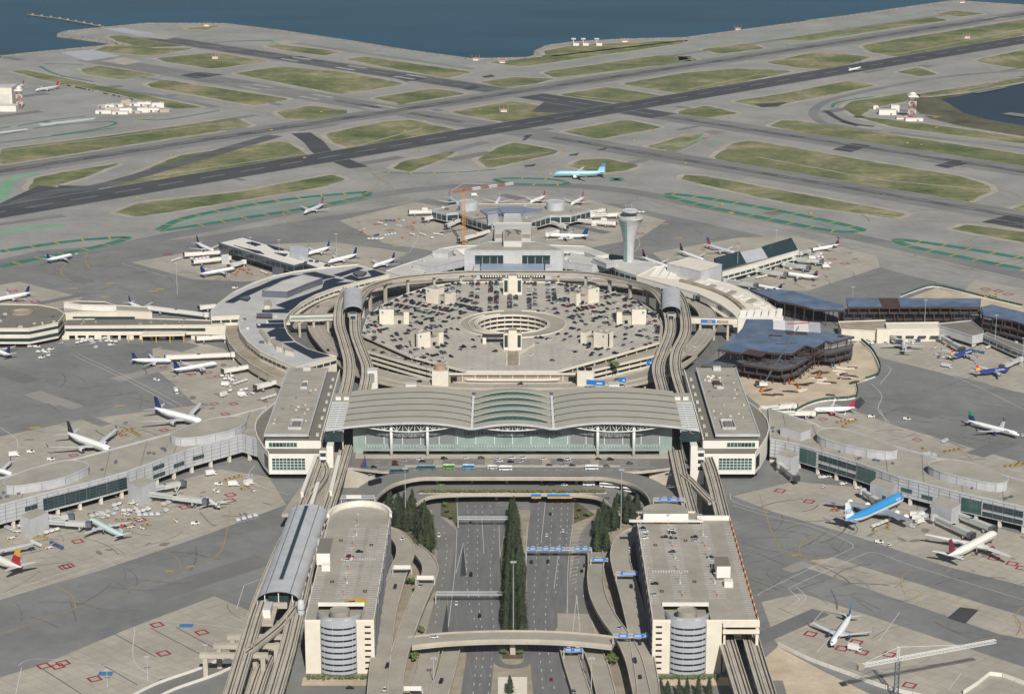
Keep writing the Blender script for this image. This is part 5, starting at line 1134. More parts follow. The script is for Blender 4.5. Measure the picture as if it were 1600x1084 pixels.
# --- long grey concourses left and right in front
def concourse(label, near, far, K, z0=5.0, z1=18.0, wins=(), drums=(), gates=(), blocks=()):
    N, Fp = K(near, z1), K(far, z1); poly = N+Fp[::-1]
    c = sum(poly, V(0, 0))/len(poly); c.z = 0
    t = thing("concourse", label, "concourse", c, 0, "grey metal concourses")
    P = [p-c for p in poly]
    def strip_(A, a, e, nm, mat, off=0, par=t):
        b = MB(); b.sweep([V(p.x, p.y, 0) for p in A], [(off, a), (off, e)], 0, False); return b.build(nm, mat, par)
    Nl = [p-c for p in N]; Fl = [p-c for p in Fp]; W = ccw(P)
    strip_(W+[W[0]], z0, z1, "wall", m_metal); MB().face([(p.x, p.y, z1-.1) for p in W]).build("roof", m_gravel, t)
    MB().sweep([V(p.x, p.y, z1) for p in W], [(-.4, -.4), (-.4, .9), (.4, .9), (.4, -.4)], 0, True, True).build("parapet", m_metal, t)
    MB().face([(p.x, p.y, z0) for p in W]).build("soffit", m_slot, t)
    cc = sum(W, V(0, 0))/len(W)
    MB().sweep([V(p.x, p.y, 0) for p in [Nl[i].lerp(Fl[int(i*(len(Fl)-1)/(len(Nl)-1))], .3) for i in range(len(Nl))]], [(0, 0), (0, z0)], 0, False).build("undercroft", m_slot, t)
    Ln = plen(Nl); sg = 1 if Nl[0].x < Nl[-1].x else -1
    j = MB(); d = 4.0
    while d < Ln:
        q, tg_ = at_len(Nl, d); n = V(tg_.y, -tg_.x)*sg
        j.box(V(q.x+n.x*.1, q.y+n.y*.1, (z0+z1)/2), (.16, .3, z1-z0), math.atan2(tg_.y, tg_.x)); d += 8
    for z in (z0+2.6, z0+5.2, z0+7.8, z0+10.4): j.sweep([V(p.x, p.y, z) for p in Nl], [(-.14*sg, 0), (-.14*sg, .14)], 0, False)
    j.build("panel_joints", m_metal_d, t, kind="stuff")
    d = 6.0
    while d < Ln:
        q, tg_ = at_len(Nl, d); n = V(tg_.y, -tg_.x)*sg
        MB().box(V(q.x-n.x*1.6, q.y-n.y*1.6, z0/2), (2, 2, z0), math.atan2(tg_.y, tg_.x)).build("column", m_cream, t); d += 17
    def on_wall(x, y):   # nearest distance along the near edge for a pixel column
        acc = 0
        for i in range(len(near)//2-1):
            xa, xb = near[2*i], near[2*i+2]; dd = (Nl[i+1]-Nl[i]).length
            if xa <= x <= xb: return acc+dd*(x-xa)/(xb-xa)
            acc += dd
        return acc
    for x0, x1, ya, a, e, nb, nr, mat in wins:
        d0, d1 = sorted((on_wall(x0, ya), on_wall(x1, ya)))
        for k in range(nb):
            s0, s1 = d0+(d1-d0)*k/nb+.12, d0+(d1-d0)*(k+1)/nb-.12
            (p, tg_), (q, _) = at_len(Nl, s0), at_len(Nl, s1); n = V(tg_.y, -tg_.x)*sg*.22
            p, q = p+n, q+n
            w = MB().face([(p.x, p.y, a), (q.x, q.y, a), (q.x, q.y, e), (p.x, p.y, e)]).build("window", mat, t)
            b = MB()
            for r_ in range(nr+1): b.bar((p.x+n.x*.4, p.y+n.y*.4, a+(e-a)*r_/nr), (q.x+n.x*.4, q.y+n.y*.4, a+(e-a)*r_/nr), .13)
            for r_ in range(3):
                m_ = p.lerp(q, r_/2); b.bar((m_.x+n.x*.5, m_.y+n.y*.5, a), (m_.x+n.x*.5, m_.y+n.y*.5, e), .13)
            b.build("glazing_bars", m_metal_d, w, kind="stuff")
    for dr in drums:
        Q = [p-c for p in smooth(ccw(K(dr, z1+6.2)), 3, True)]
        dm = MB().prism(Q, z1, z1+6, 0, 1).build("clerestory_drum", [m_metal, m_gravel], t)
        MB().sweep([V(p.x, p.y, z1+6) for p in Q], [(-.3, -.5), (-.3, .3), (.3, .3), (.3, -.5)], 0, True, True).build("drum_rim", m_metal, dm)
        b = MB()
        for i in range(0, len(Q), 2): b.box(V(Q[i].x*1.0, Q[i].y, z1+3), (.25, .25, 5.6))
        b.build("drum_joints", m_metal_d, dm, kind="stuff")
    for g in gates:
        Q = [p-c for p in K(g, 13)]; g_ = MB().prism(Q, 0, 13, 0, 1).build("gate_house", [m_metal, m_gravel], t)
    for g in blocks:
        Q = [p-c for p in K(g, 24)]; MB().prism(Q, z0, 24, 0, 1).build("stair_block", [m_metal, m_gravel], t)
    r = random.Random(len(near))
    for i in range(9):
        k = (i+.5)/9; a_, b_ = at_len(Nl, Ln*k)[0], at_len(Fl, plen(Fl)*k)[0]; MB().bar(V(a_.x, a_.y, z1+.02), V(b_.x, b_.y, z1+.02), .4, .2).build("roof_seam", m_gravel2, t)
    for i in range(22):
        k = r.random(); q = at_len(Nl, Ln*k)[0].lerp(at_len(Fl, plen(Fl)*k)[0], r.uniform(.15, .5)); MB().box(V(q.x, q.y, z1+.6), (r.uniform(1, 3), r.uniform(1, 2), 1.2), .7).build("roof_unit", m_metal_d, t)
    return t
concourse("grey metal concourse with dark window walls on the left beside the office block",
    [-500,835, -200,750, 0,684, 250,618, 500,556, 752,487, 1110,357, 1440,265, 1530,292], [-500,560, 0,525, 200,470, 470,405, 980,268, 1400,148, 1590,98], CA,
    wins=[(252,752,550,6.6,14.8,4,4,m_glass),(142,217,650,9.5,12.5,2,1,m_glass),(905,972,450,12.2,15,2,1,m_glass),(905,975,490,6.4,9,2,1,m_glass),(1027,1092,440,8.6,11.4,2,1,m_glass),(1143,1210,420,9.4,12,2,1,m_glass)],
    drums=[[20,540,130,482,300,432,430,412,530,440,470,480,330,528,80,566],[1012,258,1100,215,1250,168,1400,150,1468,176,1400,225,1220,268,1075,282]],
    gates=[[760,548,850,514,925,535,838,578],[118,742,220,700,287,722,180,768]])
concourse("grey metal concourse with green-tinted window walls on the right behind the blue jumbo jet",
    [90,290, 150,300, 265,325, 600,425, 850,515, 1230,612, 1600,695, 2100,830], [80,110, 370,215, 850,338, 1090,405, 1600,540, 2100,660], CG,
    wins=[(268,368,350,6.2,16.4,2,5,m_glass_t),(382,604,400,11.5,15.6,4,2,m_glass),(382,604,400,6,9,4,2,m_glass),(610,722,450,6.2,16.2,2,5,m_glass_t),(872,940,540,9,11.6,1,1,m_glass_t),(998,1065,560,7.6,10.2,1,1,m_glass_t),(1230,1352,620,6.2,15.5,2,4,m_glass_t),(1360,1600,660,11,15,4,2,m_glass),(1360,1600,660,6,9,4,2,m_glass)],
    drums=[[368,256,400,228,500,225,680,275,850,342,775,362,600,335,420,288],[1028,436,1110,408,1250,420,1400,470,1508,526,1435,552,1260,520,1100,478]],
    gates=[[685,548,720,520,842,553,812,590],[1050,658,1110,630,1225,672,1170,705],[128,378,168,350,262,378,215,402]], blocks=[[150,218,240,185,332,232,272,252]])
# link between right office and concourse, beige curved roof
t, c = bldg("corner_link", "beige roofed link curving between the right office block and the concourse", [(CG([20,105, 120,120, 370,205, 260,250, 150,300, 90,290, 85,215], 17), 0, 17, m_cream, m_gravel, [], .6)], "link building")
t, c = bldg("corner_link", "beige roofed link curving between the left office block and the concourse", [(CA([1400,150, 1590,98, 1600,130, 1530,185, 1512,240, 1530,292, 1440,265, 1410,245], 17.6), 5, 17.6, m_metal, m_gravel, [], .6)], "link building")
# ------------------------------------------------------------------ middle terminal, its T-shaped pier and the control tower
m_bluecan = M("blue_grey_canopy_glass", C(130, 142, 158), .3, .08, .1, spec=.6)
t, c = bldg("middle_terminal", "stepped metal and glass terminal at the back of the ring road, on the axis", [
    (T2([370,462, 1035,462, 935,425, 850,402, 535,402, 455,432], 33), 8, 33, m_metal, m_gravel, [], .6),
    (T2([462,440, 470,400, 560,330, 575,300, 850,300, 870,340, 925,390, 930,430], 24), 0, 24, m_metal, m_gravel, [], .5),
    (T2([578,345, 582,275, 825,275, 818,345], 34), 20, 34, m_grayroof, m_grayroof, [], .5),
    (T2([635,400, 635,312, 755,312, 757,400], 38), 20, 38, m_grayroof, m_gravel, [], .5),
    (T2([575,380, 575,330, 634,330, 634,380], 33.6), 20, 33.6, m_grayroof, m_gravel, [], .4),
    (T2([757,380, 757,330, 815,330, 815,380], 33.6), 20, 33.6, m_grayroof, m_gravel, [], .4)])
front = T2([370,462, 1035,462], 33); y0 = front[0].y-c.y; x0, x1 = front[0].x-c.x+10, front[1].x-c.x-12
def fr(nm, xa, xb, za, zb, dy, mat): return MB().face([(xa, y0+dy, za), (xb, y0+dy, za), (xb, y0+dy, zb), (xa, y0+dy, zb)]).build(nm, mat, t)
fr("front_glass", x0, -9, 17.5, 28.5, -.4, m_glass); fr("front_glass", 9, x1, 17.5, 28.5, -.4, m_glass); fr("front_panel", -9, 9, 17.5, 29, -.5, m_grayroof)
for k in range(11):
    x = x0+(x1-x0)*k/10; MB().box(V(x, y0-.6, 22.5), (.4, .4, 9)).build("mullion", m_metal, t)
MB().face([(x0+6, y0-16, 16), (x1-6, y0-16, 16), (x1-6, y0-.5, 20.5), (x0+6, y0-.5, 20.5)]).build("sloping_canopy", m_bluecan, t)
for x in (x0+2, x1-2): MB().box(V(x, y0-8, 10), (6, 18, 20)).build("corner_pylon", m_metal, t)
fr("kerb_glass", x0+6, x1-6, 9, 15.6, -14, m_glass)
for k in range(24): MB().box(V(x0+8+(x1-x0-16)*k/23, y0-15, 12.6), (1.2, .4, 4)).build("kerb_panel", m_white_w, t)
b_ = T2([640,425, 752,425], 24); MB().box(V((b_[0].x+b_[1].x)/2-c.x, b_[0].y-c.y, 25.5), (16, 10, 4)).build("roof_plant", m_metal, t)
for k in range(4): MB().box(V(-4+(k % 2)*9, T2([690, 340], 38)[0].y-c.y-8+k*5, 38.6), (1, 12, .6), .2*k).build("roof_duct", m_metal_d, t)
# T-shaped pier head
hd = T2([150,188, 330,148, 600,146, 800,146, 1060,148, 1222,188, 1090,222, 950,225, 820,262, 825,280, 560,280, 555,285, 390,232, 330,205, 250,212], 13)
t, c = bldg("crossbar_pier", "wide T-shaped pier head with two round metal drums on its roof", [(hd, 4, 13, m_metal, m_gravel, [(5, 11, m_glass, 8)], .6),
    (T2([632,275, 640,215, 752,215, 760,275], 17), 13, 17, m_grayroof, m_grayroof, [], .4)], "pier")
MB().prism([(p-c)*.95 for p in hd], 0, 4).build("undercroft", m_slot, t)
for x in (400, 986):
    p = T2([x, 182], 13)[0]-c; MB().lathe((p.x, p.y, 13), [(10.2, 0), (10.2, 8.6), (9.8, 8.6), (9.8, 8.1), (.1, 8.3)], 32).build("roof_drum", m_metal, t, False)
gl = T2([595,155, 790,155, 758,212, 637,212], 18); MB().prism([p-c for p in gl], 15.4, 16.6, 0, 0).build("flared_roof", m_bluecan, t)
for s in ([475,182,600,172,636,212,522,216],[905,182,790,172,758,212,850,200]): MB().prism([p-c for p in T2(s, 15.5)], 12.5, 15.5).build("flared_roof", m_bluecan, t)
for s in ([525,205,590,195,600,240,530,260],): MB().prism([p-c for p in T2(s, 18)], 12.5, 18).build("stair_block", m_metal, t)
vents(t, c, hd, 13, 14, 21)
# low metal wings on either side of the middle terminal
for lab, poly, pl2 in (("low metal wing with a textured wall left of the middle terminal", [20,545, 170,478, 310,455, 395,515, 150,572], [155,470,215,448,300,455,260,480]),
                       ("low metal wing with a textured wall right of the middle terminal", [1000,530, 1090,478, 1260,520, 1410,545, 1235,560], [1235,512,1260,505,1395,535,1330,550])):
    P = T2(poly, 16); t, c = bldg("terminal_wing", lab, [(P, 0, 16, m_metal, m_grayroof, [(4, 9, m_glass, 9)], .6), (T2(pl2, 21), 16, 21, m_metal, m_grayroof, [], .4)], "terminal wing", "metal wings beside the middle terminal")
    vents(t, c, P, 16, 4, 31)
t, c = bldg("connector", "long white roofed connector running left behind the metal wing", [(T2([-160,600, -50,560, 160,490, 200,450, 330,430, 460,428, 455,440, 310,452, 170,478, 20,545, 110,590, -20,640], 11), 0, 11, m_white_w, m_grayroof, [], .5)], "connector")
t, c = bldg("connector", "white roofed connector sloping right behind the metal wing towards the tower", [(T2([930,425, 1180,432, 1345,490, 1260,500, 1180,470, 1040,460], 12), 0, 12, m_white_w, m_grayroof, [(4, 9, m_glass, 9)], .5)], "connector")
t, c = bldg("tower_base_building", "low building with a dark glass front at the foot of the control tower", [
    (A1([0,222, 70,250, 180,285, 330,225, 300,205, 150,185, 0,190], 13), 0, 13, m_metal, m_grayroof, [(3, 11, m_glass, 7)], .6)], "terminal building")
# control tower
twp = G(982, 428, 0); CT = thing("control_tower", "tall flaring control tower with a teal glass stripe rising behind the garage", "control tower", twp)
prof = [(5.2, 0), (5.0, 14), (5.0, 25), (5.7, 34), (7.3, 42), (9.6, 49), (11.8, 54.5), (12.8, 57)]
def tring(r, z, n=40, k=1.0, a0=0.0, a1=360.0):
    return [V((r*1.02*math.cos(R(a0+(a1-a0)*i/n))+(r-5.3)*.18)*k, r*math.sin(R(a0+(a1-a0)*i/n))*k, z+(max(0, z-55))*.9*math.cos(R(a0+(a1-a0)*i/n-150))) for i in range(n+1)]
MB().loft([tring(r, z) for r, z in prof], 0, False, False).build("shaft", m_metal, CT, True)
gs = MB().loft([tring(r+.12, z, 6, 1.0, 216, 250) for r, z in prof[:-1]], 0, False, False).build("glass_stripe", M("pale_teal_glass", C(104, 144, 136), .2, .1, .3), CT)
bb = MB()
for k in range(18):
    z = 3+k*3; r = [a for a, zz in prof if zz <= z][-1]; r2 = next((a for a, zz in prof if zz > z), r); zz0 = [zz for a, zz in prof if zz <= z][-1]; zz1 = next((zz for a, zz in prof if zz > z), z+1)
    rr = r+(r2-r)*(z-zz0)/(zz1-zz0)+.2; q = tring(rr, z, 4, 1, 217, 249)
    for i in range(4): bb.bar(q[i], q[i+1], .12)
bb.build("glazing_bars", m_metal, gs, kind="stuff")
MB().lathe((.9, 0, 55.6), [(12.4, 0), (12.0, .9), (6.4, 1.4), (.1, 1.4)], 32).build("terrace", m_grayroof, CT)
MB().lathe((.9, 0, 56.6), [(6.0, 0), (6.0, 1.6)], 24, caps=False).build("cab_base", m_metal, CT)
MB().lathe((.9, 0, 58.2), [(5.9, 0), (7.6, 3.8)], 20, caps=False).build("cab_glass", m_glass, CT)
MB().lathe((.9, 0, 61.8), [(7.7, 0), (8.3, 1.4), (7.8, 1.8), (7.2, 1.2), (.1, 1.2)], 24).build("cab_roof", m_metal, CT)
for k in range(10):
    a = .63*k; MB().tube((.9+4.5*math.cos(a), 4.5*math.sin(a), 62.8), (.9+4.5*math.cos(a), 4.5*math.sin(a), 66+1.5*(k % 3)), .12, .06, 5).build("antenna", m_steel, CT)
for k in range(20):
    a = 2*math.pi*k/20; MB().bar((.9+6.5*math.cos(a), 6.5*math.sin(a), 58.2), (.9+8.3*math.cos(a), 8.3*math.sin(a), 61.9), .15).build("cab_mullion", m_metal_d, CT)
# ------------------------------------------------------------------ right-hand old terminal, its pier and the steel frames
old = A1([178,288, 290,232, 380,218, 450,245, 610,300, 700,322, 800,350, 900,395, 1000,455, 1062,500, 1095,545, 870,550, 812,556, 780,520, 700,462, 560,395, 350,335], 15)
t, c = bldg("old_curved_terminal", "curved white terminal with sawtooth skylights right of the central garage", [(old, 0, 15, m_white_w, m_cream, [], .8),
    (A1([370,208, 510,170, 712,215, 580,258], 25), 0, 25, m_metal, m_cream, [], .6)])
inn = smooth(A1([178,288, 350,335, 560,395, 700,462, 780,520, 812,556], 15), 4); I = [p-c for p in inn]
for d in [k*4.2+46 for k in range(int((plen(I)-46)/4.2))]:
    q, tg_ = at_len(I, d); MB().box(V(q.x, q.y, 11.2), (3.0, .8, 3.8), math.atan2(tg_.y, tg_.x)).build("window", m_glass, t)
for d in (6, 14, 22, 30, 38):
    q, tg_ = at_len(I, d); MB().box(V(q.x, q.y, 9.5), (6, .8, 1.2), math.atan2(tg_.y, tg_.x)).build("slot_window", m_glass, t)
MB().sweep([V(p.x, p.y, 9) for p in I], [(-4, 0), (-4, -1), (1, -1), (1, 0)]).build("kerb_canopy", m_cream, t)
mid = smooth(A1([455,318, 620,365, 730,410, 800,455, 850,500], 15), 4)
MB().sweep([V(p.x-c.x, p.y-c.y, 15) for p in mid], [(-2, 0), (-2, 2.2), (2, 2.2), (2, 0)]).build("roof_duct", m_conc_d, t)
def saw(pts, h, mat):   # a long low prism with a lifted ridge
    a, b1, d1, e1 = [p-c for p in pts]
    B = MB(); z = 15; r0, r1 = a.lerp(b1, .8), e1.lerp(d1, .8)
    B.face([(a.x, a.y, z), (e1.x, e1.y, z), (r1.x, r1.y, z+h), (r0.x, r0.y, z+h)]); B.face([(e1.x, e1.y, z), (d1.x, d1.y, z), (r1.x, r1.y, z+h)]); B.face([(b1.x, b1.y, z), (a.x, a.y, z), (r0.x, r0.y, z+h)]); B.face([(d1.x, d1.y, z), (b1.x, b1.y, z), (r0.x, r0.y, z+h), (r1.x, r1.y, z+h)])
    B.build("skylight_ridge", mat, t)
for k in range(3): saw(A1([255+55*k,290+8*k, 330+45*k,245, 372+45*k,238, 305+55*k,292+8*k], 15), 5, m_white_w)
for k in range(6): saw(A1([815+46*k,548-k, 835+46*k,520-3*k, 870+44*k,520-2*k, 858+46*k,548-k], 15), 4, m_white_w)
for k in range(12):
    q = A1([520+42*k, 318+13*k+max(0, k-6)*4], 15)[0]-c; MB().box(V(q.x, q.y, 16), (5, 11, 2), R(-35)).build("skylight_box", m_white_w if k % 3 else m_gravel, t)
vents(t, c, A1([280,250,420,235,600,300,450,300], 15), 15, 6, 41)
t, c = bldg("right_pier", "low pier with dark sloping glass roofs right of the control tower", [(A1([655,205, 715,262, 900,212, 1192,125, 1150,70, 960,118, 820,158], 12), 3.5, 12, m_white_w, m_gravel2, [(5, 7.5, m_glass, 9)], .6)], "pier")
for s in ([660,197,822,150,865,187,716,228],[962,122,1145,66,1190,106,1000,152]):
    Q = [p-c for p in A1(s, 15)]; MB().face([(Q[0].x, Q[0].y, 18.5), (Q[1].x, Q[1].y, 18.5), (Q[2].x, Q[2].y, 12.3), (Q[3].x, Q[3].y, 12.3)][::-1]).build("sloping_glass", m_glass, t)
    MB().face([(Q[0].x, Q[0].y, 11.9), (Q[1].x, Q[1].y, 11.9), (Q[1].x, Q[1].y, 18.5), (Q[0].x, Q[0].y, 18.5)]).build("back_wall", m_metal, t)
Q = [p-c for p in A1([824,150,962,120,1000,155,866,188], 15)]; MB().face([(Q[0].x, Q[0].y, 17), (Q[1].x, Q[1].y, 17), (Q[2].x, Q[2].y, 12.2), (Q[3].x, Q[3].y, 12.2)][::-1]).build("metal_roof", m_metal, t)
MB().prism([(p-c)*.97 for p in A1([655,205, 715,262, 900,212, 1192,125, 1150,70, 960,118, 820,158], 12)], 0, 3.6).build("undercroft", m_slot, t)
# steel frames under construction
def frame(label, levels, group="steel frames under construction", step=11, skipwall=0, mats=None):
    c = sum(levels[0][0], V(0, 0))/len(levels[0][0]); c.z = 0
    t = thing("steel_frame", label, "steel frame", c, 0, group)
    for k, (poly, z) in enumerate(levels):
        P = [p-c for p in ccw(poly)]
        MB().prism(P, z-.9, z, 1, 0, True).build("floor_deck", [m_deckblue if k == 0 else m_metal_d, m_rust], t)
        if k == 0: MB().prism([p*.6 for p in P], 0, z-1.2).build("added_shade_core", m_slot, t)  # added black block standing in for the deep shade inside the open frame
        if True:
            lo_ = max([zz for _, zz in levels if zz < z]+[0])
            n = max(4, int(plen(P+[P[0]])/step))
            for i in range(n):
                q, tg_ = at_len(P+[P[0]], plen(P+[P[0]])*i/n); q = q*.985
                MB().box(V(q.x, q.y, (z+lo_)/2-.5), (.7, .7, z-lo_-.9)).build("column", m_rust, t)
            r = random.Random(k+len(label))
            xs = [p.x for p in P]; ys = [p.y for p in P]
            for x in range(int(min(xs)), int(max(xs)), 16):
                for y in range(int(min(ys)), int(max(ys)), 18):
                    if inside(V(x, y), P, 2): MB().box(V(x, y, (z+lo_)/2-.5), (.7, .7, z-lo_-.9)).build("column", m_rust, t)
            MB().sweep([V(p.x, p.y, z-1.2) for p in P], [(-.3, -.5), (-.3, .2), (.3, .2), (.3, -.5)], 0, True, True).build("edge_beam", m_rust, t)
    return t, c
main = A1([685,740, 780,675, 840,610, 862,555, 1030,556, 1040,612, 1330,630, 1540,662, 1400,700, 1365,688, 1290,735, 1235,716, 1150,770, 1000,760, 885,742, 838,766], 21)
l2 = A1([800,815, 900,790, 1100,800, 1290,745, 1400,735, 1535,705, 1520,735, 1400,765, 1300,770, 1170,850, 1080,870, 850,835], 14)
l3 = A1([580,845, 680,805, 900,830, 1100,800, 1290,780, 1530,735, 1525,775, 1400,810, 1300,800, 1190,890, 1110,915, 1060,910, 800,868], 7)
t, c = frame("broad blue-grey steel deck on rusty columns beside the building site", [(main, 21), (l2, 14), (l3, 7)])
m_wrap = M("white_plastic_wrap", C(232, 230, 222), .5, .05, .2)
for k, s in enumerate(([1035,562,1105,560,1108,618,1032,612],[1165,566,1250,570,1255,630,1160,624])): MB().prism([p-c for p in A1(s, 21.5)], 21, 21.5).build("roof_wrap", m_wrap, t)
for s in ([1105,565,1165,567,1162,622,1108,617],[1250,572,1325,578,1330,636,1255,630]): MB().prism([p-c for p in A1(s, 21.3)], 21, 21.35).build("roof_sheet", m_metal, t)
for s in ([1105,630,1240,635,1250,652,1120,650],[880,742,1000,760,960,790,840,768],[1010,650,1090,655,1090,662,1000,660],[1440,655,1480,660,1460,668,1430,664]): MB().prism([p-c for p in A1(s, 21.2)], 21, 21.25).build("deck_opening", m_rust, t)
jb = MB()
r = random.Random(3)
for k in range(50):
    p = A1([r.uniform(850, 1330), r.uniform(730, 800)], 20)[0]-c; a = r.choice((.7, -.8)); jb.box(V(p.x, p.y, r.choice((20, 17, 14.4))), (r.uniform(6, 16), .45, .5), a)
jb.build("loose_beams", m_rust, t, kind="stuff")
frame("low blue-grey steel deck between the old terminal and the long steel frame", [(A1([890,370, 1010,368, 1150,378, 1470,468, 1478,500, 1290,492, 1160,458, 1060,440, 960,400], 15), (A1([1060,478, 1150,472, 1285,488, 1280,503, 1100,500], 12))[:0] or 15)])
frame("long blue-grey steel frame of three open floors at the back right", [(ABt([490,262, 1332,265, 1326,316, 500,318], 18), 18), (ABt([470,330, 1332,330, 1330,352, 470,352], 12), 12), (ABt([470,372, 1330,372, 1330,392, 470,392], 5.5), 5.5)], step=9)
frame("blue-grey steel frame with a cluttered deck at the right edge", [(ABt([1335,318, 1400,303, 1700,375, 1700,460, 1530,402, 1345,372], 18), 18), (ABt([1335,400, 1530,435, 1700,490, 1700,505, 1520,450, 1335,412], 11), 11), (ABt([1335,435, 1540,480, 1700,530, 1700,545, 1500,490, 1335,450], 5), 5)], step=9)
rp = ABt([690,262, 808,262, 830,316, 715,316], 18.3); cc = rp[0]
MB().prism([p-V(cc.x, cc.y) for p in rp], 18.02, 18.3).build("open_roof_bay", m_rust, None, label="rusty open bay in the roof of the long steel frame", category="roof bay").location = (cc.x, cc.y, 0)
t, c = bldg("cream_pier", "old cream pier building in front of the long steel frame", [(ABt([440,412, 735,402, 740,420, 1068,415, 1070,465, 680,470, 460,460], 9.5), 0, 9.5, m_cream, m_conc_d, [], .6), (ABt([735,418, 1065,416, 1068,452, 742,455], 11.5), 9.5, 11.5, m_cream, m_cream, [], .4)], "pier")
a_ = ABt([680,470, 1070,465], 9.5); y_ = a_[0].y-c.y
for k in range(9): MB().box(V(a_[0].x-c.x+8+k*10.5, y_-.1, 4.5), (7, .5, 1.8)).build("window", m_glass, t)
MB().box(V(a_[0].x-c.x+5, y_-2, 6), (11, 5, 12)).build("stair_block", m_cream, t)
t, c = bldg("grey_pier_wing", "grey panelled wing with a gravel roof bending right of the old cream pier", [(ABt([1070,440, 1060,425, 1270,405, 1345,470, 1345,487, 1278,502, 1150,462], 10), 3, 10, m_metal, m_gravel2, [], .7)], "pier")
MB().prism([(p-c)*.95 for p in ABt([1070,440, 1060,425, 1270,405, 1345,470, 1345,487, 1278,502, 1150,462], 10)], 0, 3).build("undercroft", m_slot, t)
t, c = bldg("window_walkway", "grey walkway building with a row of dark windows at the right edge", [(ABt([1345,490, 1365,478, 1700,600, 1700,640, 1520,570], 9), 2.5, 9, m_metal, m_gravel2, [(4, 6.5, m_glass, 9)], .5)], "pier")
# building site: sand, fences, beams, diggers, crawler crane
MB().sheet(PP([1150,556, 1190,560, 1335,536, 1342,533, 1364,556, 1372,580, 1352,596, 1338,600, 1337,622, 1285,625, 1240,640, 1195,640, 1160,612], 0)+[], .1).build("building_site_ground", m_sand, kind="structure")
MB().sheet(PP([1420,466, 1462,450, 1600,478, 1600,495, 1540,480], 0), .1).build("building_site_ground", m_sand, kind="structure")
MB().sheet(PP([1180,1040, 1215,1010, 1290,1050, 1360,1084, 1400,1100, 1180,1100], 0), .1).build("building_site_ground", m_sand, kind="structure")
m_fgreen = M("green_fence_mesh", C(56, 84, 74), .8, .1, .3)
def fence(label, c, mat, h=2.4, two=None):
    p = smooth(PP(c), 3); o = p[0].copy(); t = thing("fence", label, "fence", o)
    P = [q-o for q in p]; d = 0; L_ = plen(P)
    while d < L_-3:
        a, _ = at_len(P, d); b1, _ = at_len(P, min(L_, d+7.6)); b = MB(); b.bar(V(a.x, a.y, h/2), V(b1.x, b1.y, h/2), .25, h); b.build("panel", mat, t)
        if two: MB().bar(V(a.x-1, a.y-1.2, .5), V(b1.x-1, b1.y-1.2, .5), .7, 1.0).build("barrier", two, t)
        d += 8
    return t
fence("curved white hoarding round the building site", [1342,530, 1360,545, 1370,560, 1376,576, 1370,588, 1352,594], m_fgreen, 3, m_white_w)
fence("green site fence behind the red-tailed jet", [1338,600, 1337,622, 1290,626, 1262,634, 1235,648], m_fgreen, 3, m_white_w)
fence("green fence on the apron behind the long steel frame", [1408,464, 1440,452, 1462,448, 1500,456, 1540,466, 1600,480], m_fgreen, 2.6, m_white_w)
fence("white hoarding along the lower right corner of the apron", [1215,1008, 1260,1030, 1330,1056, 1380,1075, 1450,1092], m_white_w, 2.4)
fence("white hoarding zigzagging in the bottom right corner", [1505,1084, 1530,1068, 1548,1054, 1575,1060, 1640,1085], m_white_w, 2.4)
r = random.Random(9)
for k in range(26):
    px, py = r.choice([(r.uniform(1195, 1300), r.uniform(598, 618)), (r.uniform(1250, 1345), r.uniform(575, 600)), (r.uniform(1310, 1350), r.uniform(568, 592))])
    p = G(px, py); t = thing("beam_stack", "low stack of rusty beams lying on the building site sand" if k % 3 else "low stack of pale timber lying on the building site sand", "beam stack", p, r.uniform(-.4, .9), "material stacks on the building site")
    for j in range(3): MB().box(V(0, j*1.2-1.2, .4), (r.uniform(6, 13), .7, .8)).build("beam", m_rust if k % 3 else m_cream, t)
cr = G(1190, 604); t = thing("crawler_crane", "mobile crane with a long white lattice boom and red tip on the building site", "crane", cr, 0)
MB().box(V(0, 0, 2.4), (9, 4.5, 2.6)).build("cab_body", m_white_w, t); MB().box(V(-3.5, 0, 3), (3, 4.6, 3)).build("counterweight", m_track, t)
for s in (-1, 1): MB().box(V(0, s*2.4, .6), (9, 1.2, 1.2)).build("crawler_track", m_track, t)
tip = G(1254, 534, 0); tip = V(31, 22, 44)
b = MB()
for o in (V(-.6, 0, 0), V(.6, 0, 0), V(0, 0, 1.1)): b.bar(V(2, 0, 3)+o, tip+o*.6, .2)
for k in range(20):
    q = V(2, 0, 3).lerp(tip, k/20); q2 = V(2, 0, 3).lerp(tip, (k+1)/20); b.bar(q+V(-.6, 0, 0), q2+V(.6, 0, 0), .2); b.bar(q+V(.6, 0, 0), q2+V(0, 0, 1.1), .2)
b.build("boom", m_metal_d, t); b = MB(); b.bar(tip+V(-9, 0, 2.5), tip+V(9, 4, -2.5+5), .8); b.build("boom_tip", M("red_white_steel", C(190, 60, 40), .6, 0), t)
MB().bar(tip, V(tip.x+.2, tip.y, 12), .12).build("hoist_rope", m_track, t)
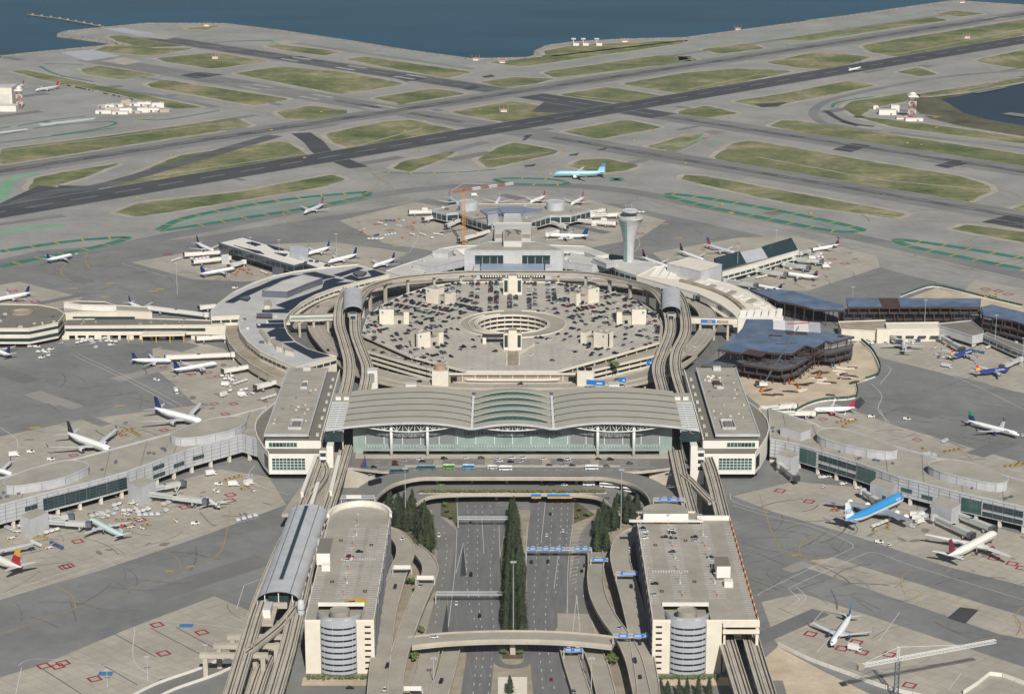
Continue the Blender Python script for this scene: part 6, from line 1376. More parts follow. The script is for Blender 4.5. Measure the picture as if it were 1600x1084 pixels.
for k, (px, py, lab) in enumerate(((1190,612,"orange digger beside the crawler crane"),(1235,600,"orange digger among the beams on the site"),(1278,590,"orange digger near the hoarding"),(1300,572,"blue boom lift on the building site"),(1248,606,"orange telehandler on the building site"),(1540,466,"yellow digger by the fence at the back right"),(1555,464,"yellow digger beside the right edge frame"))):
    t = thing("digger", lab, "digger", G(px, py), r.uniform(0, 3)); t.scale = (.8,)*3; mt = m_orange if 'orange' in lab else (m_sign if 'blue' in lab else m_yellow)
    MB().box(V(0, 0, 1.8), (3.4, 2.4, 2.0)).build("body", mt, t); MB().box(V(-.4, .3, 3.2), (1.4, 1.4, 1.2)).build("cab", m_glass, t)
    for s in (-1, 1): MB().box(V(0, s*1.1, .5), (4, .7, 1)).build("crawler_track", m_track, t)
    b = MB(); b.bar(V(1.5, 0, 2.4), V(4.6, 0, 5.4), .5); b.build("boom", mt, t); MB().bar(V(4.6, 0, 5.4), V(6.6, 0, 2.0), .4).build("arm", mt, t); MB().box(V(6.6, 0, 1.5), (1.2, 1.4, 1.1)).build("bucket", m_track, t)
# tower cranes
def tower_crane(label, base, h, ang, jib, cj, col, col2, mast_w=2.2, z0=0, tilt=0.0, jibmat=None):
    t = thing("tower_crane", label, "tower crane", base, 0)
    def lattice(a, e, w, n, m, nm):
        b = MB(); d = (e-a); u = d.normalized(); s1 = u.cross(Vector((0, 0, 1))) if abs(u.z) < .9 else Vector((1, 0, 0)); s1 = s1.normalized(); s2 = u.cross(s1)
        cs = [(s1*x+s2*y)*(w/2) for x, y in ((-1, -1), (1, -1), (1, 1), (-1, 1))]
        for q in cs: b.bar(a+q, e+q, w*.13)
        for k in range(n):
            p, q = a+d*(k/n), a+d*((k+1)/n)
            for i in range(4): b.bar(p+cs[i], q+cs[(i+1) % 4], w*.09); b.bar(q+cs[i], q+cs[(i+1) % 4], w*.07)
        b.build(nm, m, t)
    lattice(V(0, 0, z0), V(0, 0, h), mast_w, int((h-z0)/mast_w*.9), col, "mast")
    u = V(math.cos(ang), math.sin(ang), 0)
    n = 6 if col2 else 1
    for k in range(n): lattice(V(0, 0, h+1.5)+u*(jib*k/n)+V(0, 0, tilt*k/n*jib), V(0, 0, h+1.5)+u*(jib*(k+1)/n)+V(0, 0, tilt*(k+1)/n*jib), mast_w*.75, int(jib/n/2.2), [col2 or m_steel, m_steel][k % 2] if col2 else (jibmat or col), "jib")
    lattice(V(0, 0, h+1.5), V(0, 0, h+1.5)-u*cj, mast_w*.75, int(cj/2.2), col2 or jibmat or m_steel, "counter_jib")
    MB().box(V(0, 0, h+.9)-u*(cj-1.5), (3.5, 2, 3), ang).build("counterweight", m_conc_d, t)
    lattice(V(0, 0, h+1.5), V(0, 0, h+8.5), mast_w*.6, 4, col2 or m_steel, "apex")
    MB().bar(V(0, 0, h+8.5), V(0, 0, h+2.4)+u*jib*.7+V(0, 0, tilt*jib*.7), .18).build("tie_bar", m_steel, t); MB().bar(V(0, 0, h+8.5), V(0, 0, h+2.4)-u*cj*.9, .18).build("tie_bar", m_steel, t)
    MB().box(V(u.x*1.8-u.y*1.5, u.y*1.8+u.x*1.5, h+.4), (1.8, 1.5, 2.2), ang).build("cab", m_glass_g, t)
    return t
m_crane_o = M("crane_orange", C(206, 140, 70), .6, 0); m_crane_r = M("crane_red", C(176, 92, 72), .6, 0)
tower_crane("orange tower crane with a red and white jib left of the middle terminal", G(725, 384, 0), 57, R(35), 62, 17, m_crane_o, m_crane_r, 2.6)
wb = V(*(G(1402, 1090, 0)).xy, 0)
tower_crane("white tower crane on a dark mast in the bottom right corner", V(209, 1098, 0), 21, R(23), 63, 25, m_metal_d, None, 2.2, jibmat=m_steel)
# ------------------------------------------------------------------ airliners
m_gear = M("gear_rubber", C(40, 40, 42), .8, 0); m_wingc = M("wing_grey", C(196, 198, 200), .4, .05, .3); m_eng_in = M("engine_intake", C(50, 50, 54), .5, 0)
PAINT = {}
def pm(c):
    if c not in PAINT: PAINT[c] = M("aircraft_paint_%d_%d_%d" % c, C(*c), .28, .03, .4, spec=.5)
    return PAINT[c]
def textmesh(s, size):
    cu = bpy.data.curves.new("lettering", 'FONT'); cu.body = s; cu.size = size; cu.align_x = 'CENTER'; cu.align_y = 'CENTER'; cu.extrude = .03
    o = link("lettering_source", cu); me = bpy.data.meshes.new_from_object(o); bpy.data.objects.remove(o); me.name = "lettering"; return me
TYPES = {'narrow': dict(r=1.98, S=35.5, eng=2), 'wide': dict(r=2.95, S=61, eng=2), 'jumbo': dict(r=3.3, S=65, eng=4), 'rear': dict(r=1.75, S=30, eng=0), 'commuter': dict(r=1.45, S=23, eng=0)}
def plane(label, nose, tail, kind, top=(236, 236, 234), belly=None, fin=(28, 50, 110), fin2=None, eng=None, wing=None, text=None, fintext=None, z=None, winglet=None, scale_len=None):
    ty = TYPES[kind]; r, S = ty['r'], ty['S']; zc = r+ (1.9 if kind in ('narrow',) else 2.6 if kind in ('wide', 'jumbo') else 1.3)
    a, b = G(nose[0], nose[1], zc), G(tail[0], tail[1], zc+r*.4); d = a-b; d.z = 0; L = d.length
    lim = {'narrow': (33, 46), 'wide': (54, 72), 'jumbo': (66, 72), 'rear': (36, 46), 'commuter': (26, 38)}[kind]
    L2_ = min(max(L, lim[0]), lim[1]); ang = math.atan2(d.y, d.x); mid = (a+b)/2
    if L2_ != L: mid = a-d.normalized()*L2_/2
    L = L2_; t = thing("airliner", label, "airplane", (mid.x, mid.y, 0), ang)
    belly = belly or tuple(int(v*.86) for v in top); X = lambda f: L*(.5-f)
    sec = [(0, .03, -.28), (.008, .22, -.26), (.022, .44, -.2), (.045, .68, -.12), (.075, .87, -.04), (.11, .97, 0), (.15, 1, 0), (.66, 1, 0), (.75, .93, .06), (.83, .76, .2), (.9, .54, .36), (.955, .32, .5), (.99, .14, .6), (1, .04, .62)]
    rings = []; n = 16
    for f, k, dz in sec:
        hump = 1.0
        rg = []
        for i in range(n):
            an = math.pi/2+2*math.pi*i/n; y = r*k*math.cos(an); zz = r*k*math.sin(an)
            if kind == 'jumbo' and zz > 0:
                hk = max(0, min(1, (f-.01)/.06))*max(0, min(1, (.36-f)/.1)); zz *= 1+.34*hk; y *= 1-.1*hk
            rg.append(V(X(f), y, zc+r*dz+zz))
        rings.append(rg[::-1])
    fus = MB().loft(rings, lambda k, i: 1 if 3+2 <= i <= 10 else 0).build("fuselage", [pm(top), pm(belly)], t, True)
    # flight-deck glass
    wz = zc+r*.3 + (r*.3 if kind == 'jumbo' else 0)
    for s in (-1, 1): MB().face([(X(.022), s*r*.03, wz), (X(.030), s*r*.36, wz-.05), (X(.040), s*r*.36, wz+r*.22), (X(.034), s*r*.03, wz+r*.28)][::s]).build("windscreen", m_glass, t)
    wl_ = MB()
    for s in (-1, 1):
        yy = s*(r+.015)
        wl_.face([(X(.12), yy, zc+r*.1), (X(.78), yy*.94, zc+r*.16), (X(.78), yy*.94, zc+r*.23), (X(.12), yy, zc+r*.19)][::-s])
    if kind != 'jumbo': wl_.build("cabin_windows", m_metal_d, t, kind="stuff")
    wm_ = pm(wing) if wing else m_wingc
    rear = ty['eng'] == 0
    x_root = .40 if rear else .33
    for s in (-1, 1):
        def wsec(fr, ch, th, y, zz): return [V(X(fr), y, zz), V(X(fr)-ch*.35, y, zz+th), V(X(fr)-ch, y, zz), V(X(fr)-ch*.35, y, zz-th*.5)]
        c0 = L*.175 if kind != 'jumbo' else L*.235; sw = S*.5*.52/L
        z0 = zc-r*.55; st_ = [(x_root, c0, .55, s*r*.6, z0), (x_root+sw*.34, c0*.56, .36, s*S*.19, z0+S*.017), (x_root+sw, c0*.24, .14, s*S*.5, z0+S*.055)]
        w = MB().loft([wsec(*q) for q in st_][::1], 0).build("wing", wm_, t)
        if winglet: MB().loft([[V(X(x_root+sw)-c0*.02, s*S*.5, z0+S*.055), V(X(x_root+sw)-c0*.22, s*S*.5, z0+S*.055), V(X(x_root+sw)-c0*.22, s*(S*.5+.1), z0+S*.055+.1)], [V(X(x_root+sw)-c0*.22, s*(S*.5+.6), z0+S*.055+2.6), V(X(x_root+sw)-c0*.3, s*(S*.5+.6), z0+S*.055+2.6), V(X(x_root+sw)-c0*.3, s*(S*.5+.7), z0+S*.055+2.6)]], 0).build("winglet", pm(winglet), t)
        fl = MB().bar(V(X(x_root+.02)-c0*.86, s*r*1.1, z0+.45), V(X(x_root+sw*.34)-c0*.5, s*S*.19, z0+S*.017+.25), .7, .12).build("flap", m_metal_d, w)
        er = r*(.52 if kind == 'narrow' else .56 if kind == 'wide' else .45); ep = eng or belly
        spots = [] if rear else [(.17, .17)] if ty['eng'] == 2 else [(.18, .2), (.34, .36)]
        for (fy, fs) in spots:
            y = s*S*fy; ex = X(x_root+sw*2*fy)+c0*.30-(.0); ez = z0+S*.11*fy-er*1.02
            e_ = MB().lathe((0, 0, 0), [(er*.86, 0), (er, .5), (er*1.02, er*1.6), (er*.8, er*2.8), (er*.45, er*3.4)], 14).build("engine", pm(ep), t, True)
            e_.location = (ex, y, ez); e_.rotation_euler = (0, -math.pi/2, 0)
            i_ = MB().lathe((0, 0, -.03), [(er*.8, 0), (.05, 0)], 14, caps=False).build("intake", m_eng_in, e_)
            MB().box(V(ex-er*1.9, y, ez+er*.95), (er*2.2, .3, er*.7)).build("pylon", pm(ep), t)
        if rear:
            er = r*.42; e_ = MB().lathe((0, 0, 0), [(er*.85, 0), (er, .4), (er, er*3), (er*.6, er*4.4)], 12).build("engine", pm(eng or belly), t, True)
            e_.location = (X(.73), s*(r*1.35), zc+r*.35); e_.rotation_euler = (0, -math.pi/2, 0)
            MB().lathe((0, 0, -.03), [(er*.78, 0), (.05, 0)], 12, caps=False).build("intake", m_eng_in, e_)
        hz = zc+r*.45 if not rear else zc+r*.8+L*.145; hx = .885 if not rear else .955; hs = S*.18 if not rear else S*.19
        def hsec(fr, ch, y, zz, th): return [V(X(fr), y, zz), V(X(fr)-ch*.4, y, zz+th), V(X(fr)-ch, y, zz), V(X(fr)-ch*.4, y, zz-th)]
        MB().loft([hsec(hx, L*.085, s*.1, hz, .2), hsec(hx+hs*.55/L, L*.032, s*hs, hz+hs*.08, .08)], 0).build("tailplane", wm_ if not rear else pm(fin), t)
        MB().box(V(X(.50), s*r*1.15, .75), (1.9 if kind in ('wide', 'jumbo') else 1.1, .9, 1.5)).build("main_wheels", m_gear, t); MB().box(V(X(.50), s*r*1.1, zc*.5), (.3, .3, zc)).build("gear_leg", m_metal, t)
    MB().box(V(X(.11), 0, .5), (.9, .8, 1.0)).build("nose_wheels", m_gear, t); MB().box(V(X(.11), 0, zc*.45), (.22, .22, zc*.8)).build("gear_leg", m_metal, t)
    fh = L*.16 if not rear else L*.13; zb = zc+r*.72; ch = L*.145
    def fsec(fr, c_, zz, th): return [V(X(fr), 0, zz), V(X(fr)-c_*.4, th, zz), V(X(fr)-c_, 0, zz), V(X(fr)-c_*.4, -th, zz)]
    k2_ = .55
    A_, B_, C_ = fsec(.835, ch, zb-.3, .3), fsec(.835+.105*k2_, ch*.7, zb+fh*k2_, .2), fsec(.835+.105, ch*.42, zb+fh, .12)
    MB().loft([A_, B_], 0).build("tail_fin", pm(fin), t); MB().loft([B_, C_], 0).build("tail_fin_tip", pm(fin2 or fin), t)
    if text:
        me = textmesh(text[0], text[1]); me.materials.append(pm(text[2]))
        for s in (-1, 1):
            o = link("lettering", me, t, (X(text[3]), s*(r*.94), zc+r*.48)); o.rotation_euler = (math.pi/2-R(28), 0, 0 if s < 0 else math.pi); o['kind'] = "stuff"
    if fintext:
        me = textmesh(fintext[0], fintext[1]); me.materials.append(pm(fintext[2]))
        for s in (-1, 1):
            o = link("lettering", me, t, (X(.93), s*.42, zb+fh*.42)); o.rotation_euler = (math.pi/2, 0, 0 if s < 0 else math.pi); o['kind'] = "stuff"
    return t
BLU = (30, 48, 104); U = dict(top=(238, 238, 236), belly=(178, 182, 188), fin=BLU, fin2=(24, 40, 92), winglet=(60, 80, 130))
plane("blue and white jumbo jet parked nose-in at the right concourse", (1412,775), (1313,817), 'jumbo', (58,146,204), (226,226,222), (236,236,232), None, (232,232,228), (150,156,162), fintext=("KLM", 4.4, (44,140,210)), text=("KLM", 2.6, (240,240,240), .16))
plane("white wide-body jet with a maroon tail at the right concourse", (1557,831), (1481,869), 'wide', (232,228,218), (206,202,194), (110,26,56), None, (120,30,60), (226,224,218))
plane("white narrow jet facing down the picture on the lower right apron", (1299,1006), (1334,953), 'narrow', (236,236,234), (206,208,212), (30,60,120), (60,140,200), (34,56,110), winglet=(40,60,110), text=("jetBlue", 1.7, (30,50,110), .2))
plane("white narrow jet with a dark blue tail taxiing at the right edge", (1593,679), (1505,655), 'narrow', (236,236,234), (200,204,210), (24,60,110), (60,150,120), (34,50,100), winglet=(40,60,110), text=("jetBlue", 1.7, (30,50,110), .22))
plane("white jet with a bright red tail beside the green site fence", (1270,640), (1333,637), 'narrow', (236,234,230), (214,212,208), (176,40,60), None, (170,34,52), winglet=(230,230,230), text=("america", 1.5, (170,60,70), .2))
plane("blue jet with a yellow and red tail nearest the old cream pier", (1521,547), (1489,556), 'narrow', (44,64,140), (60,74,140), (230,176,60), (196,60,44), (200,196,190), winglet=(60,74,140), text=("Southwest", 2.1, (236,236,236), .3))
plane("blue jet with a yellow and red tail at the right edge", (1577,576), (1526,581), 'narrow', (40,58,136), (60,74,140), (230,176,60), (196,60,44), (200,196,190), winglet=(60,74,140), text=("Southwest", 2.1, (236,236,236), .32))
plane("white jet seen from behind at the old cream pier", (1410,529), (1416,557), 'narrow', (214,218,222), (190,194,200), (200,204,208))
D = dict(top=(236,234,230), belly=(204,204,204), fin=(28,36,84), fin2=(160,30,54), eng=(34,42,88))
plane("white jet with a high red and blue tail at the tip of the right pier", (1266,391), (1311,382), 'rear', **D)
plane("white jet with a red and blue tail at the right pier's middle stand", (1227,427), (1278,433), 'narrow', **D)
plane("small white jet with a high dark tail nearest the curved white terminal", (1179,445), (1222,452), 'commuter', **D)
plane("silver jet with a striped tail behind the right pier", (1150,396), (1104,382), 'narrow', (204,208,212), (184,188,194), (170,60,70), (60,80,140))
plane("white jet with a dark tail left of the silver jet behind the right pier", (1101,407), (1060,391), 'narrow', **D)
plane("white jet with a dark tail right of the control tower", (1043,417), (1002,401), 'narrow', **D)
plane("white jet with a dark blue tail beside the middle terminal", (855,367), (919,368), 'narrow', (236,236,234), (206,208,212), (26,62,108), None, (220,220,220), winglet=(30,70,120))
V_ = dict(top=(234,232,228), belly=(212,210,206), fin=(160,36,56), eng=(170,50,64))
plane("white jet with a red tail behind the middle of the pier head", (828,316), (852,306), 'narrow', **V_)
plane("white jet with a red tail behind the right drum of the pier head", (892,319), (912,308), 'narrow', **V_)
plane("grey-blue jet behind the left drum of the pier head", (717,318), (701,308), 'narrow', (176,190,206), (160,172,186), (150,170,190))
plane("white jet seen end-on behind the pier head", (775,318), (781,308), 'narrow', (220,222,226), (196,198,202), (200,206,214))
plane("pale blue wide-body jet taxiing beyond the middle terminal", (865,271), (946,269), 'wide', (150,208,228), (226,226,224), (140,200,224), (110,120,170), (226,226,224), text=("KOREAN AIR", 2.7, (30,70,140), .2))
plane("silver jet with a striped tail taxiing past the green painted island", (475,332), (510,317), 'narrow', (214,216,218), (190,194,198), (180,70,80), (60,80,140))
plane("white jet with a blue tail taxiing at the far left", (113,398), (73,406), 'narrow', **U)
plane("white jet with a blue tail at the left edge behind the pier head", (-6,468), (47,457), 'narrow', **U)
plane("white jet with a blue tail at the outer end of the white-roofed pier", (335,393), (307,379), 'narrow', **U)
plane("white jet with a blue tail in front of the white-roofed pier", (367,419), (313,428), 'narrow', **U)
plane("white jet with a blue tail close behind the white-roofed pier's stair block", (481,396), (511,387), 'narrow', **U)
plane("white jet with a blue tail second from the left behind the solar roof", (513,409), (558,397), 'narrow', **U)
plane("white jet with a blue tail left of the middle terminal", (583,416), (617,404), 'narrow', **U)
plane("white jet with a blue tail behind the low left pier", (229,485), (201,472), 'narrow', **U)
plane("white jet with a blue tail at the outer of two left gates", (268,563), (208,562), 'narrow', **U)
plane("white jet with a blue tail at the inner of two left gates", (340,567), (271,578), 'narrow', **U)
plane("big white twin-jet with a tall blue tail beside the left concourse", (318,660), (255,641), 'wide', **{**U, 'winglet': None})
plane("white wide-body jet with a black tail beside the left concourse", (174,703), (127,684), 'wide', (236,236,234), (206,206,206), (40,42,48), None, (200,200,202), winglet=(60,60,66))
plane("white jet nosing in behind the left end of the left concourse", (21,742), (-40,722), 'narrow', **U)
plane("white jet with a blue tail at the left edge below the pier head", (-30,540), (36,561), 'narrow', **U)
plane("pale mint jet with a red maple leaf on its tail", (139,810), (193,837), 'narrow', (200,222,218), (190,206,204), (190,214,210), (196,90,90), (190,206,204))
plane("small white jet with dark engines at a left gate", (321,777), (343,792), 'commuter', (228,228,226), (200,200,200), (214,214,214), None, (60,62,66))
plane("wide-body jet with a red and yellow tail at the left edge", (-66,846), (46,893), 'wide', (222,218,208), (200,196,188), (176,40,56), (226,172,60), (200,196,188))
plane("small white jet rolling on the dark runway at the upper right", (1326,110), (1346,105), 'rear', (240,240,238), (220,220,220), (50,56,80))
plane("silver jet parked near the hangar at the upper left", (55,141), (95,134), 'narrow', (206,208,212), (190,192,196), (170,60,70))
plane("white jet partly behind the hangar at the upper left", (20,139), (38,132), 'narrow', (226,226,228), (200,200,204), (160,50,60))
tug = plane
# ------------------------------------------------------------------ jet bridges
m_jb = M("jet_bridge_panel", C(190, 190, 186), .5, .06, .3); m_jbw = M("white_jet_bridge", C(226, 222, 212), .5, .05, .3)
JB = [  # start x,y  end x,y  white?  where
 (CA,845,600,1222,648,0,"longer bridge at the small white jet"),(CA,870,585,1082,540,0,"bridge reaching to an empty left stand"),(CA,255,768,528,785,0,"bridge at the pale mint jet"),(CA,295,748,420,738,0,"short bridge behind the pale mint jet"),
 (CG,640,590,740,655,0,"bridge at the jumbo jet's nose"),(CG,720,590,775,625,0,"second bridge behind the jumbo jet"),(CG,1065,745,1290,848,0,"nearer bridge at the maroon-tailed jet"),(CG,1150,705,1420,812,0,"farther bridge at the maroon-tailed jet"),(CG,150,435,245,510,0,"bridge near the right office block"),
 (CG,45,98,230,80,1,"farther bridge behind the red-tailed jet"),(CG,130,125,345,125,1,"bridge at the red-tailed jet"),
 (lambda c, z=0: KP(0,360,2.963,c,z),1080,568,775,580,1,"long white bridge at the outer left gate"),(lambda c, z=0: KP(0,360,2.963,c,z),1165,622,1040,642,1,"white bridge at the empty left gate"),(lambda c, z=0: KP(0,360,2.963,c,z),1318,686,1190,716,1,"white bridge among trucks by the left office block"),(lambda c, z=0: KP(0,360,2.963,c,z),1040,486,918,492,1,"white bridge at the low left pier"),(lambda c, z=0: KP(0,360,2.963,c,z),955,385,690,352,1,"white bridge behind the low left pier"),
 (lambda c, z=0: KP(0,360,2.963,c,z),1030,95,860,105,1,"bridge at the outer end of the white-roofed pier"),(lambda c, z=0: KP(0,360,2.963,c,z),1060,122,900,138,1,"second bridge at the white-roofed pier"),(lambda c, z=0: KP(0,360,2.963,c,z),1130,140,1065,158,1,"third bridge at the white-roofed pier"),(lambda c, z=0: KP(0,360,2.963,c,z),1080,335,930,350,1,"bridge behind the solar-roofed terminal"),
 (T2,150,190,5,192,1,"outermost left bridge of the pier head"),(T2,222,215,100,238,1,"second left bridge of the pier head"),(T2,352,245,250,285,1,"third left bridge of the pier head"),(T2,245,215,300,248,1,"bridge between two left stands of the pier head"),(T2,552,318,340,378,1,"long bridge left of the middle terminal"),
 (T2,950,262,1060,292,1,"bridge at the right arm of the pier head"),(T2,1085,245,1385,268,1,"long right bridge of the pier head"),(T2,1225,215,1440,208,1,"outermost right bridge of the pier head"),(T2,1222,195,1310,180,1,"bridge behind the right arm of the pier head"),(T2,930,345,1000,325,1,"bridge at the jet beside the middle terminal"),
 (A1,730,305,925,335,0,"nearest bridge of the right pier"),(A1,930,240,1112,266,0,"second bridge of the right pier"),(A1,1100,200,1255,225,0,"third bridge of the right pier"),(A1,1160,170,1335,186,0,"fourth bridge of the right pier"),(A1,1205,135,1262,115,0,"last bridge of the right pier"),
 (ABt,738,478,822,528,0,"bridge at the jet seen from behind"),(ABt,1085,498,1215,572,0,"bridge at the nearer blue jet"),(ABt,1580,635,1465,682,0,"bridge at the blue jet on the right edge"),(A1,760,345,870,380,1,"low white bridge stub by the curved white terminal")]
for K, x0, y0, x1, y1, wh, lab in JB:
    a, b = K([x0, y0, x1, y1], 6.5); d = b-a; L_ = d.length; t = thing("jet_bridge", lab + (", white" if wh and "white" not in lab else ""), "jet bridge", (a.x, a.y, 0), math.atan2(d.y, d.x), "passenger boarding bridges")
    mt = m_jbw if wh else m_jb
    MB().lathe((0, 0, 3.6), [(2.6, 0), (2.6, 3.6), (.2, 4.1)], 12).build("rotunda", mt, t); MB().box(V(0, 0, 1.8), (1.1, 1.1, 3.6)).build("column", m_metal, t)
    MB().box(V(L_*.3, 0, 5.5), (L_*.5, 3.0, 2.9)).build("tunnel", mt, t); MB().box(V(L_*.74, 0, 5.35), (L_*.48, 3.5, 3.2)).build("outer_tunnel", mt, t)
    MB().box(V(L_*.32, -1.56, 5.6), (L_*.42, .1, .8)).build("tunnel_glazing", m_glass_g, t)
    MB().box(V(L_, 0, 5.3), (4, 4.2, 3.4), .25).build("cab", m_metal_d if not wh else mt, t); MB().box(V(L_+1.9, 0, 5.2), (.6, 4.4, 3.6), .25).build("bellows", m_track, t)
    MB().box(V(L_*.8, 0, 1.9), (.7, 2.6, 3.8)).build("lift_frame", m_metal, t); MB().box(V(L_*.8, 0, .5), (1.4, 3.6, 1.0)).build("bogie", m_gear, t)
    MB().bar(V(L_*.92, -2.2, 5.2), V(L_*.92-4, -2.6, .2), .8, .2).build("stair", m_metal, t)
# ------------------------------------------------------------------ cars, trucks and carts
m_tyre = M("tyre", C(30, 30, 32), .8, 0); m_winglass = M("car_glass", C(30, 36, 42), .1, 0, spec=.6)
def car_mesh(name, col, L=4.6, W=1.85, H=1.48, suv=False, truck=None):
    b = MB(); p = M(name+"_paint", C(*col), .25, 0, spec=.5)
    def ring(x, w, z0, z1): return [V(x, -w/2, z0), V(x, w/2, z0), V(x, w/2, z1), V(x, -w/2, z1)]
    hd = .78 if not suv else .98
    b.loft([ring(-L/2, W*.88, .32, hd*.86), ring(-L/2+.25, W*.97, .28, hd), ring(0, W, .28, hd+.04), ring(L/2-.5, W*.97, .28, hd*.92), ring(L/2, W*.84, .34, hd*.7)], 0)
    x0, x1, x2, x3 = (-L*.42, -L*.30, L*.06, L*.23) if not suv else (-L*.47, -L*.42, L*.08, L*.25)
    z0, z1 = hd-.02, H
    q = [V(x0, W*.44, z0), V(x1, W*.36, z1), V(x2, W*.36, z1), V(x3, W*.43, z0)]; r_ = [V(v.x, -v.y, v.z) for v in q]
    b.face([r_[1], r_[2], q[2], q[1]], 0); b.face([r_[2], r_[3], q[3], q[2]], 1); b.face([q[1], q[0], r_[0], r_[1]], 1); b.face([q[0], q[1], q[2], q[3]][::-1], 1); b.face([r_[0], r_[1], r_[2], r_[3]], 1)
    for x in (-L*.31, L*.31):
        for s in (-1, 1): b.tube(V(x, s*W*.42, .33), V(x, s*W*.51, .33), .33, .33, 8, 2)
    me = bpy.data.meshes.new(name); me.from_pydata(b.v, [], b.f)
    for m in (p, m_winglass, m_tyre): me.materials.append(m)
    me.polygons.foreach_set('material_index', b.m); me.update(); return me
COLS = [("black", (26, 28, 32)), ("dark grey", (58, 60, 64)), ("navy", (30, 38, 60)), ("grey", (120, 122, 124)), ("silver", (178, 180, 182)), ("white", (226, 226, 224)), ("red", (140, 28, 34))]
CARS = {n: [car_mesh("sedan", c), car_mesh("sport_utility", c, 4.8, 1.95, 1.75, True)] for n, c in COLS}
WT = [.30, .17, .12, .12, .10, .14, .05]
rc = random.Random(11)
def pick(): return rc.choices([n for n, _ in COLS], WT)[0]
garage_spots = []; stl = []
dk_ = ccw(deck); cells = []
sect = [90, 40, 321, 270, 219, 140]
for px, py, dens in ():
    pass
avoid = [(p+V(0, 6), 17) for p in tower_pos]+[(HC, 49)]
for sa in sect:
    n = V(math.cos(R(sa)), math.sin(R(sa))); tt = V(-n.y, n.x)
    for row in range(-9, 10):
        for side_ in (-1, 1):
            off = row*17.5+side_*2.7
            for k in range(16, 66):
                q = HC+tt*off+n*(k*2.7)
                if not inside(q, dk_, 4): continue
                ang = math.degrees(math.atan2((q-HC).y, (q-HC).x)) % 360
                if min(sect, key=lambda s: min(abs(s-ang), 360-abs(s-ang))) != sa: continue
                if any((q-a).length < r0 for a, r0 in avoid): continue
                sv = q-n*1.35; stl.append((sv-tt*2.3, sv+tt*2.3))
                dens = {90: .52, 40: .5, 140: .72, 219: .42, 321: .22, 270: .04}[sa]
                if sa == 219 and (q-HC).x > -55: dens = .18
                cl = math.sin(q.x*.11+q.y*.05)+math.sin(q.y*.083-q.x*.03)
                if rc.random() < dens*(.55+.45*(cl > -.2)): garage_spots.append((q, math.atan2(tt.y, tt.x)+(0 if rc.random() < .5 else math.pi)+rc.gauss(0, .03)))
rim = [p.lerp(HC, .035) for p in dk_]
for d in range(0, int(plen(rim)), 3):
    q, tg_ = at_len(rim, d); 
    if q.y < 1760 and q.x > -80: continue
    if rc.random() < .42 and all((q-a).length > r0 for a, r0 in avoid): garage_spots.append((q, math.atan2(tg_.y, tg_.x)+math.pi/2))
sb = MB()
for a, e in stl: sb.ribbon([a-HC, e-HC], .22, ZD+.06)
sb.build("stall_lines", m_white, GAR, kind="stuff")
sb = MB(); r9 = random.Random(2)
for i in range(0, len(stl), 3):
    a, e = stl[i]; d = e-a; L_ = r9.uniform(.4, .9); m_ = a.lerp(e, .5)-HC+V(r9.uniform(-.6, .6), r9.uniform(1, 1.6)); sb.ribbon([m_-d*L_*.4, m_+d*L_*.4], r9.uniform(.7, 1.5), ZD+.05)
sb.build("oil_smudges", M("deck_oil", C(132, 127, 117), .9, .2, .3, col2=C(152, 146, 135)), GAR, kind="stuff")
garage_spots.sort(key=lambda s: s[0].y)
WHERE = lambda q: ("front" if q.y < 1790 else "back" if q.y > 1890 else "middle")+(" left" if q.x < -15 else " right" if q.x > 15 else " centre")
ORD = "first second third fourth fifth sixth seventh eighth ninth tenth eleventh twelfth thirteenth fourteenth fifteenth sixteenth seventeenth eighteenth nineteenth twentieth last-but-four last-but-three last-but-two last-but-one last".split()
rest = MB(); n_ind = 0; rest_mats = [m_winglass]+[bpy.data.materials[car_mesh.__name__] if False else CARS[n][0].materials[0] for n, _ in COLS]
for q, a in garage_spots:
    n = pick(); v = rc.random() < .45; me = CARS[n][1 if v else 0]
    if n_ind < 285:
        link("parked_suv" if v else "parked_car", me, None, (q.x, q.y, ZD+.02), a, label=f"{n} {'sport utility' if v else 'sedan'} on the {WHERE(q).replace(' ', '-')} central garage roof, {ORD[min(24, max(0, int((q.y-1660)/14)))]} row from the front", category="car", group="cars parked on the central garage roof"); n_ind += 1
    else:
        o = Matrix.Translation((q.x, q.y, ZD+.02)) @ Matrix.Rotation(a, 4, 'Z'); bi = len(rest.v); mi = [x for x, _ in COLS].index(n)+1
        rest.v += [tuple(o @ vv.co) for vv in me.vertices]
        for pl in me.polygons: rest.f.append(tuple(bi+i for i in pl.vertices)); rest.m.append([mi, 0, 0][pl.material_index])
if rest.v: rest.build("far_parked_cars", rest_mats, None, kind="stuff", label="rows of small parked cars along the back of the central garage roof", category="cars")
print("garage cars", len(garage_spots))
def put(name, me, q, a, label, cat="car", group=None):
    o = link(name, me, None, q, a, label=label, category=cat)
    if group: o['group'] = group
    return o
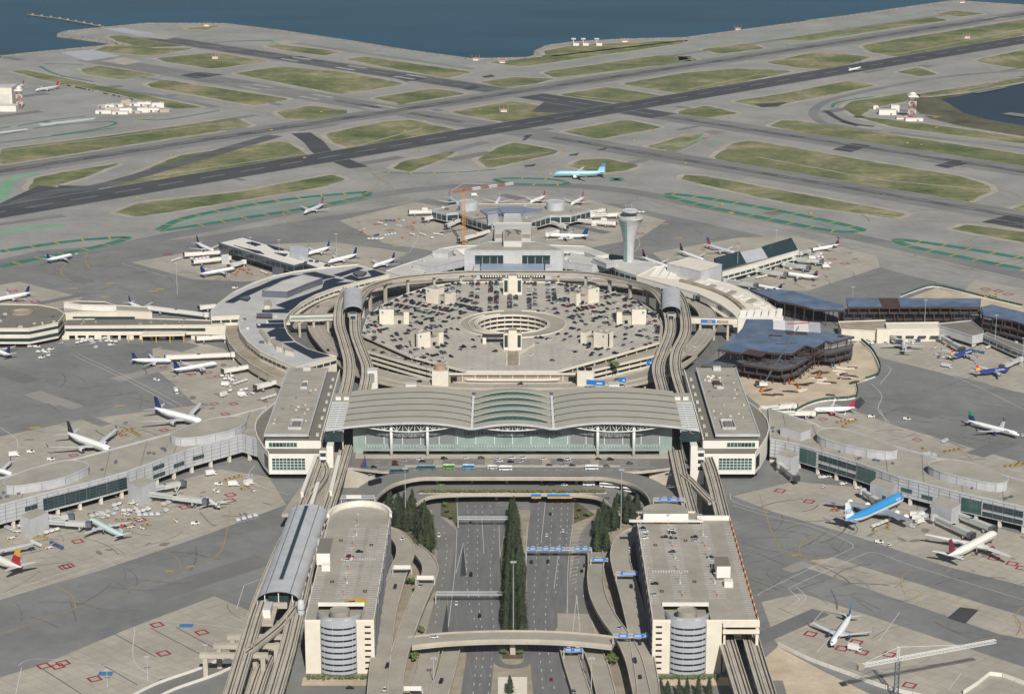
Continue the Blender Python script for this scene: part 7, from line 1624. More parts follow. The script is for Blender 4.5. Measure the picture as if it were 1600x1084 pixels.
# second tier, road traffic and the two front garages
ZG = 31.03
tier = PG([150,560, 190,572, 215,580, 260,592, 300,602, 350,622, 372,628], 12.05)
for i, q in enumerate(tier): n = pick(); put("parked_car", CARS[n][i % 2], q+V(2, 3, 0), R(40), f"{n} car on the central garage's lower front ledge, number {i+1} from the left", group="cars on the lower garage ledge")
def road_car(px, py, z, col, away=True, da=0.0, what="", suv=None):
    q = G(px, py, z+.08); s = rc.random() < .5 if suv is None else suv
    put("car", CARS[col][1 if s else 0], q, R(90 if away else -90)+da, f"{col} {'sport utility' if s else 'sedan'} {what}", group="cars on the roads")
k2p = lambda x, y: (530+x/2.963, 720+y/2.963)
for x, y, z, col, aw, da, w in ((462,347,0,"white",0,0,"alone on the left slip lane"),(607,290,0,"grey",0,0,"under the far left sign gantry"),(610,530,0,"black",0,0,"on the left carriageway beside the median trees"),(542,662,0,"white",0,0,"left of the lower left gantry"),(650,720,0,"black",0,0,"nearest the overpass on the left carriageway"),
    (978,247,0,"black",1,0,"highest on the right carriageway"),(960,345,0,"white",1,0,"just above the blue sign gantry"),(1036,325,0,"white",1,0,"in the outer right lane above the gantry"),(889,470,0,"black",1,0,"below the gantry beside the median trees"),(966,468,0,"black",1,0,"below the gantry in the middle lane"),(982,1013,0,"red",1,0,"low on the right carriageway"),
    (295,362,12.5,"white",0,-.6,"on the curve of the left ramp"),(259,585,11.8,"dark grey",0,-.1,"halfway down the left garage ramp"),(376,580,10.2,"silver",0,-.3,"on the merging left ramp"),(223,950,10.6,"navy",0,-.1,"low on the left garage ramp"),(211,1060,9.6,"white",0,-.1,"lowest on the left garage ramp"),(440,817,11,"white",0,1.5,"crossing the overpass"),
    (472,1022,3.2,"black",0,-.2,"on the inner left side road"),(1345,410,12.3,"white",1,0,"high on the right garage ramp"),(1352,582,11.8,"black",1,0,"halfway down the right garage ramp"),(1302,645,2,"white",1,0,"between the two right ramps"),(1298,772,11,"silver",1,-.3,"by the chevrons where the right ramps merge"),(1392,843,10.8,"dark grey",1,0,"below the last right gantry"),(1393,1000,10,"black",1,0,"low on the right garage ramp"),
    (50,1052,.1,"black",0,1.6,"on the street below the left garage"),(1085,1068,3.2,"grey",1,.2,"on the inner right side road"),(1135,488,6,"dark grey",1,0,"at the start of the right merging ramp")):
    q = k2p(x, y); road_car(q[0], q[1], z, col, aw, da, w)
van = car_mesh("van", (28, 30, 34), 6.2, 2.1, 2.1, True); q = k2p(1368, 925); put("van", van, G(q[0], q[1], 10.5), R(92), "long black van on the right garage ramp", "van")
i = 0
for x, y, c_ in ((155,163,"black"),(168,182,"white"),(168,200,"silver"),(168,219,"white"),(317,172,"white"),(322,190,"black"),(278,212,"black"),(328,218,"black"),(445,212,"black"),(452,233,"silver"),(533,325,"dark grey"),(556,405,"black"),(224,472,"black"),(224,534,"silver"),(322,294,"dark grey")):
    q = G(960+x/3.564, 780+y/3.564, ZG); put("parked_car", CARS[c_][i % 2], q, R(0 if i % 2 else 180), f"{c_} car parked on the right garage roof, {['rear left corner, topmost','rear left corner, second','rear left corner, third','rear left corner, fourth','rear centre, far row','rear centre, second row','rear centre, left','rear centre, right','by the yellow line, upper','by the yellow line, lower','right of the lift house','at the lift house front','front left, upper','front left, lower','beside the middle lamp'][i]}", group="cars on the right garage roof"); i += 1
for k, (x, y, c_, w) in enumerate(((362,294,"black","behind the crossing"),(310,323,"red","on the crossing"),(298,341,"white","in front of the crossing"))):
    put("parked_car", CARS[c_][k % 2], G(460+x/3.567, 780+y/3.567, ZG), 0, f"{c_} car on the left garage roof {w}", group="cars on the left garage roof")
# kerbside cars and buses in front of the hall
def bus_mesh(name, c1, c2, L=12, H=3.1, W=2.55):
    b = MB(); b.box(V(0, 0, H/2+.2), (L, W, H-.3), 0, 0, 2); b.box(V(0, 0, H*.62), (L*.96, W+.06, H*.32), 0, 1); b.box(V(L/2, 0, H*.58), (.1, W*.9, H*.4), 0, 1)
    b.box(V(-L*.2, 0, H+.15), (L*.3, W*.7, .3), 0, 2)
    for x in (-L*.3, L*.32):
        for s in (-1, 1): b.tube(V(x, s*W*.42, .45), V(x, s*W*.52, .45), .46, .46, 8, 3)
    me = bpy.data.meshes.new(name); me.from_pydata(b.v, [], b.f)
    for m in (M(name+"_body", C(*c1), .35, 0), m_winglass, M(name+"_roof", C(*c2), .5, 0), m_tyre): me.materials.append(m)
    me.polygons.foreach_set('material_index', b.m); me.update(); return me
Z15 = 15.05; B5 = lambda x, y, z: G(490+x/5, 600+y/5, z); B6 = lambda x, y, z: G(790+x/5, 600+y/5, z)
for q, me, a, lab in ((B5(670,690,Z15), bus_mesh("city_bus", (70,100,108), (120,150,156), 13), .12, "teal bus on the bend of the upper loop"), (B5(880,665,Z15), bus_mesh("city_bus", (80,110,118), (150,176,180), 13), 0, "teal bus following along the upper loop"),
    (B5(1057,660,Z15), bus_mesh("shuttle_bus", (96,176,64), (220,226,214), 8), 0, "lime green shuttle bus on the upper loop"), (B5(1210,660,Z15), bus_mesh("shuttle_bus", (90,160,210), (214,222,228), 8), 0, "light blue shuttle bus on the upper loop"),
    (B5(1395,660,Z15), bus_mesh("shuttle_van", (226,226,224), (236,236,234), 6.4, 2.4), 0, "white shuttle van on the upper loop left of centre"), (B5(1500,670,Z15), bus_mesh("shuttle_bus", (230,230,228), (240,240,238), 9), 0, "white shuttle bus at the middle of the upper loop"),
    (B6(672,665,Z15), bus_mesh("shuttle_bus", (232,232,230), (240,240,238), 9), 0, "white shuttle bus on the right of the upper loop"), (B5(480,780,Z15), bus_mesh("coach", (30,32,36), (44,46,50), 10), .75, "black coach on the left leg of the upper loop"),
    (B6(650,790,8.1), bus_mesh("shuttle_bus", (232,232,230), (240,240,238), 8), 0, "white shuttle bus on the lower loop"), (B6(815,805,8.1), bus_mesh("coach", (232,232,230), (240,240,238), 14), -.25, "long white coach on the lower loop"), (B6(965,840,8.1), bus_mesh("coach", (224,222,220), (232,232,230), 9), -.35, "white coach with a dark red rear on the lower loop")):
    put("bus", me, q, a, lab, "bus", "buses on the terminal loops")
kx = 0
for x, y, c_ in ((470,652,"black"),(450,722,"silver"),(635,610,"red"),(638,633,"dark grey"),(705,605,"silver"),(830,592,"white"),(850,605,"black"),(1020,585,"black"),(1185,582,"white"),(1310,582,"dark grey"),(1440,588,"white"),(1455,605,"white"),(1540,608,"navy"),(1550,580,"white")):
    put("car", CARS[c_][kx % 2], B5(x, y, Z15), rc.gauss(0, .08), f"{c_} car at the departures kerb, number {kx+1} from the left", group="cars at the departures kerb"); kx += 1
for x, y, c_ in ((50,580,"white"),(135,580,"white"),(40,610,"navy"),(115,610,"silver"),(295,588,"white"),(428,598,"dark grey"),(485,588,"white"),(490,610,"silver"),(340,637,"dark grey"),(445,640,"silver"),(725,588,"dark grey"),(820,592,"black"),(970,622,"dark grey"),(790,645,"grey"),(1270,712,"grey"),(1290,808,"grey"),(520,640,"black")):
    put("car", CARS[c_][kx % 2], B6(x, y, Z15), rc.gauss(0, .08), f"{c_} car at the departures kerb, number {kx+1} from the left", group="cars at the departures kerb"); kx += 1
lime = car_mesh("taxi", (120, 190, 70)); put("car", lime, B5(997, 788, 8.1), 0, "lime green taxi on the lower loop"); put("car", CARS["red"][1], B5(1220, 782, 8.1), 0, "red car on the lower loop")
for k, (x, y, c_) in enumerate(((290,788,"black"),(355,788,"black"),(460,792,"white"))): put("car", CARS[c_][k % 2], B6(x, y, 8.1), 0, f"{c_} car on the lower loop, {['left','middle','right'][k]} of three", group="cars on the lower loop")
rr = random.Random(4)
for k in range(16):   # traffic on the ring road below the terminals
    q, tg_ = at_len(ringp, plen(ringp)*k/16+rr.uniform(-12, 12)); nn = V(-tg_.y, tg_.x)*rr.choice((-4.6, 0, 4.6)); c_ = pick()
    put("car", CARS[c_][k % 2], q+nn+V(0, 0, .08), math.atan2(tg_.y, tg_.x), f"{c_} car driving on the ring road", group="cars on the ring road")
# ------------------------------------------------------------------ ground service vehicles
def multi(name, parts):
    """parts: list of (box centre, size, colour, rz); one small vehicle mesh"""
    b = MB(); mats = []; 
    for c_, s_, col, *rz in parts:
        m = m_tyre if col == 'tyre' else m_winglass if col == 'glass' else pm(col)
        if m not in mats: mats.append(m)
        b.box(V(*c_), s_, rz[0] if rz else 0, mats.index(m), None, 0, rz[1] if len(rz) > 1 else 0)
    me = bpy.data.meshes.new(name); me.from_pydata(b.v, [], b.f)
    for m in mats: me.materials.append(m)
    me.polygons.foreach_set('material_index', b.m); me.update(); return me
Wc, Yc, Gc, Bc, Oc = (226, 224, 218), (214, 170, 60), (150, 152, 154), (70, 84, 110), (206, 96, 50)
wheels = lambda L, W: [((x, s*W*.45, .4), (.8, .35, .8), 'tyre') for x in (-L*.33, L*.33) for s in (-1, 1)]
SV = {
 "baggage_cart": (multi("baggage_cart", [((0, 0, .75), (3.2, 1.6, .3), Gc), ((0, 0, 1.45), (3.0, 1.5, 1.2), Wc), ((0, 0, 2.15), (3.2, 1.7, .12), Wc)]+wheels(3, 1.6)), "white baggage cart"),
 "flat_dolly": (multi("flat_dolly", [((0, 0, .6), (3.4, 2.2, .3), Yc), ((-.6, .2, 1.0), (1.4, 1.2, .6), Bc)]+wheels(3.2, 2)), "yellow flat dolly"),
 "container": (multi("container", [((0, 0, .5), (3.4, 2.4, .3), Gc), ((0, 0, 1.5), (3.0, 2.2, 1.7), (196, 200, 204)), ((1.3, 0, 2.1), (.6, 2.2, .5), (170, 174, 178))]+wheels(3, 2)), "grey cargo container on a dolly"),
 "baggage_tug": (multi("baggage_tug", [((0, 0, .8), (2.8, 1.6, .8), Wc), ((-.4, 0, 1.6), (1.2, 1.4, .9), 'glass'), ((-.4, 0, 2.1), (1.4, 1.5, .12), Wc)]+wheels(2.6, 1.6)), "small white baggage tug"),
 "belt_loader": (multi("belt_loader", [((0, 0, .8), (5, 1.8, .6), Wc), ((.5, .4, 1.9), (7.5, .9, .35), Gc, 0, -.22), ((-1.4, -.5, 1.4), (1, .8, 1.0), Yc)]+wheels(4.6, 1.8)), "belt loader with its conveyor raised"),
 "catering_truck": (multi("catering_truck", [((-.8, 0, 2.6), (6, 2.5, 2.9), Wc), ((3.0, 0, 1.5), (2.0, 2.4, 2.0), Wc), ((3.5, 0, 2.0), (1.1, 2.45, .9), 'glass'), ((0, 0, .8), (7.8, 2.2, .5), Gc)]+wheels(7.4, 2.4)), "white box truck"),
 "service_van": (multi("service_van", [((-.3, 0, 1.25), (5.0, 2.0, 1.5), Wc), ((.9, 0, 1.75), (1.8, 2.04, .6), 'glass'), ((2.4, 0, .9), (.9, 1.9, .7), Wc)]+wheels(4.8, 2)), "white service van"),
 "ground_power_unit": (multi("ground_power_unit", [((0, 0, 1.1), (2.6, 1.6, 1.3), Oc), ((-.2, 0, 1.85), (1.4, 1.3, .25), Gc)]+wheels(2.4, 1.6)), "orange ground power unit"),
 "blue_cart": (multi("blue_cart", [((0, 0, .7), (3.2, 1.7, .3), Gc), ((0, 0, 1.4), (3.0, 1.6, 1.1), (60, 84, 140)), ((0, 0, 2.05), (3.2, 1.75, .12), (70, 90, 140))]+wheels(3, 1.7)), "blue baggage cart"),
 "fuel_truck": (multi("fuel_truck", [((-1, 0, 2.1), (7, 2.3, 1.9), (196, 200, 204)), ((-1, 0, 3.0), (6.4, 1.5, .5), (210, 212, 214)), ((3.6, 0, 1.6), (1.9, 2.3, 2.1), Wc), ((4.1, 0, 2.1), (1.0, 2.35, .8), 'glass')]+wheels(8, 2.4)), "silver fuel truck")}
ZONES = [  # (region corners px, count, mix, where)
 ((130,790,240,815), 26, "baggage_cart flat_dolly container baggage_tug", "beside the left concourse window wall"), ((170,775,260,800), 22, "baggage_cart container flat_dolly baggage_tug belt_loader", "under the left concourse near the small white jet"),
 ((5,815,90,860), 26, "baggage_cart flat_dolly container blue_cart belt_loader", "on the apron by the pale mint jet"), ((195,800,280,830), 9, "flat_dolly belt_loader baggage_cart", "in a line right of the pale mint jet"), ((310,735,400,770), 14, "service_van flat_dolly baggage_tug catering_truck", "near the left office block service road"),
 ((95,525,185,545), 30, "baggage_cart service_van baggage_tug container", "in front of the low left pier"), ((40,540,80,560), 8, "service_van baggage_cart", "below the eight-sided pier head"), ((340,585,420,625), 16, "catering_truck service_van baggage_tug baggage_cart", "by the white bridges below the curved terminal"),
 ((350,600,405,620), 10, "catering_truck baggage_cart", "by the curved terminal's lower wing"), ((355,420,420,432), 16, "ground_power_unit baggage_cart flat_dolly baggage_tug", "in front of the white-roofed pier"), ((250,395,320,410), 10, "service_van baggage_cart", "at the outer end of the white-roofed pier"),
 ((185,670,230,684), 11, "flat_dolly", "behind the left concourse"), ((1300,795,1345,805), 10, "flat_dolly ground_power_unit", "beside the jumbo jet's wing"), ((1360,815,1390,830), 9, "belt_loader baggage_cart flat_dolly", "under the jumbo jet's tail"),
 ((1420,805,1450,825), 9, "container catering_truck baggage_tug", "between the two wide-body jets on the right"), ((1280,745,1345,765), 10, "service_van baggage_tug baggage_cart", "under the right concourse"), ((1350,525,1440,540), 34, "blue_cart baggage_cart service_van baggage_tug", "in front of the old cream pier"),
 ((1460,530,1600,560), 30, "blue_cart baggage_tug baggage_cart belt_loader", "around the blue jets"), ((1430,690,1480,712), 8, "flat_dolly container", "behind the right concourse"), ((1280,650,1340,668), 8, "flat_dolly belt_loader", "below the red-tailed jet"),
 ((1130,420,1220,440), 24, "baggage_cart container baggage_tug belt_loader", "along the right pier"), ((1230,400,1300,425), 14, "baggage_cart catering_truck", "at the right pier's outer stands"), ((560,340,680,375), 40, "blue_cart baggage_cart ground_power_unit container", "left of the pier head"),
 ((840,345,930,378), 26, "baggage_cart catering_truck ground_power_unit container", "right of the middle terminal"), ((930,330,1000,350), 12, "baggage_cart catering_truck", "by the pier head's right bridges"), ((1570,720,1600,740), 8, "flat_dolly", "at the right edge behind the concourse")]
rs = random.Random(17)
for (x0, y0, x1, y1), cnt, mix, where in ZONES:
    mx = mix.split()
    k = 0
    while k < cnt:
        kind = rs.choice(mx); run = rs.choice((1, 1, 2, 3, 4)) if 'cart' in kind or 'dolly' in kind or kind == 'container' else 1
        p = G(rs.uniform(x0, x1), rs.uniform(y0, y1)); a = rs.choice((R(45), R(-45), R(40), R(0)))+rs.gauss(0, .12)
        for j in range(run):
            put(kind, SV[kind][0], p+V(math.cos(a)*4.1*j, math.sin(a)*4.1*j, .06), a, f"{SV[kind][1]} {where}", kind.replace('_', ' '), f"service vehicles {where}"[:110]); k += 1
for kind, px, py, a, lab in (("service_van",305,819,.2,"white service van alone on the left apron taxi lane"),("catering_truck",22,713,.3,"white box truck at the left edge behind the concourse"),("service_van",48,707,.2,"white service van near the box truck behind the left concourse"),("service_van",80,719,0,"white service van with yellow trim behind the left concourse"),("catering_truck",275,614,-1.2,"white box truck alone on the left apron"),("service_van",245,595,-.6,"white service van alone on the left apron by the two gates"),
    ("fuel_truck",1479,574,-.6,"silver fuel truck between the jets on the right apron"),("service_van",1417,656,-.4,"white service van on the right apron taxi lane"),("service_van",1361,652,.2,"white and orange service van on the right apron"),("catering_truck",1335,1016,-.5,"white box truck beside the lower right jet"),("catering_truck",1495,873,-.3,"white box truck under the maroon tail"),("service_van",1374,848,-.3,"white service van below the jumbo jet's wing"),("baggage_tug",1390,853,-.3,"small white tug below the jumbo jet's wing"),
    ("baggage_tug",1598,682,-.4,"tow tug at the nose of the right edge jet"),("baggage_tug",860,273,3.1,"tow tug at the nose of the pale blue jet"),("baggage_tug",120,398,0,"tow tug at the nose of the far left taxiing jet"),("service_van",331,409,1,"white service van by the white-roofed pier"),("service_van",367,451,.5,"white van on the kerb of the solar-roofed terminal"),("catering_truck",665,330,0,"white box truck left of the pier head's drum"),("catering_truck",741,307,.3,"white box truck behind the pier head")):
    put(kind, SV[kind][0], G(px, py, .06), a, lab, kind.replace('_', ' '))
for k in range(4): put("container", SV["container"][0], G(372+9*k, 814-2.4*k, .06), .35, f"container in the dolly train by the vaulted station, number {k+1} from the left", "container", "dolly train by the vaulted station")
# ------------------------------------------------------------------ trees, hedge, signs, lamps, small buildings
m_fol = M("conifer_needles", C(32, 43, 31), .9, .4, .13, col2=C(64, 74, 50)); m_fol2 = M("broad_leaves", C(72, 92, 50), .9, .35, .6, col2=C(112, 126, 74)); m_fol3 = M("hedge_leaves", C(86, 100, 60), .9, .35, .8, col2=C(124, 130, 84))
def conifer_crown(seed, h=14.5, r=3.7, n=620):
    q = random.Random(seed); b = MB()
    for i in range(n):
        t = q.random()**.75; z = h*(.10+.90*t); rr = r*(1-t)**.8*q.uniform(.45, 1.08)*(1+.18*math.sin(t*38)); a = q.uniform(0, 2*math.pi); s = q.uniform(.45, 1.0)*(1.15-.6*t)
        c_ = V(rr*math.cos(a), rr*math.sin(a), z); u = V(math.cos(a), math.sin(a), -.55); w = V(-math.sin(a), math.cos(a), q.uniform(-.4, .4))
        b.face([c_-u*s*.3-w*s*.5, c_-u*s*.3+w*s*.5, c_+u*s+w*s*.12, c_+u*s-w*s*.12])
    b.lathe((0, 0, h*.12), [(r*.62, 0), (r*.5, h*.3), (r*.22, h*.65), (.05, h*.86)], 7)
    me = bpy.data.meshes.new("crown"); me.from_pydata(b.v, [], b.f); me.materials.append(m_fol); return me
def leaf_crown(seed, r, h, n, mat, z0):
    q = random.Random(seed); b = MB(); lobes = [V(q.gauss(0, r*.4), q.gauss(0, r*.4), z0+h*q.uniform(.3, .8)) for _ in range(6)]
    for i in range(n):
        o = q.choice(lobes); d = Vector((q.gauss(0, 1), q.gauss(0, 1), q.gauss(0, .8))).normalized(); c_ = o+d*r*.62*q.random()**.4; s = q.uniform(.25, .6)*max(.6, r/3)
        u = Vector((q.gauss(0, 1), q.gauss(0, 1), q.gauss(0, .5))).normalized(); w = u.cross(d).normalized()
        b.face([c_-u*s-w*s*.6, c_+u*s-w*s*.6, c_+u*s*.8+w*s*.6, c_-u*s*.8+w*s*.6])
    me = bpy.data.meshes.new("crown"); me.from_pydata(b.v, [], b.f); me.materials.append(mat); return me
CON = [conifer_crown(s) for s in range(5)]; trunk = MB().tube((0, 0, 0), (0, 0, 12.5), .32, .06, 6); tme = bpy.data.meshes.new("trunk"); tme.from_pydata(trunk.v, [], trunk.f); tme.materials.append(m_bark)
BRD = [leaf_crown(s, 3.2, 5.5, 420, m_fol2, 2.4) for s in range(3)]; tk = MB().tube((0, 0, 0), (0, 0, 4.5), .28, .14, 6)
for a in range(3): tk.tube((0, 0, 3), (1.3*math.cos(a*2.1), 1.3*math.sin(a*2.1), 5.4), .12, .05, 5)
bme = bpy.data.meshes.new("trunk"); bme.from_pydata(tk.v, [], tk.f); bme.materials.append(m_bark)
rt = random.Random(23)
def tree(p, label, group, kind='c', sc=1.0, nm="conifer_tree"):
    t = thing(nm, label, "tree", p, rt.uniform(0, 6.28), group); t.scale = (sc*rt.uniform(.78, 1.12),)*2+(sc*rt.uniform(.68, 1.16),)
    link("crown", rt.choice(CON if kind == 'c' else BRD), t); link("trunk", tme if kind == 'c' else bme, t)
def scatter(poly, n, mind, label, group, z=.2, **k):
    P = ccw(PP(k2(poly))); got = []; xs = [p.x for p in P]; ys = [p.y for p in P]; tries = 0
    while len(got) < n and tries < 6000:
        tries += 1; q = V(rt.uniform(min(xs), max(xs)), rt.uniform(min(ys), max(ys)))
        if inside(q, P) and all((q-g).length > mind for g in got): got.append(q)
    got.sort(key=lambda g: -g.y)
    for i, q in enumerate(got): tree(V(q.x, q.y, z), f"{label}, {i+1} from the back", group, **k)
scatter([195,222, 330,228, 420,290, 442,440, 375,452, 350,335, 255,310], 42, 3.0, "dark conifer in the grove left of the freeway below the loop", "conifers left of the freeway", sc=1.05)
scatter([1415,222, 1270,228, 1200,290, 1172,440, 1240,430, 1255,335, 1360,310], 42, 3.0, "dark conifer in the grove right of the freeway below the loop", "conifers right of the freeway", sc=1.05)
for r0 in range(38):
    f = r0/37; yy = 262+f*535; wid = 8+f*30
    for s in ((-1, 1) if r0 % 2 else (-1, 0, 1)):
        q = G(*k2([806+s*wid+rt.uniform(-4, 4), yy+rt.uniform(-5, 5)])); tree(V(q.x, q.y, .2), f"dark conifer in the median row, {['left', 'middle', 'right'][s+1]} file, {r0+1} from the top", "conifers in the median", sc=.95+.12*rt.random())
for x, y, lab in ((790,1078,"lone conifer at the bottom centre in front of the median slab"),(1487,1085,"leftmost small conifer below the right garage"),(1520,1078,"second small conifer below the right garage"),(1572,1088,"third small conifer below the right garage"),(1610,1085,"fourth small conifer below the right garage"),(1662,1085,"fifth small conifer below the right garage"),(1712,1082,"rightmost small conifer below the right garage")):
    q = G(*k2([x, y])); tree(V(q.x, q.y, .1), lab, "conifers along the bottom edge", sc=.75)
for x, y, lab in ((345,930,"leafy tree between the left ramp and the side road"),(350,905,"leafy tree under the left end of the overpass"),(1258,925,"leafy tree between the right side road and ramp"),(1265,950,"lower leafy tree between the right side road and ramp"),(380,800,"small leafy tree beside the left ramp"),(335,580,"small leafy tree between the two left ramps"),(760,898,"leafy shrub left of the overpass pier"),(835,898,"leafy shrub right of the overpass pier"),(1115,235,"leafy shrub on the right planting bed"),(1150,262,"second leafy shrub on the right planting bed"),(500,240,"leafy shrub on the left planting bed"),(520,275,"second leafy shrub on the left planting bed"),(488,215,"third leafy shrub on the left planting bed"),(1100,270,"third leafy shrub on the right planting bed")):
    q = G(*k2([x, y])); tree(V(q.x, q.y, .1), lab, "leafy trees by the ramps", 'b', .8 if 'shrub' not in lab else .55, "leafy_tree")
q = PG([1275, 655], 9)[0]; tree(q, "round green tree in front of the central garage", "leafy trees by the garage", 'b', 1.3, "leafy_tree"); q = PG([515, 700], 9)[0]; tree(q, "low green bush left of the loading wall", "leafy trees by the garage", 'b', .7, "leafy_tree")
HED = [leaf_crown(40+s, 1.7, 2.6, 260, m_fol3, .3) for s in range(4)]
for i in range(56):
    x = -62+i*2.25; put("hedge_shrub", HED[i % 4], V(x+XC, 1411.2+rt.uniform(-.5, .5), 8), rt.uniform(0, 6), "green shrub in the hedge along the lower loop", "shrub", "hedge on the lower loop")
MB().box(V(XC, 1411.2, 8.3), (128, 2.6, .6)).build("hedge_planter", m_conc, None, label="long concrete planter under the hedge on the lower loop", category="planter")
MB().box(V(XC, 1424, 15.6), (96, 1.6, .8)).build("loop_planter", M("planter_soil", C(104, 78, 66), .95, .2, .3), None, label="long narrow reddish planter on the edge of the upper loop", category="planter")
# overhead signs
def gantry(label, x0, x1, y, z, zb, signs=(), mat=None, K=k2):
    a, b = G(*K([x0, y]), z), G(*K([x1, y]), z); d = b-a; L_ = d.length
    t = thing("sign_gantry", label, "sign gantry", (a.x, a.y, zb), math.atan2(d.y, d.x), "sign gantries"); h = z-zb; mt = mat or m_metal
    for x in (0, L_): MB().box(V(x, 0, h/2), (.6, .6, h)).build("post", mt, t)
    B = MB()
    for dy in (-.7, .7):
        for dz in (-.7, .7): B.bar(V(0, dy, h+dz), V(L_, dy, h+dz), .22)
    k = max(3, int(L_/1.6))
    for i in range(k):
        for dy in (-.7, .7): B.bar(V(L_*i/k, dy, h-.7), V(L_*(i+1)/k, dy, h+.7), .14)
        B.bar(V(L_*i/k, -.7, h+.7), V(L_*(i+1)/k, .7, h+.7), .14)
    B.build("truss", mt, t); MB().box(V(L_/2, -.9, h-.9), (L_, .8, .15)).build("walkway", mt, t)
    for f0, f1, col in signs:
        w = L_*(f1-f0); s_ = MB().box(V(L_*(f0+f1)/2, -1.1, h+.3), (w, .2, 2.6)).build("sign", m_sign if col else m_white_w, t)
        if col:
            MB().box(V(L_*(f0+f1)/2, -1.12, h+1.9), (w*.5, .2, .6)).build("exit_tab", m_yellow, s_)
            for q in (-.45, .35): MB().box(V(L_*(f0+f1)/2-w*.05, -1.23, h+.3+q), (w*.7, .04, .3)).build("legend_line", m_white_w, s_)
    return t
gantry("bare white sign gantry over the left carriageway near the lower loop", 550, 785, 262, 7, 0); gantry("bare white sign gantry low over the left carriageway", 447, 768, 610, 7, 0)
gantry("sign gantry with five blue signs over the right carriageway", 866, 1168, 405, 7, 0, [(.05,.16,1),(.25,.36,1),(.44,.55,1),(.74,.84,1),(.85,.96,1)])
gantry("small blue sign over the start of the right merging ramp", 1165, 1245, 455, 9, 4, [(.1,.85,1)]); gantry("blue sign gantry over the right garage ramp", 1282, 1392, 518, 17.5, 12, [(.2,.98,1)])
gantry("blue and yellow sign gantry where the right ramps merge", 1268, 1440, 806, 16.5, 11, [(.15,.4,1),(.55,.8,1),(.82,.98,1)]); gantry("blue sign pair just below the overpass", 1040, 1128, 872, 8, 2.8, [(.05,.45,1),(.5,.95,1)])
gantry("grey sign back over the left garage ramp", 248, 335, 490, 17, 12, [(.05,.95,0)]); gantry("grey sign back over the merging left ramp", 355, 442, 538, 15, 10.2, [(.05,.95,0)])
gantry("grey sign back on the left leg of the upper loop", 10, 165, 165, 20, 14.8, [(.15,.6,0)]); gantry("blue sign gantry on the right leg of the upper loop", 1455, 1600, 176, 20, 14.8, [(.2,.5,1),(.52,.8,1)])
gantry("grey sign at the lower left of the picture on the side road", 290, 385, 1050, 8, 3, [(.1,.95,0)])
for i, (x0, x1) in enumerate(((890, 935), (965, 1022), (1024, 1080))):
    a, b = G(*k2([x0, 168]), 8), G(*k2([x1, 168]), 8); t = thing("loop_sign", ["narrow", "middle", "right"][i]+" blue and yellow sign hanging on the front of the lower loop", "sign", ((a.x+b.x)/2, 1407.7, 5.6), 0, "signs on the lower loop")
    w = (b-a).length; MB().box(V(0, 0, 2.2), (w, .3, 1.6)).build("blue_panel", m_sign, t); MB().box(V(0, -.05, .6), (w, .3, 1.3)).build("yellow_panel", m_yellow, t); MB().box(V(0, .3, 1.4), (w*.9, .3, 2.6)).build("backing_frame", m_metal_d, t)
for x, y, w, lab in ((1187, 735, 15, "large blue sign at the front right of the ring road"), (1310, 722, 6, "small blue sign right of the large one on the ring road"), (1436, 640, 5, "blue sign beside the inner right guideway")):
    p = PG([x, y], 10)[0]; t = thing("road_sign", lab, "sign", p, R(-15)); MB().box(V(0, 0, 5.4), (w, .4, 4)).build("panel", m_sign, t); MB().box(V(w*.2, -.25, 5.2), (w*.3, .1, 1)).build("legend_line", m_white_w, t)
    for s in (-.4, .4): MB().box(V(w*s, 0, 1.8), (.5, .5, 3.6)).build("post", m_metal, t)
# masts
def mast(px, py, h, label, z=0.0, head='ring'):
    p = G(px, py, z); t = thing("light_mast", label, "light mast", p, 0, "tall light masts")
    MB().tube((0, 0, 0), (0, 0, h), .26, .12, 8).build("pole", m_metal, t)
    if head == 'ring':
        for k in range(6): a = k*math.pi/3; MB().box(V(1.3*math.cos(a), 1.3*math.sin(a), h), (1.2, .6, .35), a).build("lamp", m_metal, t)
    else: MB().box(V(0, 0, h), (3, .4, .4)).build("lamp_bar", m_metal, t)
mast(802, 988, 44, "tallest light mast standing in the median trees"); mast(634, 826, 42, "light mast in the left conifer grove"); mast(970, 828, 42, "light mast in the right conifer grove")
mast(678, 1075, 18, "light mast on the left side road"); mast(924, 1075, 18, "light mast on the right side road")
for px, py, h, z, lab in ((392,414,28,0,"in front of the white-roofed pier"),(437,418,28,0,"by the white-roofed pier's inner end"),(277,460,30,0,"behind the low left pier"),(526,408,28,0,"beside the second jet behind the solar roof"),(428,590,24,0,"on the curved terminal's lower wing"),(672,587,22,12,"at the front left of the central garage"),(928,590,22,12,"at the front right of the central garage"),(1152,432,30,0,"beside the right pier's nearest bridge"),(1212,405,30,0,"beside the right pier's third bridge"),(1331,495,28,0,"before the long steel frame's left end"),(1444,520,30,0,"before the long steel frame's middle"),(1554,545,30,0,"at the right edge frame"),(1597,575,26,0,"at the far right near the blue jets"),(322,1043,14,0,"on the lower left concrete apron"),(231,1062,14,0,"left of the apron's lower left fence"),(168,1072,10,0,"lowest on the left apron")):
    mast(px, py, h, "light mast "+lab, z, 'bar')
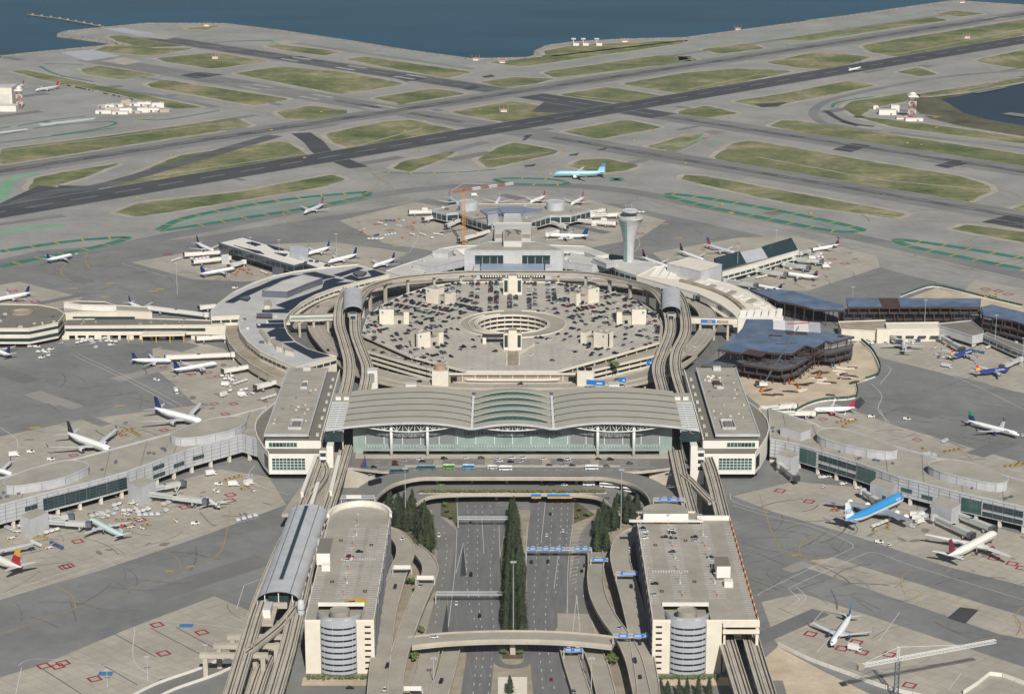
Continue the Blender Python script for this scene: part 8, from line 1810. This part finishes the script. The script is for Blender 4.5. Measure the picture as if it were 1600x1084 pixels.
# sculpture, small towers behind the hall
p = B5(400, 650, 15); t = thing("kerb_sculpture", "tall red and blue abstract sculpture at the left end of the kerb", "sculpture", p)
MB().loft([[V(-1.6, 0, 0), V(1.4, -.8, 0), V(1.2, .8, 0)], [V(.1, 0, 9), V(.4, -.1, 9), V(.4, .1, 9)]]).build("blue_fin", M("sculpture_blue", C(40, 78, 130), .5, 0), t); MB().loft([[V(-3, 0, 1.5), V(-1.2, -.4, 1.5), V(-1.2, .4, 1.5)], [V(-1.4, 0, 6), V(-1.0, -.1, 6), V(-1.0, .1, 6)]]).build("red_fin", m_red, t); MB().lathe((0, 0, 0), [(3, 0), (3, .4), (.1, .4)], 16).build("base", m_metal_d, t)
for s, l in ((-1, "left"), (1, "right")):
    t = thing("lift_tower", f"white lift tower behind the {l} half of the hall roof", "lift tower", (XC+s*75.5, 1568, 0), 0, "white lift towers behind the hall")
    MB().box(V(0, 0, 20), (8, 8, 40), top=1).build("shaft", [m_white_w, m_grayroof], t); MB().box(V(-1.8, -4.1, 36.5), (2.6, .3, 4.5)).build("window", m_grayroof, t); MB().box(V(1.8, -4.1, 36.5), (2.6, .3, 4.5)).build("window", m_grayroof, t)
p = PG([155, 720], 9)[0]; t = thing("stair_house", "white stair house with one window beside the inner left guideway", "stair house", (p.x, p.y, 0)); MB().box(V(0, 3, 11), (8, 9, 22), top=1).build("walls", [m_white_w, m_grayroof], t); MB().box(V(.5, -1.7, 16), (2.4, .3, 7)).build("window", m_glass_g, t)
# street and retaining walls at the lower left
MB().ribbon(smooth(PP([200,1100, 262,1072, 330,1048, 385,1020, 402,985]), 4), 12, .15).build("perimeter_road", m_road, kind="structure")
for o, l in ((-6.5, "inner"), (6.5, "outer")):
    P_ = smooth(PP([215,1095, 262,1072, 330,1048, 385,1020]), 4); b = MB(); b.sweep(P_, [(o-.3, 0), (o-.3, 1.5), (o+.3, 1.5), (o+.3, 0)]); b.build("barrier_wall", m_white_w, None, label=f"white {l} barrier along the perimeter road at the lower left", category="barrier")
MB().sheet([V(-165, 1070), V(-76, 1070), V(-76, 1118), V(-165, 1118)], .16).build("street", m_road, kind="structure"); MB().sheet([V(78, 1070), V(150, 1070), V(150, 1120), V(78, 1120)], .16).build("street", m_road, kind="structure")
MB().sheet([V(-116, 1113), V(-74, 1113), V(-74, 1124), V(-116, 1124)], .2).build("forecourt", m_sand, kind="structure"); MB().sheet([V(78, 1113), V(120, 1113), V(120, 1124), V(78, 1124)], .2).build("forecourt", m_sand, kind="structure")
for s, lab in ((-1, "left"), (1, "right")):
    for k in range(12): put("low_shrub", HED[k % 4], V(s*(80+k*3.0), 1121, .2), k, f"dry shrub in the row at the foot of the {lab} garage", "shrub", f"shrubs before the {lab} garage")
# far airfield buildings
def simple(label, name, cat, boxes, loc):
    t = thing(name, label, cat, loc)
    for nm, c_, s_, m in boxes: MB().box(V(*c_), s_, 0, 0, 1 if isinstance(m, tuple) else None).build(nm, list(m) if isinstance(m, tuple) else m, t)
    return t
Z1 = lambda x, y: G(x/2.963, y/2.963); Z3 = lambda x, y: G(1060+x/2.963, y/2.963); Z2 = lambda x, y: G(530+x/2.963, y/2.963)
simple("cream hangar at the upper left edge", "hangar", "hangar", [("hall", (-14, 18, 15), (52, 36, 30), (m_cream, m_grayroof)), ("door", (-14, -.2, 11), (44, .5, 20), m_grayroof), ("annex", (-8, -14, 4), (60, 20, 8), (m_white_w, m_grayroof))], Z1(20, 505))
def lattice_tower(label, p, h, w):
    t = thing("lattice_tower", label, "tower", p)
    for k in range(5):
        b = MB(); z0, z1 = h*k/5, h*(k+1)/5
        for x in (-1, 1):
            for y in (-1, 1): b.bar(V(x*w, y*w, z0), V(x*w, y*w, z1), .5)
        for x in (-1, 1): b.bar(V(-w, x*w, z0), V(w, x*w, z1), .35); b.bar(V(x*w, -w, z0), V(x*w, w, z1), .35); b.bar(V(-w, x*w, z1), V(w, x*w, z1), .45)
        b.build("lattice_stage", m_crane_r if k % 2 == 0 else m_steel, t)
    MB().box(V(0, 0, h+1), (w*3, w*3, 2)).build("platform", m_steel, t); MB().lathe((0, 0, h+2), [(w*.9, 0), (w*1.1, 2), (w*.6, 4), (.1, 4.4)], 10).build("radome", m_white_w, t)
    return t
lattice_tower("red and white lattice tower beside the hangar", Z1(92, 505), 26, 3.5); lattice_tower("red and white radar tower by the lagoon", Z3(1080, 548), 30, 4.5)
rb2 = random.Random(8)
for k in range(16):
    p = Z1(480+300*(k % 8)/8+rb2.uniform(-10, 10), 490+30*(k//8)+rb2.uniform(-4, 8)); w, d_, h = rb2.uniform(10, 24), rb2.uniform(8, 16), rb2.uniform(3, 7)
    simple("low white shed in the compound at the upper left" if k % 3 else "low tan shed in the compound at the upper left", "shed", "shed", [("walls", (0, 0, h/2), (w, d_, h), (m_white_w if k % 3 else m_sand, m_grayroof)), ("roof_unit", (w*.2, 0, h+.6), (2, 2, 1.2), m_metal), ("door", (-w*.2, -d_/2-.1, 1.5), (3, .2, 3), m_metal_d)], p)["group"] = "compound sheds"
for k, (x, y, w, d_, h, lab) in enumerate(((965,530,24,12,7,"white shed left of the radar tower"),(1000,515,12,12,9,"taller white shed behind the radar compound"),(1035,552,16,6,4,"red and white hut before the radar tower"),(1090,560,24,8,4,"white hut right of the radar tower"),(912,505,7,7,5,"small white hut at the compound's left end"))):
    t = simple(lab, "hut", "hut", [("walls", (0, 0, h/2), (w, d_, h), (m_white_w, m_grayroof)), ("door", (w*.2, -d_/2-.1, 1.2), (2, .2, 2.4), m_metal_d)], Z3(x, y)); 
    if k == 2: MB().box(V(0, -d_/2-.15, 3), (w, .2, 1.2)).build("red_band", m_crane_r, t)
def hut(label, p):
    t = simple(label, "antenna_hut", "hut", [("walls", (0, 0, 2), (9, 6, 4), (m_white_w, m_crane_r)), ("stripe", (0, -3.1, 2.8), (9, .2, 1.2), m_crane_r)], p); t['group'] = "red and white antenna huts"
    for x in (-6, 0, 6): MB().tube((x, 4, 0), (x, 4, 9), .16, .1, 5).build("antenna", m_steel, t)
for p, lab in ((Z1(958,122),"red and white antenna hut near the sea wall at the upper left"),(Z1(997,272),"red and white antenna hut on the upper left infield"),(Z2(632,280),"red and white antenna hut on the middle sea wall"),(Z2(755,292),"red and white antenna hut right of the middle sea wall"),(Z2(762,518),"red and white antenna hut on the central infield"),(Z3(1335,178),"red and white antenna hut on the far right infield"),(Z3(1312,14),"red and white antenna hut at the farthest right corner"),(Z2(1322,196),"red and white antenna hut near the radar masts"),(Z3(275,140),"small hut on the sea wall at the upper right")): hut(lab, p)
for x, lab in ((1085,"left"),(1130,"middle"),(1192,"right")):
    p = Z2(x, 210); t = simple(f"{lab} of three pale antenna masts on the grassy point", "antenna_mast", "antenna", [("leg_frame", (0, 0, 5), (1.4, 1.4, 10), m_metal), ("dish", (0, -1, 11), (8, 1.4, 2.4), m_grayroof), ("cabin", (4, -6, 2), (10, 5, 4), m_white_w)], p); t['group'] = "pale antenna masts"
# line of parked cars and the fence beside the upper left taxiway
for k in range(34):
    f = k/33; p = Z1(285+f*325, 392+f*70); c_ = rb2.choice(("white", "white", "silver", "dark grey", "black")); put("parked_car", CARS[c_][k % 2], p, R(-45), f"{c_} car in the long parked line at the upper left", "car", "parked line at the upper left")
pr = PP([44,23, 90,29, 130,36, 162,42], -1.2); t = thing("bay_pier", "thin old wooden pier reaching into the bay at the upper left", "pier", pr[0]); MB().sweep([q-pr[0]+V(0, 0, 0) for q in pr], [(-2, -.5), (-2, .3), (2, .3), (2, -.5)]).build("deck", m_conc_d, t)
for d in range(0, int(plen(pr)), 26): q, _ = at_len(pr, d); q = q-pr[0]; MB().box(V(q.x, q.y, -1.8), (2, 2, 3)).build("pile", m_rust, t)
for k in range(9):
    q = at_len(pr, plen(pr)*(k+.5)/9)[0]-pr[0]; MB().box(V(q.x, q.y, 1.6), (4, 3, 2.6)).build("pier_frame", m_conc_d, t)
# airfield guidance signs
for k in range(26):
    px, py = rb2.choice([(rb2.uniform(100, 560), rb2.uniform(170, 340)), (rb2.uniform(600, 1100), rb2.uniform(120, 280)), (rb2.uniform(1100, 1560), rb2.uniform(160, 340))]); put("airfield_sign", CARS and sgn_me if 'sgn_me' in globals() else globals().setdefault('sgn_me', multi("airfield_sign", [((0, 0, .9), (5, .6, 1.4), (40, 40, 40)), ((0, -.35, .9), (4.4, .1, 1.0), (206, 170, 60)), ((-1.6, 0, .1), (.3, .3, .3), (90, 90, 90)), ((1.6, 0, .1), (.3, .3, .3), (90, 90, 90))])), G(px, py, 0), rb2.uniform(-.8, .8), "small dark airfield sign with a yellow face on an infield edge", "airfield sign", "airfield signs")
# ------------------------------------------------------------------ thin haze over the whole place
hm = bpy.data.materials.new("haze_air"); hm.use_nodes = True; ht = hm.node_tree; ht.nodes.clear()
ho = ht.nodes.new("ShaderNodeOutputMaterial"); hv = ht.nodes.new("ShaderNodeVolumePrincipled")
hv.inputs["Color"].default_value = (.90, .95, 1, 1); hv.inputs["Density"].default_value = 2.6e-5; hv.inputs["Anisotropy"].default_value = .2
ht.links.new(hv.outputs[0], ho.inputs["Volume"])
MB().box(V(0, 14000, 252.5), (32000, 34000, 515)).build("haze", hm, None, kind="stuff")
